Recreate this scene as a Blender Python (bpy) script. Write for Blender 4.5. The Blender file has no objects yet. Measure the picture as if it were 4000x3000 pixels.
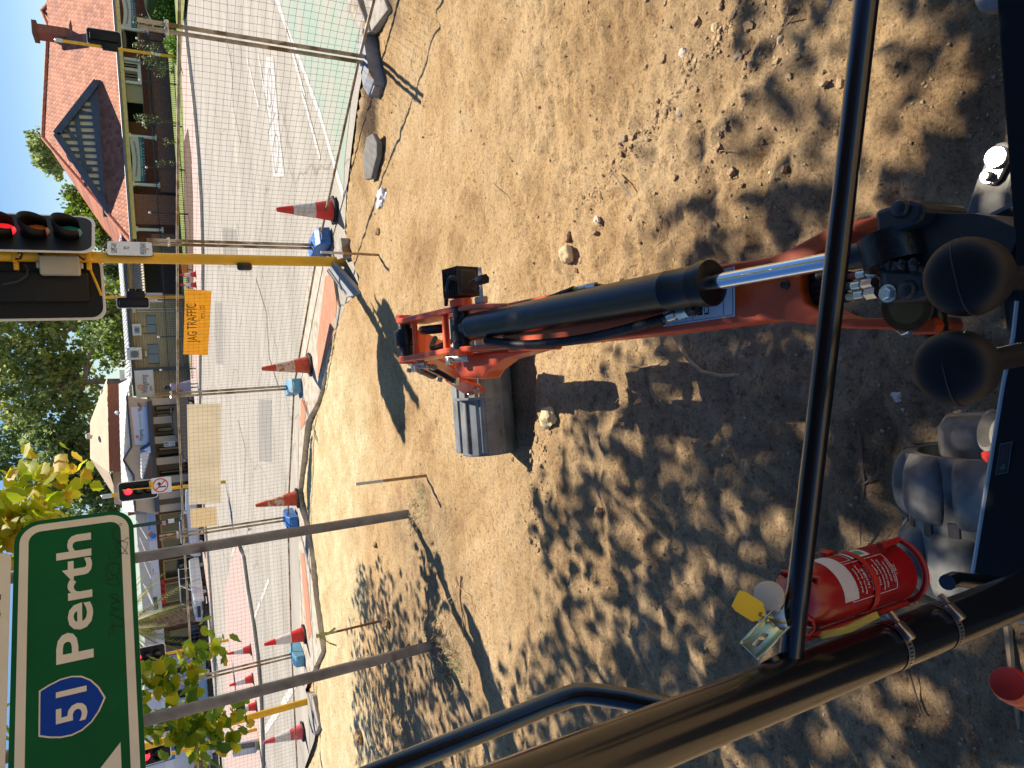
import bpy, bmesh, math, random
from mathutils import Vector, Matrix, noise
random.seed(7)
V = Vector
sc = bpy.context.scene
# ------------------------------------------------------------------ camera, sky, sun, exposure
FPX, CAMH = 2640.0, 2.2                       # focal length in pixels of the 4000 px wide photograph; eye height
def _basis():
    d = V((5030.0, 370.0, -FPX)).normalized()  # straight down, in camera axes (the phone is held on its side)
    up = -d
    fw = V((0, 0, -1)); fw = (fw - up * fw.dot(up)).normalized()
    rt = fw.cross(up)
    return Matrix((rt, fw, up))
CB = _basis()
CAM0 = V((0, 0, CAMH))
cd = bpy.data.cameras.new('camera'); cam = bpy.data.objects.new('camera', cd); sc.collection.objects.link(cam)
cam.matrix_world = Matrix.Translation(CAM0) @ CB.to_4x4()
cd.sensor_width = 36.0; cd.lens = FPX / 4000.0 * 36.0; cd.clip_start = 0.02; cd.clip_end = 3000
sc.camera = cam
SUN_EL, SUN_AZ = math.radians(57), math.radians(37)   # azimuth clockwise from +Y
TOSUN = V((math.sin(SUN_AZ) * math.cos(SUN_EL), math.cos(SUN_AZ) * math.cos(SUN_EL), math.sin(SUN_EL)))
w = bpy.data.worlds.new('World'); sc.world = w; w.use_nodes = True
nt = w.node_tree; bg = nt.nodes['Background']
sky = nt.nodes.new('ShaderNodeTexSky'); sky.sky_type = 'NISHITA'; sky.sun_disc = False
sky.sun_elevation = SUN_EL; sky.sun_rotation = SUN_AZ; sky.air_density = 1.0; sky.dust_density = 0.15; sky.ozone_density = 2.2
bg.inputs['Strength'].default_value = 0.074
hs = nt.nodes.new('ShaderNodeHueSaturation'); hs.inputs['Saturation'].default_value = 1.28; hs.inputs['Hue'].default_value = .51
nt.links.new(sky.outputs[0], hs.inputs['Color']); nt.links.new(hs.outputs[0], bg.inputs['Color'])
sl = bpy.data.lights.new('sun', 'SUN'); so = bpy.data.objects.new('sun', sl); sc.collection.objects.link(so)
sl.energy = 5.0; sl.angle = math.radians(0.5); sl.color = (1.0, 0.90, 0.76)
so.rotation_euler = TOSUN.to_track_quat('Z', 'Y').to_euler()
sc.view_settings.view_transform = 'Standard'; sc.view_settings.look = 'None'
sc.view_settings.exposure = 0.66; sc.view_settings.gamma = 1.0
sc.cycles.max_bounces = 6; sc.cycles.transparent_max_bounces = 8; sc.cycles.use_denoising = True
sc.cycles.caustics_reflective = False; sc.cycles.caustics_refractive = False

# ------------------------------------------------------------------ turning a pixel of the photograph into a place
def ray(px, py): return CB @ V((px - 2000.0, 1500.0 - py, -FPX))
def G(px, py, z=0.0):
    r = ray(px, py); return CAM0 + r * ((z - CAMH) / r.z)
def AT(px, py, Y):
    r = ray(px, py); return CAM0 + r * (Y / r.y)
def DEP(px, py, d): return CAM0 + ray(px, py) * (d / FPX)
def ONP(px, py, p0, n):
    r = ray(px, py); return CAM0 + r * ((p0 - CAM0).dot(n) / r.dot(n))
def PX(p):
    c = CB.transposed() @ (V(p) - CAM0)
    if c.z > -1e-4: return (-9e9, -9e9)
    k = FPX / -c.z; return (2000 + k * c.x, 1500 - k * c.y)

# ------------------------------------------------------------------ materials
def mat(name, col, rough=0.6, metal=0.0, var=0.0, vs=4.0, col2=None, bump=0.0, bs=40.0, coat=0.0, spec=None, obj=False, emit=None, alpha=None, detail=5.0, lo=.35, hi=.65, dirt=None):
    m = bpy.data.materials.new(name); m.use_nodes = True
    t = m.node_tree; b = t.nodes['Principled BSDF']; N = t.nodes.new; L = t.links.new
    c4 = (*col, 1)
    b.inputs['Base Color'].default_value = c4; b.inputs['Roughness'].default_value = rough; b.inputs['Metallic'].default_value = metal
    if coat: b.inputs['Coat Weight'].default_value = coat; b.inputs['Coat Roughness'].default_value = 0.15
    if spec is not None: b.inputs['Specular IOR Level'].default_value = spec
    if emit: b.inputs['Emission Color'].default_value = (*emit[0], 1); b.inputs['Emission Strength'].default_value = emit[1]
    if alpha is not None: b.inputs['Alpha'].default_value = alpha
    if var or col2 or bump or dirt:
        tc = N('ShaderNodeTexCoord'); src = tc.outputs['Object' if obj else 'Object']
        if not obj:
            g = N('ShaderNodeNewGeometry'); src = g.outputs['Position']
    last = None
    if var or col2:
        n = N('ShaderNodeTexNoise'); n.inputs['Scale'].default_value = vs; n.inputs['Detail'].default_value = detail; n.inputs['Roughness'].default_value = .6
        L(src, n.inputs['Vector'])
        r = N('ShaderNodeValToRGB'); L(n.outputs['Fac'], r.inputs['Fac'])
        a = col2 if col2 else tuple(max(0, c * (1 - var)) for c in col)
        z = col if col2 else tuple(min(1, c * (1 + var)) for c in col)
        r.color_ramp.elements[0].position = lo; r.color_ramp.elements[1].position = hi
        r.color_ramp.elements[0].color = (*a, 1); r.color_ramp.elements[1].color = (*z, 1)
        last = r.outputs['Color']
    if dirt:
        n2 = N('ShaderNodeTexNoise'); n2.inputs['Scale'].default_value = dirt[1]; n2.inputs['Detail'].default_value = 6; L(src, n2.inputs['Vector'])
        r2 = N('ShaderNodeValToRGB'); L(n2.outputs['Fac'], r2.inputs['Fac'])
        r2.color_ramp.elements[0].position = dirt[2]; r2.color_ramp.elements[1].position = dirt[2] + .1
        mx = N('ShaderNodeMix'); mx.data_type = 'RGBA'; L(r2.outputs['Color'], mx.inputs[0])
        if last: L(last, mx.inputs[6])
        else: mx.inputs[6].default_value = c4
        mx.inputs[7].default_value = (*dirt[0], 1); last = mx.outputs[2]
        mr = N('ShaderNodeMapRange'); L(r2.outputs['Color'], mr.inputs['Value']); mr.inputs['To Min'].default_value = rough; mr.inputs['To Max'].default_value = .85
        L(mr.outputs['Result'], b.inputs['Roughness'])
    if last: L(last, b.inputs['Base Color'])
    if bump:
        n3 = N('ShaderNodeTexNoise'); n3.inputs['Scale'].default_value = bs; n3.inputs['Detail'].default_value = 4; L(src, n3.inputs['Vector'])
        bp = N('ShaderNodeBump'); bp.inputs['Strength'].default_value = bump; bp.inputs['Distance'].default_value = min(.03, .25 / bs)
        L(n3.outputs['Fac'], bp.inputs['Height']); L(bp.outputs['Normal'], b.inputs['Normal'])
    return m

def brick_mat(name, c1, c2, mortar, bw=.23, bh=.086, ms=.008, plane='XZ', rough=.85):
    m = bpy.data.materials.new(name); m.use_nodes = True; t = m.node_tree; b = t.nodes['Principled BSDF']; N = t.nodes.new; L = t.links.new
    g = N('ShaderNodeNewGeometry'); s = N('ShaderNodeSeparateXYZ'); L(g.outputs['Position'], s.inputs[0])
    add = N('ShaderNodeMath'); add.operation = 'ADD'; L(s.outputs['X'], add.inputs[0]); L(s.outputs['Y'], add.inputs[1])
    c = N('ShaderNodeCombineXYZ')
    if plane == 'XZ': L(add.outputs[0], c.inputs[0]); L(s.outputs['Z'], c.inputs[1])
    else: L(s.outputs['X'], c.inputs[0]); L(s.outputs['Y'], c.inputs[1])
    bt = N('ShaderNodeTexBrick'); L(c.outputs[0], bt.inputs['Vector'])
    bt.inputs['Scale'].default_value = 1.0; bt.inputs['Brick Width'].default_value = bw; bt.inputs['Row Height'].default_value = bh
    bt.inputs['Mortar Size'].default_value = ms; bt.inputs['Color1'].default_value = (*c1, 1); bt.inputs['Color2'].default_value = (*c2, 1); bt.inputs['Mortar'].default_value = (*mortar, 1)
    L(bt.outputs['Color'], b.inputs['Base Color']); b.inputs['Roughness'].default_value = rough
    return m

def tile_roof_mat(name, c1, c2, row=.34, slope=1.0):
    # overlapping clay tiles: rows stepping up the slope (height bands), rolls along X, blotchy colour
    m = bpy.data.materials.new(name); m.use_nodes = True; t = m.node_tree; b = t.nodes['Principled BSDF']; N = t.nodes.new; L = t.links.new
    g = N('ShaderNodeNewGeometry'); s = N('ShaderNodeSeparateXYZ'); L(g.outputs['Position'], s.inputs[0])
    def M(op, a, k):
        x = N('ShaderNodeMath'); x.operation = op
        for i, q in enumerate((a, k)):
            if isinstance(q, (int, float)): x.inputs[i].default_value = q
            else: L(q, x.inputs[i])
        return x.outputs[0]
    rw = M('MULTIPLY', s.outputs['Z'], 1 / (row * .62)); fr = M('FRACT', rw, 0); fl = M('FLOOR', rw, 0)
    xo = M('ADD', M('MULTIPLY', s.outputs['X'], 1 / .3), M('MULTIPLY', fl, .5)); xf = M('FRACT', xo, 0); xi = M('FLOOR', xo, 0)
    c = N('ShaderNodeCombineXYZ'); L(xi, c.inputs[0]); L(fl, c.inputs[1])
    wn = N('ShaderNodeTexWhiteNoise'); wn.noise_dimensions = '2D'; L(c.outputs[0], wn.inputs['Vector'])
    nz = N('ShaderNodeTexNoise'); nz.inputs['Scale'].default_value = .6; nz.inputs['Detail'].default_value = 6; L(g.outputs['Position'], nz.inputs['Vector'])
    f = M('ADD', M('MULTIPLY', wn.outputs['Value'], .55), M('MULTIPLY', nz.outputs['Fac'], .6))
    r = N('ShaderNodeValToRGB'); L(f, r.inputs['Fac']); r.color_ramp.elements[0].color = (*c2, 1); r.color_ramp.elements[1].color = (*c1, 1)
    r.color_ramp.elements[0].position = .2; r.color_ramp.elements[1].position = .8
    L(r.outputs['Color'], b.inputs['Base Color']); b.inputs['Roughness'].default_value = .8
    sn = M('SINE', M('MULTIPLY', xf, math.pi), 0)
    h = M('ADD', M('MULTIPLY', fr, -1.0), M('MULTIPLY', sn, .45))
    bp = N('ShaderNodeBump'); bp.inputs['Strength'].default_value = 1.0; bp.inputs['Distance'].default_value = .09; L(h, bp.inputs['Height']); L(bp.outputs['Normal'], b.inputs['Normal'])
    return m

def wave_mat(name, col, axis='X', pitch=.1, rough=.5, depth=.02, metal=0, var=.08):
    m = mat(name, col, rough, metal, var=var, vs=1.2); t = m.node_tree; b = t.nodes['Principled BSDF']; N = t.nodes.new; L = t.links.new
    g = N('ShaderNodeNewGeometry'); s = N('ShaderNodeSeparateXYZ'); L(g.outputs['Position'], s.inputs[0])
    x = N('ShaderNodeMath'); x.operation = 'MULTIPLY'; L(s.outputs[axis], x.inputs[0]); x.inputs[1].default_value = 2 * math.pi / pitch
    y = N('ShaderNodeMath'); y.operation = 'SINE'; L(x.outputs[0], y.inputs[0])
    bp = N('ShaderNodeBump'); bp.inputs['Distance'].default_value = depth; L(y.outputs[0], bp.inputs['Height']); L(bp.outputs['Normal'], b.inputs['Normal'])
    return m

# ------------------------------------------------------------------ mesh builder
class MB:
    def __init__(s): s.v = []; s.f = []; s.m = []; s.s = []
    def add(s, vs, fs, mi=0, smooth=False):
        o = len(s.v); s.v += [V(p) for p in vs]
        for f in fs: s.f.append([i + o for i in f]); s.m.append(mi); s.s.append(smooth)
        return s
    def quad(s, a, b, c, d, mi=0): return s.add([a, b, c, d], [(0, 1, 2, 3)], mi)
    def poly(s, pts, mi=0): return s.add(pts, [tuple(range(len(pts)))], mi)
    def box(s, c, d, R=None, mi=0):
        R = R or Matrix.Identity(3); c = V(c); h = V(d) / 2
        vs = [c + R @ V((x * h.x, y * h.y, z * h.z)) for x in (-1, 1) for y in (-1, 1) for z in (-1, 1)]
        return s.add(vs, [(0, 1, 3, 2), (4, 6, 7, 5), (0, 4, 5, 1), (2, 3, 7, 6), (0, 2, 6, 4), (1, 5, 7, 3)], mi)
    def bb(s, lo, hi, mi=0):
        lo, hi = V(lo), V(hi); return s.box((lo + hi) / 2, hi - lo, None, mi)
    def rbox(s, c, d, bev=.01, seg=2, R=None, mi=0, smooth=True):
        bm = bmesh.new(); bmesh.ops.create_cube(bm, size=1)
        for q in bm.verts: q.co = V((q.co.x * d[0], q.co.y * d[1], q.co.z * d[2]))
        bmesh.ops.bevel(bm, geom=bm.edges[:], offset=bev, segments=seg, profile=.5, affect='EDGES')
        return s.bm(bm, Matrix.Translation(c) @ (R or Matrix.Identity(3)).to_4x4(), mi, smooth)
    def bm(s, bm, M=None, mi=0, smooth=True):
        bm.verts.index_update(); M = M or Matrix.Identity(4)
        s.add([M @ q.co for q in bm.verts], [[q.index for q in f.verts] for f in bm.faces], mi, smooth); bm.free(); return s
    def prism(s, pts, ex, mi=0, side=None):
        n = len(pts); ex = V(ex); p = [V(q) for q in pts]
        o = len(s.v); s.v += p + [q + ex for q in p]
        s.f.append(list(range(o, o + n))); s.m.append(mi); s.s.append(False)
        s.f.append(list(range(o + 2 * n - 1, o + n - 1, -1))); s.m.append(mi); s.s.append(False)
        for i in range(n):
            j = (i + 1) % n; s.f.append([o + i, o + n + i, o + n + j, o + j]); s.m.append(mi if side is None else side); s.s.append(False)
        return s
    def tube(s, pts, r, n=10, cap=True, mi=0, smooth=True, flat=None):
        pts = [V(p) for p in pts]; k = len(pts); rs = r if isinstance(r, (list, tuple)) else [r] * k
        up = None; o = len(s.v)
        for i, p in enumerate(pts):
            d = (pts[min(i + 1, k - 1)] - pts[max(i - 1, 0)])
            d = d.normalized() if d.length > 1e-9 else V((0, 0, 1))
            if up is None:
                up = V((0, 0, 1)) if abs(d.z) < .9 else V((1, 0, 0))
            a = d.cross(up)
            if a.length < 1e-6: a = d.orthogonal()
            a.normalize(); b = a.cross(d).normalized(); up = b
            for j in range(n):
                t = 2 * math.pi * j / n; s.v.append(p + a * (math.cos(t) * rs[i]) + b * (math.sin(t) * rs[i] * (flat or 1)))
        for i in range(k - 1):
            for j in range(n):
                q = (j + 1) % n; s.f.append([o + i * n + j, o + i * n + q, o + (i + 1) * n + q, o + (i + 1) * n + j]); s.m.append(mi); s.s.append(smooth)
        if cap:
            s.f.append([o + j for j in range(n)][::-1]); s.m.append(mi); s.s.append(False)
            s.f.append([o + (k - 1) * n + j for j in range(n)]); s.m.append(mi); s.s.append(False)
        return s
    def lathe(s, prof, org, axis=(0, 0, 1), n=20, mi=0, smooth=True, sx=1.0, a=None):
        org = V(org); ax = V(axis).normalized(); a = V(a).normalized() if a else ax.orthogonal().normalized(); b = ax.cross(a); o = len(s.v); k = len(prof)
        for r, h in prof:
            for j in range(n):
                t = 2 * math.pi * j / n; s.v.append(org + ax * h + a * (r * math.cos(t) * sx) + b * (r * math.sin(t)))
        for i in range(k - 1):
            for j in range(n):
                q = (j + 1) % n; s.f.append([o + i * n + j, o + i * n + q, o + (i + 1) * n + q, o + (i + 1) * n + j]); s.m.append(mi); s.s.append(smooth)
        s.f.append([o + j for j in range(n)][::-1]); s.m.append(mi); s.s.append(False)
        s.f.append([o + (k - 1) * n + j for j in range(n)]); s.m.append(mi); s.s.append(False)
        return s
    def build(s, name, mats, parent=None, local=False, bevel=0):
        me = bpy.data.meshes.new(name)
        off = V((0, 0, 0))
        if parent is not None and not local:
            q = parent
            while q is not None: off += q.location; q = q.parent
        me.from_pydata([tuple(p - off) for p in s.v], [], s.f)
        for m in (mats if isinstance(mats, (list, tuple)) else [mats]): me.materials.append(m)
        me.polygons.foreach_set('material_index', s.m); me.polygons.foreach_set('use_smooth', s.s)
        bm = bmesh.new(); bm.from_mesh(me); bmesh.ops.recalc_face_normals(bm, faces=bm.faces[:]) if len(bm.faces) < 60000 else None; bm.to_mesh(me); bm.free()
        me.update()
        if any(s.s): me.set_sharp_from_angle(angle=math.radians(38))
        o = bpy.data.objects.new(name, me); sc.collection.objects.link(o)
        if parent is not None: o.parent = parent
        if bevel:
            md = o.modifiers.new('bevel', 'BEVEL'); md.width = bevel; md.segments = 2; md.limit_method = 'ANGLE'; md.angle_limit = math.radians(40)
        return o

def tag(o, label=None, cat=None, group=None, kind=None):
    if label: o['label'] = label
    if cat: o['category'] = cat
    if group: o['group'] = group
    if kind: o['kind'] = kind
    return o
def thing(name, label, cat, loc=(0, 0, 0), rz=0.0, group=None):
    o = bpy.data.objects.new(name, None); sc.collection.objects.link(o); o.location = loc; o.rotation_euler = (0, 0, rz); o.empty_display_size = .2
    return tag(o, label, cat, group)
def copy_tree(o, parent=None):
    c = o.copy(); sc.collection.objects.link(c)
    if parent is not None: c.parent = parent
    for ch in o.children: copy_tree(ch, c)
    return c
def struct(o): return tag(o, kind='structure')

def text_geo(mb, txt, org, ux, uy, height, width=None, mi=0, bold=0.0, align='LEFT', space=1.0, lift=0.003, shear=0.0):
    """lettering as flat mesh in the frame (org, ux, uy); height is the capital height, width stretches the whole line"""
    cu = bpy.data.curves.new('t', 'FONT'); cu.body = txt; cu.size = 1.0; cu.offset = bold; cu.space_character = space; cu.shear = shear; cu.resolution_u = 3
    ob = bpy.data.objects.new('t', cu); me = bpy.data.meshes.new_from_object(ob)
    if len(me.vertices):
        xs = [q.co.x for q in me.vertices]; x0, x1 = min(xs), max(xs); cap = .729
        ky = height / cap; kx = (width / max(1e-6, x1 - x0)) if width else ky
        ox = {'LEFT': x0, 'CENTER': (x0 + x1) / 2, 'RIGHT': x1}[align]
        n = V(ux).cross(V(uy)).normalized()
        mb.add([V(org) + V(ux) * ((q.co.x - ox) * kx) + V(uy) * (q.co.y * ky) + n * lift for q in me.vertices], [list(p.vertices) for p in me.polygons], mi)
    bpy.data.objects.remove(ob); bpy.data.curves.remove(cu); bpy.data.meshes.remove(me)
    return mb
def rnd(a, b): return random.uniform(a, b)
def lerp(a, b, t): return a + (b - a) * t
def rock_bm(r, seed, sub=2, flat=.7, rough=.28):
    bm = bmesh.new(); bmesh.ops.create_icosphere(bm, subdivisions=sub, radius=1)
    o = V((seed * 3.17, seed * 1.31, seed * 7.7))
    for q in bm.verts:
        n = noise.noise(q.co * 1.3 + o) * rough * 1.6 + noise.noise(q.co * 3.1 + o) * rough * .7
        q.co = q.co * (1 + n) * r; q.co.z *= flat
    return bm
# shared paints
M_GALV = mat('galvanised_steel', (.36, .34, .30), .45, .75, var=.25, vs=14, dirt=((.30, .20, .11), 9, .56))
M_BLACK = mat('black_paint', (.010, .011, .013), .22, 0, coat=.6, dirt=((.09, .07, .05), 16, .70))
M_WHITE = mat('white_paint', (.78, .78, .76), .5, var=.05)
M_YELLOW = mat('yellow_pole_paint', (.80, .44, .015), .4, var=.1, vs=3)
M_DARK = mat('dark_plastic', (.013, .013, .014), .45)
M_GLASS = mat('dark_glass', (.02, .025, .03), .08, spec=.8)
M_STEEL = mat('zinc_steel', (.55, .54, .50), .28, .9, var=.15, vs=30)
M_RUBBER = mat('black_rubber', (.012, .012, .013), .55, bump=.15, bs=300)
# ------------------------------------------------------------------ ground: the dirt of the site
def dirt_material():
    m = bpy.data.materials.new('site_dirt'); m.use_nodes = True; t = m.node_tree; b = t.nodes['Principled BSDF']; N = t.nodes.new; L = t.links.new
    g = N('ShaderNodeNewGeometry'); P = g.outputs['Position']
    def noi(sc_, d=6, r=.6, dist=0):
        n = N('ShaderNodeTexNoise'); n.inputs['Scale'].default_value = sc_; n.inputs['Detail'].default_value = d; n.inputs['Roughness'].default_value = r; n.inputs['Distortion'].default_value = dist
        L(P, n.inputs['Vector']); return n.outputs['Fac']
    def ramp(f, e):
        r = N('ShaderNodeValToRGB'); L(f, r.inputs['Fac']); el = r.color_ramp.elements
        while len(el) < len(e): el.new(.5)
        for q, (p, c) in zip(el, e): q.position = p; q.color = (*c, 1)
        return r.outputs['Color']
    def mix(f, a, c, mode='MIX'):
        x = N('ShaderNodeMix'); x.data_type = 'RGBA'; x.blend_type = mode
        for i, q in ((0, f), (6, a), (7, c)):
            if isinstance(q, tuple): x.inputs[i].default_value = (*q, 1)
            elif isinstance(q, float): x.inputs[i].default_value = q
            else: L(q, x.inputs[i])
        return x.outputs[2]
    base = ramp(noi(1.3, 9, .62, .4), [(.28, (.38, .24, .115)), (.46, (.585, .40, .205)), (.60, (.66, .475, .265)), (.74, (.73, .56, .345))])
    pale = ramp(noi(2.2, 8, .65), [(.35, (.64, .49, .26)), (.65, (.82, .70, .45))])
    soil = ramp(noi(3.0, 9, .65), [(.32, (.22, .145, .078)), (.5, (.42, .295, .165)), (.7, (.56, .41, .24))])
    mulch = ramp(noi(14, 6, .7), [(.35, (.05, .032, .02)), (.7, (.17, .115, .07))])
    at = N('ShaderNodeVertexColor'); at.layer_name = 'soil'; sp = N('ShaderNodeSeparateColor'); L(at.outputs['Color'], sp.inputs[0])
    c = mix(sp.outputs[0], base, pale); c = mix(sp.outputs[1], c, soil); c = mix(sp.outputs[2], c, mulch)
    spk = ramp(noi(95, 3, .7), [(.34, (.22, .17, .12)), (.44, (1, 1, 1)), (.58, (1, 1, 1)), (.68, (1.55, 1.45, 1.3))])
    c = mix(.55, c, spk, 'MULTIPLY')
    vo = N('ShaderNodeTexVoronoi'); vo.inputs['Scale'].default_value = 26; L(P, vo.inputs['Vector'])
    peb = ramp(vo.outputs['Distance'], [(.10, (1.25, 1.2, 1.1)), (.2, (1, 1, 1))])
    c = mix(.5, c, peb, 'MULTIPLY')
    mp = N('ShaderNodeMapping'); mp.inputs['Scale'].default_value = (5.5, 15, 4); mp.inputs['Rotation'].default_value = (0, 0, .22); L(P, mp.inputs['Vector'])
    sn = N('ShaderNodeTexNoise'); sn.inputs['Scale'].default_value = 1.0; sn.inputs['Detail'].default_value = 7; sn.inputs['Roughness'].default_value = .65; L(mp.outputs[0], sn.inputs['Vector'])
    c = mix(.7, c, ramp(sn.outputs['Fac'], [(.30, (.66, .60, .52)), (.44, (1, 1, 1)), (.66, (1.1, 1.08, 1.04))]), 'MULTIPLY')
    cl = noi(34, 5, .7); c = mix(.8, c, ramp(cl, [(.36, (.56, .47, .38)), (.45, (1, 1, 1)), (.66, (1.2, 1.17, 1.1))]), 'MULTIPLY')
    L(c, b.inputs['Base Color']); b.inputs['Roughness'].default_value = .95; b.inputs['Specular IOR Level'].default_value = .2
    def bump(f, dist, st, prev=None):
        x = N('ShaderNodeBump'); x.inputs['Distance'].default_value = dist; x.inputs['Strength'].default_value = st; L(f, x.inputs['Height'])
        if prev: L(prev, x.inputs['Normal'])
        return x.outputs['Normal']
    vr = N('ShaderNodeMapRange'); L(vo.outputs['Distance'], vr.inputs['Value']); vr.inputs['From Max'].default_value = .35; vr.inputs['To Min'].default_value = 1; vr.inputs['To Max'].default_value = 0
    n0 = bump(sn.outputs['Fac'], .035, .8); n0 = bump(cl, .022, .9, n0); n1 = bump(noi(9, 8, .70), .05, .9, n0); n2 = bump(vr.outputs['Result'], .010, .6, n1); n3 = bump(noi(120, 4, .75), .011, .9, n2)
    L(n3, b.inputs['Normal'])
    return m
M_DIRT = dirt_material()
def sstep(a, b, x):
    t = max(0.0, min(1.0, (x - a) / (b - a))) if b != a else float(x > a); return t * t * (3 - 2 * t)
def blob(px, py, cx, cy, rx, ry):
    return 1 - sstep(.6, 1.25, math.hypot((px - cx) / rx, (py - cy) / ry))
# the inner edge of the footpath slabs, from right to left (pixels), where the site drops away
EDGE = [(1700, -900), (1520, -150), (1480, 0), (1430, 190), (1400, 350), (1372, 560), (1350, 760), (1345, 900), (1395, 1080), (1405, 1140), (1325, 1200), (1290, 1350), (1262, 1500), (1240, 1570), (1195, 1650), (1180, 1800), (1165, 1930), (1195, 2080), (1215, 2180), (1225, 2300), (1245, 2440), (1258, 2540), (1215, 2640), (1190, 2700), (1240, 2820), (1225, 2900), (1190, 3000), (1170, 3300)]
EDGE_W = [G(*p, 0) for p in EDGE]
def edge_y(x):
    """site boundary: world Y of the slab edge for a given world X (right to left list, X falling)"""
    e = EDGE_W
    if x >= e[0].x: return e[0].y - (x - e[0].x) * 2.5
    for a, b in zip(e, e[1:]):
        if b.x <= x <= a.x:
            t = (x - a.x) / (b.x - a.x) if abs(b.x - a.x) > 1e-6 else 0
            return a.y + (b.y - a.y) * t
    return e[-1].y
def terrain_z(x, y):
    p = V((x, y, 0)); far = sstep(3.5, 6.5, y)
    z = noise.noise(p * .55) * .035 + noise.noise(p * 1.7 + V((3, 1, 0))) * .022 * (1 - .45 * far)
    near = 1 - sstep(2.6, 4.4, y - .25 * max(0, x) + .5 * noise.noise(p * 1.1))
    z += near * (noise.noise(p * 4.2) * .046 + abs(noise.noise(p * 8.5 + V((9, 2, 0)))) * .046 + noise.noise(p * 17) * .016)
    z += noise.noise(p * 11) * .011 + noise.noise(p * 24) * .008 + noise.noise(V((x * 3, y * 13, 2))) * .010
    # wheel and bucket scrape marks across the graded part
    d = x * .83 + y * .56
    z += (1 - near) * .006 * math.sin(d * 9 + 2 * noise.noise(p * .8)) + (1 - near) * .004 * math.sin(d * 31 + 3 * noise.noise(p * 1.4))
    # cut step left of the bucket: the ground this side of it lies a little higher
    sx = .05 + 3.95 - .18 * (x + 1) + .14 * noise.noise(p * 2.3)
    if x < .3: z += .065 * (1 - sstep(sx - .05, sx + .06, y)) * sstep(.3, -.1, x) * (1 - sstep(-2.6, -3.6, x) * .6)
    # rut on the right
    q = (x - .35) * .55 - (y - 3.35) * .83
    z += -.035 * math.exp(-(q / .05) ** 2) * sstep(.3, .7, x) + .022 * math.exp(-((q - .11) / .06) ** 2) * sstep(.3, .7, x)
    # crumbled bank up to the slabs and the heap at the foot of the sign posts
    e = edge_y(x) - y
    z += -.075 * (1 - sstep(.05, .7, e)) * sstep(1.2, -.5, x)
    z += .09 * math.exp(-((x + 2.35) ** 2 + (y - 5.95) ** 2) / .10) + .05 * math.exp(-((x + 1.23) ** 2 + (y - 6.5) ** 2) / .06) + .10 * math.exp(-((x + 4.3) ** 2 / .9 + (y - 7.5) ** 2 / .25))
    return z
def make_dirt():
    xs = []; x = -9.0
    while x < 9.0:
        xs.append(x); x += .028 if -1.3 < x < 1.3 else (.045 if -3.2 < x < 3.2 else .09)
    ys = []; y = .1
    while y < 16.5:
        ys.append(y); y += .026 if y < 3.8 else (.05 if y < 7 else .10)
    nx, ny = len(xs), len(ys); me = bpy.data.meshes.new('dirt_ground'); vs = []; cols = []
    for y in ys:
        for x in xs:
            e = edge_y(x) - y; z = terrain_z(x, y)
            k = sstep(.02, -.06, e); z = z * (1 - k) - .11 * k      # goes under the slabs and the road
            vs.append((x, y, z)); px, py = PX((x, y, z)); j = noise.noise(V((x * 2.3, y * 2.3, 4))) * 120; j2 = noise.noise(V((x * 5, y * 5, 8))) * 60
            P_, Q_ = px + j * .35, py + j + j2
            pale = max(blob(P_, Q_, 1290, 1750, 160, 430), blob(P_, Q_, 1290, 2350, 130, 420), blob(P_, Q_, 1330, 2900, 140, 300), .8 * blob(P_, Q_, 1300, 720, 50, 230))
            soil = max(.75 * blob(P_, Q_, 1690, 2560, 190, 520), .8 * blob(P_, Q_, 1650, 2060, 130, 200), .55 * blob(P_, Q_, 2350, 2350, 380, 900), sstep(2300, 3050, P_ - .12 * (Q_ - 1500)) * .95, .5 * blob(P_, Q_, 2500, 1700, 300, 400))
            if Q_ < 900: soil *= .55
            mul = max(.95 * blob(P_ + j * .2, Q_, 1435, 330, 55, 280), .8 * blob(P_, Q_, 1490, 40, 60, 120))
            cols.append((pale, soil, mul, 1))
    fs = [(j * nx + i, j * nx + i + 1, (j + 1) * nx + i + 1, (j + 1) * nx + i) for j in range(ny - 1) for i in range(nx - 1)]
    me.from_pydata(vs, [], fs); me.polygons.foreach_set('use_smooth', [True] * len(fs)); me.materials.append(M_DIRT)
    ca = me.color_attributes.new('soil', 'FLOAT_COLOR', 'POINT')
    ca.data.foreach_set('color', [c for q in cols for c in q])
    o = bpy.data.objects.new('dirt_ground', me); sc.collection.objects.link(o); return struct(o)
make_dirt()
mb = MB(); mb.quad((-40, -30, -.14), (40, -30, -.14), (40, 16.6, -.14), (-40, 16.6, -.14)); struct(mb.build('ground', M_DIRT))

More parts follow.
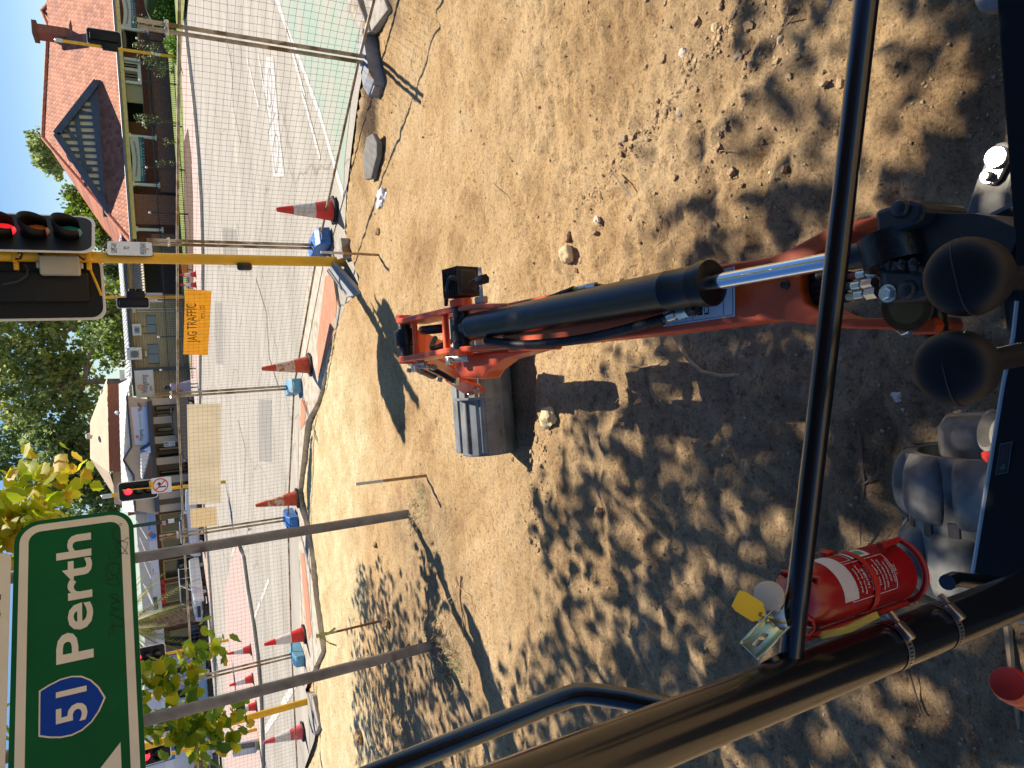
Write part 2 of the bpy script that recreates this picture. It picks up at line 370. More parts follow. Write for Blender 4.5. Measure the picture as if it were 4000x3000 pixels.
# ------------------------------------------------------------------ road, kerbs, footpaths, lawn
def asphalt(name, c1, c2):
    m = mat(name, c2, .92, var=0, col2=c1, vs=.5, bump=.35, bs=160, detail=9, lo=.3, hi=.7)
    t = m.node_tree; N = t.nodes.new; L = t.links.new; b = t.nodes['Principled BSDF']
    g = N('ShaderNodeNewGeometry'); n = N('ShaderNodeTexNoise'); n.inputs['Scale'].default_value = 60; n.inputs['Detail'].default_value = 3; L(g.outputs['Position'], n.inputs['Vector'])
    r = N('ShaderNodeValToRGB'); L(n.outputs['Fac'], r.inputs['Fac']); r.color_ramp.elements[0].position = .38; r.color_ramp.elements[1].position = .62
    r.color_ramp.elements[0].color = (.8, .8, .8, 1); r.color_ramp.elements[1].color = (1.15, 1.15, 1.15, 1)
    x = N('ShaderNodeMix'); x.data_type = 'RGBA'; x.blend_type = 'MULTIPLY'; x.inputs[0].default_value = 1
    mp = N('ShaderNodeMapping'); mp.inputs['Rotation'].default_value = (0, 0, .55); mp.inputs['Scale'].default_value = (.12, 1.3, 1); L(g.outputs['Position'], mp.inputs['Vector'])
    wn = N('ShaderNodeTexNoise'); wn.inputs['Scale'].default_value = 1; wn.inputs['Detail'].default_value = 6; L(mp.outputs[0], wn.inputs['Vector'])
    wr = N('ShaderNodeValToRGB'); L(wn.outputs['Fac'], wr.inputs['Fac']); wr.color_ramp.elements[0].position = .35; wr.color_ramp.elements[1].position = .6; wr.color_ramp.elements[0].color = (.90, .89, .88, 1); wr.color_ramp.elements[1].color = (1.06, 1.05, 1.02, 1)
    vc = N('ShaderNodeTexVoronoi'); vc.feature = 'DISTANCE_TO_EDGE'; vc.inputs['Scale'].default_value = .22; dn = N('ShaderNodeTexNoise'); dn.inputs['Scale'].default_value = .8; dn.inputs['Detail'].default_value = 8; L(g.outputs['Position'], dn.inputs['Vector'])
    av = N('ShaderNodeMix'); av.data_type = 'RGBA'; av.blend_type = 'ADD'; av.inputs[0].default_value = 3.0; L(g.outputs['Position'], av.inputs[6]); L(dn.outputs['Color'], av.inputs[7]); L(av.outputs[2], vc.inputs['Vector'])
    cr = N('ShaderNodeValToRGB'); L(vc.outputs['Distance'], cr.inputs['Fac']); cr.color_ramp.elements[0].position = .002; cr.color_ramp.elements[1].position = .007; cr.color_ramp.elements[0].color = (.68, .66, .63, 1); cr.color_ramp.elements[1].color = (1, 1, 1, 1)
    y1 = N('ShaderNodeMix'); y1.data_type = 'RGBA'; y1.blend_type = 'MULTIPLY'; y1.inputs[0].default_value = 1; L(wr.outputs['Color'], y1.inputs[6]); L(cr.outputs['Color'], y1.inputs[7])
    y2 = N('ShaderNodeMix'); y2.data_type = 'RGBA'; y2.blend_type = 'MULTIPLY'; y2.inputs[0].default_value = 1; L(y1.outputs[2], y2.inputs[6])
    src = b.inputs['Base Color'].links[0].from_socket; L(src, x.inputs[6]); L(r.outputs['Color'], y2.inputs[7]); L(y2.outputs[2], x.inputs[7]); L(x.outputs[2], b.inputs['Base Color'])
    return m
M_ROAD = asphalt('road_asphalt', (.33, .305, .26), (.41, .385, .335))
M_CONC = mat('concrete', (.46, .41, .33), .9, var=.22, vs=6, bump=.3, bs=90, dirt=((.30, .22, .13), 5, .58))
M_KERB = mat('kerb_concrete', (.50, .46, .39), .9, var=.15, vs=3, bump=.2, bs=60)
M_PAVE = brick_mat('red_paving', (.50, .20, .11), (.58, .26, .15), (.36, .20, .13), .2, .1, .006, 'XY')
M_PINK = brick_mat('pink_paving', (.46, .34, .29), (.50, .37, .32), (.42, .31, .26), .4, .2, .006, 'XY')
M_GREEN = mat('green_lane_paint', (.27, .35, .28), .85, var=0, col2=(.36, .35, .29), vs=1.3, detail=9, lo=.38, hi=.58, bump=.2, bs=150)
M_LINE = mat('road_line_paint', (.62, .60, .55), .7, col2=(.42, .40, .36), vs=6, detail=9, lo=.42, hi=.56)
M_LAWN = mat('lawn', (.22, .30, .05), .95, col2=(.13, .17, .035), vs=2.5, bump=.6, bs=60)
M_BRICKD = brick_mat('brown_brick', (.13, .055, .035), (.19, .085, .05), (.16, .11, .08))
mb = MB(); q = [(-70, 5, -.02), (60, 5, -.02), (60, 75, -.02), (-70, 75, -.02)]
road_edge = [(60, 75, -.02), (-70, 75, -.02)]
ep = [(e.x, e.y + .05, -.02) for e in EDGE_W]
mb.poly([(60, 2, -.02), (60, 75, -.02), (-70, 75, -.02), (-70, 11, -.02)] + ep[::-1])
road = struct(mb.build('road', M_ROAD))
mb = MB(); mb.quad((-1500, 60, -.16), (1500, 60, -.16), (1500, 2500, -.16), (-1500, 2500, -.16)); struct(mb.build('ground', mat('far_ground', (.2, .19, .15), .95)))
def strip(pts, width, z, name, m, parent=None, thick=0.0, toward=None):
    """a band of the given width along ground pixels (or world points), offset away from the camera"""
    w_ = [G(*p, z) if not isinstance(p, Vector) else p for p in pts]; mb = MB(); n = len(w_)
    a = []; c = []
    for i, p in enumerate(w_):
        d = (w_[min(i + 1, n - 1)] - w_[max(i - 1, 0)]); d.z = 0; d.normalize(); nn = V((-d.y, d.x, 0))
        if nn.y < 0 and toward is None: nn = -nn
        a.append(V((p.x, p.y, z))); c.append(V((p.x, p.y, z)) + nn * width)
    for i in range(n - 1):
        if thick:
            mb.add([a[i], a[i + 1], c[i + 1], c[i]] + [q - V((0, 0, thick)) for q in (a[i], a[i + 1], c[i + 1], c[i])], [(0, 1, 2, 3), (0, 4, 5, 1), (2, 6, 7, 3), (1, 5, 6, 2), (3, 7, 4, 0)])
        else: mb.quad(a[i], a[i + 1], c[i + 1], c[i])
    return mb.build(name, m, parent)
# far kerb, footpath and verge on the other side
FARK = [(712, -400), (716, -20), (738, 180), (765, 420), (782, 620), (792, 800), (797, 1000), (796, 1130), (786, 1400), (784, 1620), (797, 1950), (818, 2200), (838, 2500), (850, 2800), (856, 3200)]
fk = [G(*p, 0) for p in FARK]
struct(strip(fk, .35, .11, 'kerb', M_KERB, None, .15))
inner = []
for i, p in enumerate(fk):
    d = fk[min(i + 1, len(fk) - 1)] - fk[max(i - 1, 0)]; d.z = 0; d.normalize(); nn = V((-d.y, d.x, 0)); nn = nn if nn.y > 0 else -nn
    inner.append(p + nn * .35)
mb = MB()
for a, b in zip(inner, inner[1:]): mb.quad(V((a.x, a.y, .106)), V((b.x, b.y, .106)), V((b.x, 62, .106)), V((a.x, 62, .106)))
struct(mb.build('footpath', M_PINK))
# bike lane, its edge line and the worn lane markings, as sheets on the road
mb = MB(); gl = [(1060, -60), (1100, 60), (1180, 260), (1250, 450), (1305, 640), (1340, 760)]; near = [(1420, -60), (1400, 150), (1370, 400), (1345, 640), (1342, 762)]
mb.poly([G(*p, -.016) for p in gl] + [G(*p, -.016) for p in near[::-1]]); mb.build('bike_lane', M_GREEN, road)
mb = MB()
def rline(a, b, w0, z=-.012):
    A, B = G(*a, z), G(*b, z); d = (B - A).normalized(); n = V((-d.y, d.x, 0)) * (w0 / 2); mb.quad(A - n, B - n, B + n, A + n)
for a, b in zip(gl, gl[1:]): rline(a, b, .10)
mb.build('lane_line', M_LINE, road)
for a, b in (((1010, 215), (1052, 490)), ((1070, -60), (1138, 180)), ((1135, 175), (1190, 380)), ((1172, 330), (1250, 620)), ((965, 230), (1010, 420)), ((1245, 1150), (1215, 1290))):
    mb = MB(); rline(a, b, .09); mb.build('lane_line', M_LINE, road)
# painted bicycle panel in the lane
mb = MB(); mb.poly([G(*p, -.012) for p in ((1040, 222), (1068, 222), (1090, 500), (1112, 690), (1068, 690), (1052, 520), (1030, 350))]); pan = mb.build('painted_panel', mat('worn_white_paint', (.52, .51, .48), .8, col2=(.42, .40, .36), vs=5, detail=9, lo=.42, hi=.62), road)
mb = MB()
def ring(c, rx, ry, n=20):
    pts = [G(c[0] + rx * math.cos(2 * math.pi * i / n), c[1] + ry * math.sin(2 * math.pi * i / n), -.008) for i in range(n + 1)]
    for a, b in zip(pts, pts[1:]):
        d = (b - a).normalized(); q = V((-d.y, d.x, 0)) * .012; mb.quad(a - q, b - q, b + q, a + q)
ring((1052, 345), 9, 75); ring((1078, 600), 10, 75)
for a, b in (((1052, 345), (1070, 470)), ((1070, 470), (1078, 600)), ((1058, 420), (1062, 540)), ((1045, 520), (1075, 440))): rline(a, b, .02, -.008)
mb.build('painted_bicycle', mat('line_outline', (.22, .21, .2), .85), road)
# patched asphalt and sealed cracks
for pts, c_ in ((((868, 890), (872, 1040), (930, 1046), (925, 896)), (.27, .25, .215)), (((840, 1180), (842, 1420), (872, 1424), (868, 1182)), (.29, .27, .235)), (((1010, 1560), (1012, 1800), (1060, 1806), (1060, 1562)), (.28, .265, .24)), (((905, 420), (918, 640), (950, 636), (936, 416)), (.43, .40, .34))):
    MB().poly([G(*p, -.0165) for p in pts]).build('asphalt_patch', asphalt('patch_asphalt', tuple(.88 * q for q in c_), c_), road)
for pix in ([(880, 120), (905, 260), (912, 420), (940, 560)], [(1000, 1090), (1040, 1220), (1052, 1400), (1090, 1520)], [(930, 1640), (960, 1760), (952, 1930)]):
    q_ = [G(*p, -.014) for p in pix]; mb = MB()
    for a, b in zip(q_, q_[1:]): d = (b - a).normalized(); n = V((-d.y, d.x, 0)) * .025; mb.quad(a - n, b - n, b + n, a + n)
    mb.build('sealed_crack', mat('crack_seal', (.10, .095, .09), .7), road)
# dashed line to the left, brick medians
for a, b in (((1050, 2262), (1020, 2345)), ((1015, 2352), (985, 2440))):
    mb = MB(); rline(a, b, .14); mb.build('lane_line', M_LINE, road)
for a, b in (((1160, 2655), (1100, 2760)), ((1088, 2775), (1035, 2855)), ((1020, 2880), (1000, 2920))):
    mb = MB(); rline(a, b, .22); mb.build('lane_line', M_LINE, road)
mb = MB(); med = [(905, 2180), (925, 2130), (945, 2170), (962, 2300), (985, 2440), (1000, 2560), (1012, 2700), (1020, 2900), (1024, 3200), (880, 3200), (880, 2800), (878, 2500), (880, 2300)]
mb.prism([G(*p, .08) for p in med], (0, 0, -.12), 0, 1); isl = struct(mb.build('traffic_island', [M_PINK, M_KERB]))
strip([(905, 2184), (924, 2130), (945, 2170), (962, 2300), (985, 2440), (1000, 2560), (1012, 2700), (1020, 2900), (1024, 3200)], .22, .088, 'kerb', M_KERB, isl, .04)
# footpath slabs along the near side of the road: concrete rims with red tactile paving inside
def slab(name, pts, z, thick, m, label, parent=None):
    mb = MB(); mb.prism([G(*p, z) for p in pts], (0, 0, -thick)); o = mb.build(name, m, None, bevel=.012); return tag(o, label, 'slab', 'concrete slabs along the fence') if label else struct(o)
near_path = struct(MB().prism([G(*p, .015) for p in ((1262, 985), (1225, 1010), (1190, 1180), (1175, 1330), (1175, 1500), (1168, 1640), (1160, 1900), (1165, 2050), (1170, 2300), (1172, 2550), (1178, 2680), (1212, 2640), (1255, 2545), (1240, 2440), (1222, 2300), (1213, 2180), (1194, 2080), (1163, 1930), (1178, 1800), (1193, 1650), (1238, 1570), (1260, 1500), (1288, 1350), (1323, 1200), (1310, 1150), (1300, 1060), (1305, 1020))], (0, 0, -.14)).build('footpath', M_CONC, None, bevel=.01))
mb = MB(); mb.poly([G(*p, .021) for p in ((1298, 1065), (1270, 1080), (1240, 1330), (1242, 1480), (1300, 1310), (1316, 1190))]); mb.build('tactile_paving', M_PAVE, near_path)
mb = MB(); mb.poly([G(*p, .021) for p in ((1175, 1560), (1172, 1680), (1188, 1660), (1200, 1570))]); mb.build('tactile_paving', M_PAVE, near_path)
mb = MB(); mb.poly([G(*p, .021) for p in ((1174, 2160), (1186, 2330), (1200, 2470), (1207, 2500), (1216, 2470), (1206, 2330), (1187, 2160))]); mb.build('tactile_paving', M_PAVE, near_path)
# ------------------------------------------------------------------ the excavator the picture is taken from
M_ORANGE = mat('orange_red_paint', (.86, .098, .012), .36, 0, var=.12, vs=5, coat=.2, dirt=((.045, .022, .014), 6, .66))
M_ORANGE2 = mat('orange_red_paint_clean', (.76, .088, .015), .33, 0, var=.1, vs=4, coat=.3)
M_GREASE = mat('greasy_steel', (.012, .010, .009), .30, .0, bump=.5, bs=60)
M_CAST = mat('black_casting', (.020, .020, .021), .38, 0, var=.3, vs=8, bump=.15, bs=120, dirt=((.12, .075, .035), 9, .60))
M_CYL = mat('black_cylinder_paint', (.009, .009, .009), .30, 0, spec=.35, dirt=((.06, .052, .04), 7, .68))
M_CHROME = mat('chrome', (.82, .82, .82), .13, 1.0)
M_WORN = mat('worn_rubber', (.26, .255, .22), .8, 0, col2=(.07, .07, .064), vs=7, detail=3, lo=.36, hi=.60, bump=.15, bs=200)
M_BUCKET = mat('grey_bucket_steel', (.20, .215, .225), .5, .3, var=.3, vs=5, dirt=((.28, .16, .07), 18, .60), bump=.1, bs=80)
M_LSTEEL = mat('light_worn_steel', (.22, .21, .19), .6, .2, var=.3, vs=18, dirt=((.30, .17, .07), 26, .64))
M_FIT = mat('zinc_fitting', (.62, .60, .52), .25, .85, var=.1, vs=60)
M_DECAL = mat('decal_white', (.86, .87, .86), .45)
M_INK = mat('decal_ink', (.03, .035, .05), .6)
exc = thing('mini_excavator', 'orange red mini excavator with black cylinder on its boom and a wide grey bucket', 'excavator', (0, 0, 0))
BF, BT = V((.19, .93, .70)), V((.25, 3.10, 1.10))
BA = (BT - BF).normalized(); BS = BA.cross(V((0, 0, 1))).normalized(); BN = BS.cross(BA).normalized()   # along, right, up
def bl(px, py, n=0.0): return ONP(px, py, BF + BN * n, BN)
def bw(l, s_, n): return BF + BA * l + BS * s_ + BN * n
def plate(mb, pix, top, thick, mi=0):
    mb.prism([bl(*p, top) for p in pix], BN * -thick, mi)
# boom: welded box with a forked foot and two side plates at the far end
mb = MB()
plate(mb, [(3124, 1071), (3127, 1134), (3149, 1184), (3226, 1229), (3280, 1246), (3430, 1243), (3655, 1238), (3668, 1270), (3655, 1306), (3500, 1306), (3490, 1288), (3280, 1282), (3090, 1256), (3000, 1252), (2700, 1290), (2400, 1325), (2150, 1350), (1970, 1362), (1964, 1325), (1950, 1280), (1960, 1215), (1966, 1187), (2180, 1142), (2400, 1104), (2700, 1052), (3000, 1005), (3059, 985), (3235, 890), (3411, 845), (3600, 815), (3610, 850), (3413, 897), (3325, 908), (3240, 955), (3181, 1000), (3140, 1035)], 0, .15)
boom = mb.build('boom', M_ORANGE, exc, bevel=.011)
mb = MB()
for pix in ([(1978, 1184), (1852, 1186), (1739, 1202), (1545, 1247), (1550, 1268), (1740, 1226), (1850, 1208), (1985, 1206)], [(1985, 1340), (1860, 1348), (1762, 1356), (1554, 1395), (1558, 1416), (1765, 1378), (1862, 1370), (1985, 1362)]):
    plate(mb, pix, .012, .17)
mb.build('side_plate', M_ORANGE, boom, bevel=.006)
# underside bulge on the left with its bracket
mb = MB(); plate(mb, [(1935, 1370), (1830, 1382), (1770, 1430), (1800, 1478), (1885, 1482), (1905, 1450), (1965, 1405), (2120, 1362)], -.08, .10); mb.build('lower_bracket', M_ORANGE2, boom, bevel=.012)
mb = MB(); plate(mb, [(2150, 1338), (2175, 1352), (2170, 1366), (1985, 1374), (1975, 1352)], .012, .03); mb.build('stiffener', M_ORANGE, boom, bevel=.004)
for (px_, y0, y1, r, m_, nm) in ((1618, 1252, 1390, .014, M_ORANGE, 'cross_tube'), (1737, 1215, 1370, .0165, M_ORANGE, 'cross_tube')):
    MB().tube([bl(px_, y0, -.02), bl(px_ + 10, y1, -.02)], r, 14).build(nm, m_, boom)
MB().tube([bl(1577, 1238, -.05), bl(1592, 1408, -.05)], .036, 18).tube([bl(1580, 1290, -.05), bl(1588, 1352, -.05)], .052, 20).build('end_pin', M_GREASE, boom)
MB().tube([bl(1577, 1232, -.05), bl(1578, 1256, -.05)], .040, 18).build('pin_boss', M_ORANGE, boom); MB().tube([bl(1590, 1390, -.05), bl(1591, 1420, -.05)], .040, 18).build('pin_boss', M_ORANGE, boom)
MB().tube([bl(1800, 1172, -.02), bl(1803, 1200, -.02)], .050, 20).build('pin_boss', M_ORANGE2, boom); MB().tube([bl(1808, 1366, -.02), bl(1810, 1388, -.02)], .046, 20).build('pin_boss', M_ORANGE2, boom)
MB().tube([bl(1803, 1200, -.02), bl(1808, 1362, -.02)], .038, 16).build('cylinder_pin', M_GREASE, boom)
for a, b in (((1745, 1402), (1830, 1396)), ((1610, 1432), (1660, 1424))):
    mbb = MB(); mbb.tube([bl(*a, -.02), bl(*b, -.03)], .018, 10, flat=.4); mbb.rbox(bl(a[0] + 10, a[1] + 8, -.01), (.035, .035, .03), .006); mbb.build('lock_plate', M_STEEL, boom)
# decal on the top face
mb = MB(); dp = [(2870, 1040), (2871, 1235), (2592, 1276), (2590, 1120)]; d0, d1, d2, d3 = [bl(*p, .003) for p in dp]
mb.poly([d0, d1, d2, d3], 0)
du = (d2 - d1); dv = (d0 - d1); n_ = BN
def dq(u0, v0, u1, v1, mi, k=.0012):
    f = lambda u, v: d1 + du * u + dv * v + n_ * k
    mb.quad(f(u0, v0), f(u1, v0), f(u1, v1), f(u0, v1), mi)
for e in ((.02, .03, .98, .04), (.02, .96, .98, .97), (.02, .03, .028, .97), (.972, .03, .98, .97), (.14, .05, .147, .95), (.56, .05, .567, .6)): dq(*e, 1)
for k in range(3): dq(.70 + .07 * k, .10, .735 + .07 * k, .40, 1); dq(.709 + .07 * k, .13, .726 + .07 * k, .37, 0, .0018)
dq(.655, .08, .67, .44, 1); dq(.90, .08, .915, .44, 1); dq(.34, .12, .40, .75, 1); dq(.35, .16, .39, .70, 0, .0018)
for k in range(14): dq(rnd(.42, .54), rnd(.1, .5), rnd(.42, .54), rnd(.1, .5), 1)
Ux = -dv.normalized() * -1; U_ = dv.normalized(); W_ = du.normalized()
lines = ('See operator\'s manual for more', 'information and instructions.', 'SWING BEARING BALL  (13)', 'EVERY 200 HR.', 'SWING BEARING TOOTH', 'EVERY 50 HR.', 'GREASING POINTS', 'DAILY')
for i, tx in enumerate(lines):
    text_geo(mb, tx, d1 + du * (.075 + .033 * i + (.02 if i > 1 else 0)) + dv * (.07 if i not in (2, 4, 6) else .12), U_, -W_, .0036 if i > 1 else .0032, None, 1, .012, lift=.0012)
mb.build('grease_chart', [M_DECAL, M_INK], boom)
MB().lathe([(.012, 0), (.012, .006), (.008, .010)], bl(3068, 1112, 0), BN, 16).build('rubber_plug', M_DARK, boom)
# boom cylinder
CB0 = bl(1803, 1286, -.02); CE = ONP(3425, 986, BF + BN * .10, BN)
ca = (CE - CB0).normalized(); Lc = (CE - CB0).length
gl_end = ONP(2786, 1102, CB0, ca.cross(V((1, 0, 0))).normalized()); lg = (gl_end - CB0).dot(ca)
mb = MB(); mb.lathe([(.038, .03), (.044, .06), (.047, .085), (.058, .10), (.058, .115), (.058, lg - .16), (.0588, lg - .158), (.0588, lg - .155), (.058, lg - .153), (.058, lg - .06), (.0588, lg - .055), (.058, lg - .05), (.058, lg - .03), (.0635, lg - .028), (.0635, lg - .004), (.055, lg), (.024, lg)], CB0, ca, 40)
cyl = mb.build('boom_cylinder', M_CYL, exc)
MB().lathe([(.0215, lg - .01), (.0215, Lc - .10)], CB0, ca, 28).build('rod', M_CHROME, cyl)
MB().lathe([(.026, Lc - .10), (.030, Lc - .095), (.030, Lc - .085), (.027, Lc - .08), (.030, Lc - .03), (.030, Lc + .03)], CB0, ca, 24).build('rod_end', M_CAST, cyl)
MB().tube([CB0 - BS * .055, CB0 + BS * .055], .05, 24).build('base_eye', M_GREASE, cyl)
# hoses: ribbed sleeves with zinc ends
def hose(pts, r, name='hydraulic_hose', rib=True, parent=exc):
    pts = [V(p) for p in pts]; fine = []
    n = len(pts)
    for i in range(n - 1):
        p0, p1, p2, p3 = pts[max(i - 1, 0)], pts[i], pts[i + 1], pts[min(i + 2, n - 1)]
        k = max(4, int((p2 - p1).length / (r * .34 if rib else r)))
        for j in range(k):
            t = j / k; fine.append(.5 * (2 * p1 + (p2 - p0) * t + (2 * p0 - 5 * p1 + 4 * p2 - p3) * t * t + (3 * p1 - p0 - 3 * p2 + p3) * t ** 3))
    fine.append(pts[-1])
    rs = [r * (1.0 if (i // 1) % 2 else .86) if rib else r for i in range(len(fine))]
    return MB().tube(fine, rs, 10).build(name, M_RUBBER, parent)
def fitting(a, b, r, band=None, parent=exc):
    a, b = V(a), V(b); d = (b - a); L_ = d.length; ax = d.normalized()
    mb = MB(); mb.lathe([(r * .8, 0), (r * .8, L_ * .34)], a, ax, 12, 1)
    mb.lathe([(r, L_ * .30), (r, L_ * .58)], a, ax, 14, 0); mb.lathe([(r * .8, L_ * .58), (r * .8, L_ * .66)], a, ax, 12, 0)
    mb.lathe([(r * 1.25, L_ * .66), (r * 1.25, L_)], a, ax, 6, 0, False)
    return mb.build('hose_fitting', [M_FIT, band or M_RUBBER], parent)
hose([bl(1900, 1330, .02), bl(2060, 1345, .02), bl(2300, 1320, .03), bl(2590, 1248, .045)], .017)
fitting(bl(2580, 1250, .045), bl(2690, 1215, .05), .014, mat('dark_green_band', (.01, .05, .03), .5))
MB().tube([bl(2685, 1216, .05), bl(2712, 1200, .055)], .013, 10).lathe([(.02, 0), (.02, .02)], bl(2712, 1205, .04), BN, 12).build('hose_elbow', M_GREASE, exc)
hose([bl(2120, 1178, -.01), bl(2200, 1147, .015), bl(2245, 1130, .02)], .013)
fitting(bl(2235, 1132, .02), bl(2330, 1116, .02), .011, mat('yellow_band', (.65, .50, .03), .5)); MB().tube([bl(2325, 1117, .02), bl(2400, 1128, .0)], .010, 8).build('hydraulic_pipe', M_GREASE, exc)
bands = [mat('blue_band', (.02, .05, .30), .5), mat('red_band', (.45, .06, .02), .5), M_GREASE, mat('cream_band', (.60, .50, .28), .5)]
for i, (y0, y1, x1) in enumerate(((1090, 1030, 3300), (1122, 1072, 3320), (1150, 1115, 3300), (1178, 1152, 3312))):
    n0 = -.05; a, b = bl(x1, y1 + 8, n0 + .05), bl(x1 + 118, y1 - 12, n0 + .08)
    hose([bl(3105, y0, -.10), bl(3180, y0 - 6, n0), bl(x1, y1 + 8, n0 + .05)], .0135); fitting(a, b, .0115, bands[i])
hose([bl(1752, 1280, -.12), bl(1680, 1288, -.06), bl(1650, 1290, -.12)], .022, rib=False)
hose([bl(1700, 1320, -.2), bl(1690, 1360, -.14), bl(1760, 1335, -.16)], .014, rib=False)
hose([bl(1680, 1438, -.1), bl(1730, 1462, -.14), bl(1775, 1490, -.18)], .014)
for p in ((1635, 1400), (1662, 1412), (1600, 1440), (1648, 1448), (1720, 1475)): MB().lathe([(.013, 0), (.013, .02)], bl(*p, -.06), (-1, 0, .3), 6, 0, False).build('bolt', M_FIT, exc)
for p in ((1652, 1412, 1600, 1418), (1660, 1428, 1700, 1436)): fitting(bl(p[0], p[1], -.09), bl(p[2], p[3], -.1), .012)
# swing post: black casting the boom foot and rod end are pinned to
mb = MB()
def lug(pix, top, thick, bev=.012, name='lug', m_=M_CAST, parent=None):
    mb = MB(); mb.prism([ONP(*p, BF + V((0, 0, top)), V((0, 0, 1))) for p in pix], (0, 0, -thick)); return mb.build(name, m_, parent or exc, bevel=bev)
post = lug([(3418, 915), (3424, 1030), (3430, 1034), (3442, 1182), (3470, 1190), (3600, 1178), (3640, 1150), (3640, 1080), (3920, 1060), (3990, 900), (3860, 842), (3800, 832), (3610, 830)], .10, .34, .015, 'swing_post')
lug([(3414, 822), (3553, 778), (3604, 792), (3610, 830), (3575, 880), (3500, 905), (3420, 918)], .145, .16, .018, 'lug', M_CAST, post)
lug([(3427, 1034), (3566, 1036), (3630, 1075), (3632, 1160), (3560, 1180), (3439, 1184)], .145, .16, .018, 'lug', M_CAST, post)
pz = BF + V((0, 0, .10))
MB().tube([ONP(3470, 918, pz, V((0, 0, 1))), ONP(3500, 1032, pz, V((0, 0, 1)))], .062, 28).build('rod_eye', M_GREASE, post)
pin_y = [ONP(3545, 800, BF, V((0, 0, 1))), ONP(3600, 1318, BF, V((0, 0, 1)))]
MB().tube([pin_y[0] - V((0, 0, .05)), pin_y[1] - V((0, 0, .05))], .028, 20).build('foot_pin', M_GREASE, post)
for p, r in (((3520, 815), .019), ((3545, 1132), .019)): MB().lathe([(r, 0), (r, .004), (r * .8, .010), (r * .3, .013)], ONP(*p, BF + V((0, 0, .146)), V((0, 0, 1))), (0, 0, 1), 18).build('grease_cap', M_CAST, post)
def hexbolt(p, r, ax=(0, 0, 1), parent=post, m_=M_FIT):
    MB().lathe([(r * 1.35, 0), (r * 1.35, .003)], p, ax, 16).lathe([(r, .003), (r, .014), (r * .85, .016)], V(p), ax, 6, 0, False).build('bolt', m_, parent)
hexbolt(ONP(3470, 1146, BF + V((0, 0, .146)), V((0, 0, 1))), .014)
hexbolt(bl(3537, 1285, .002), .014, BN, boom)
mb = MB(); mb.lathe([(.045, 0), (.034, .004), (.034, .03), (.05, .03)], ONP(3560, 1200, BF + V((0, 0, .03)), V((0, 0, 1))), (-.1, -.2, 1), 24); mb.build('pin_bush', mat('brass_bush', (.25, .15, .05), .4, .7), post)
for k in range(9):
    a = random.random() * 6.28; p = ONP(rnd(3430, 3640), rnd(1025, 1045), BF + V((0, 0, .15)), V((0, 0, 1)))
    MB().bm(rock_bm(rnd(.006, .014), k, 1, .7), Matrix.Translation(p)).build('grease_lump', M_GREASE, post)
# main frame nose, blade brackets
mb = MB(); mb.prism([G(*p, .62) for p in ((3830, 845), (3925, 795), (4060, 745), (4200, 740), (4200, 1560), (3985, 1560), (3965, 1440), (3925, 1300), (3900, 1100))], (0, 0, -.12)); fr = mb.build('main_frame', mat('dark_frame_paint', (.012, .017, .017), .35, coat=.2, dirt=((.10, .07, .04), 12, .66)), exc, bevel=.012)
mb = MB(); mb.prism([G(*p, .57) for p in ((3768, 835), (3790, 770), (3815, 700), (3835, 660), (3860, 590), (3890, 558), (3930, 552), (3962, 575), (3975, 620), (3962, 680), (3945, 740), (3965, 800), (3880, 845), (3830, 860))], (0, 0, -.035)); br = mb.build('swing_cylinder_bracket', M_LSTEEL, exc, bevel=.006)
mb = MB(); mb.prism([G(*p, .583) for p in ((3832, 690), (3842, 668), (3862, 600), (3890, 572), (3925, 574), (3944, 600), (3935, 640), (3905, 700), (3880, 722), (3850, 722))], (0, 0, -.011)); mb.build('keeper_plate', M_STEEL, br, bevel=.004)
MB().lathe([(.024, 0), (.024, .008), (.021, .011)], G(3898, 615, .583), (0, 0, 1), 28).build('pin_head', M_STEEL, br)
MB().lathe([(.016, 0), (.016, .003)], G(3862, 688, .583), (0, 0, 1), 18).lathe([(.0105, .003), (.0105, .016), (.009, .018)], G(3862, 688, .583), (0, 0, 1), 8).build('bolt', M_STEEL, br)
mb = MB(); mb.prism([G(*p, .45) for p in ((3990, 560), (4100, 560), (4100, 860), (3960, 850), (3948, 745), (3978, 640))], (0, 0, -.1)); mb.build('swing_cylinder', M_GREASE, exc, bevel=.01)
mb = MB(); mb.prism([G(*p, .40) for p in ((3800, -60), (3803, 10), (3815, 35), (3840, 48), (3875, 46), (3950, 26), (4030, 8), (4030, -120))], (0, 0, -.04)); mb.build('blade_bracket', M_LSTEEL, exc, bevel=.008)
mb = MB(); mb.prism([G(*p, .43) for p in ((3955, -60), (3958, 20), (4080, 40), (4080, -100))], (0, 0, -.08)); mb.build('track_guard', M_DARK, exc, bevel=.005)
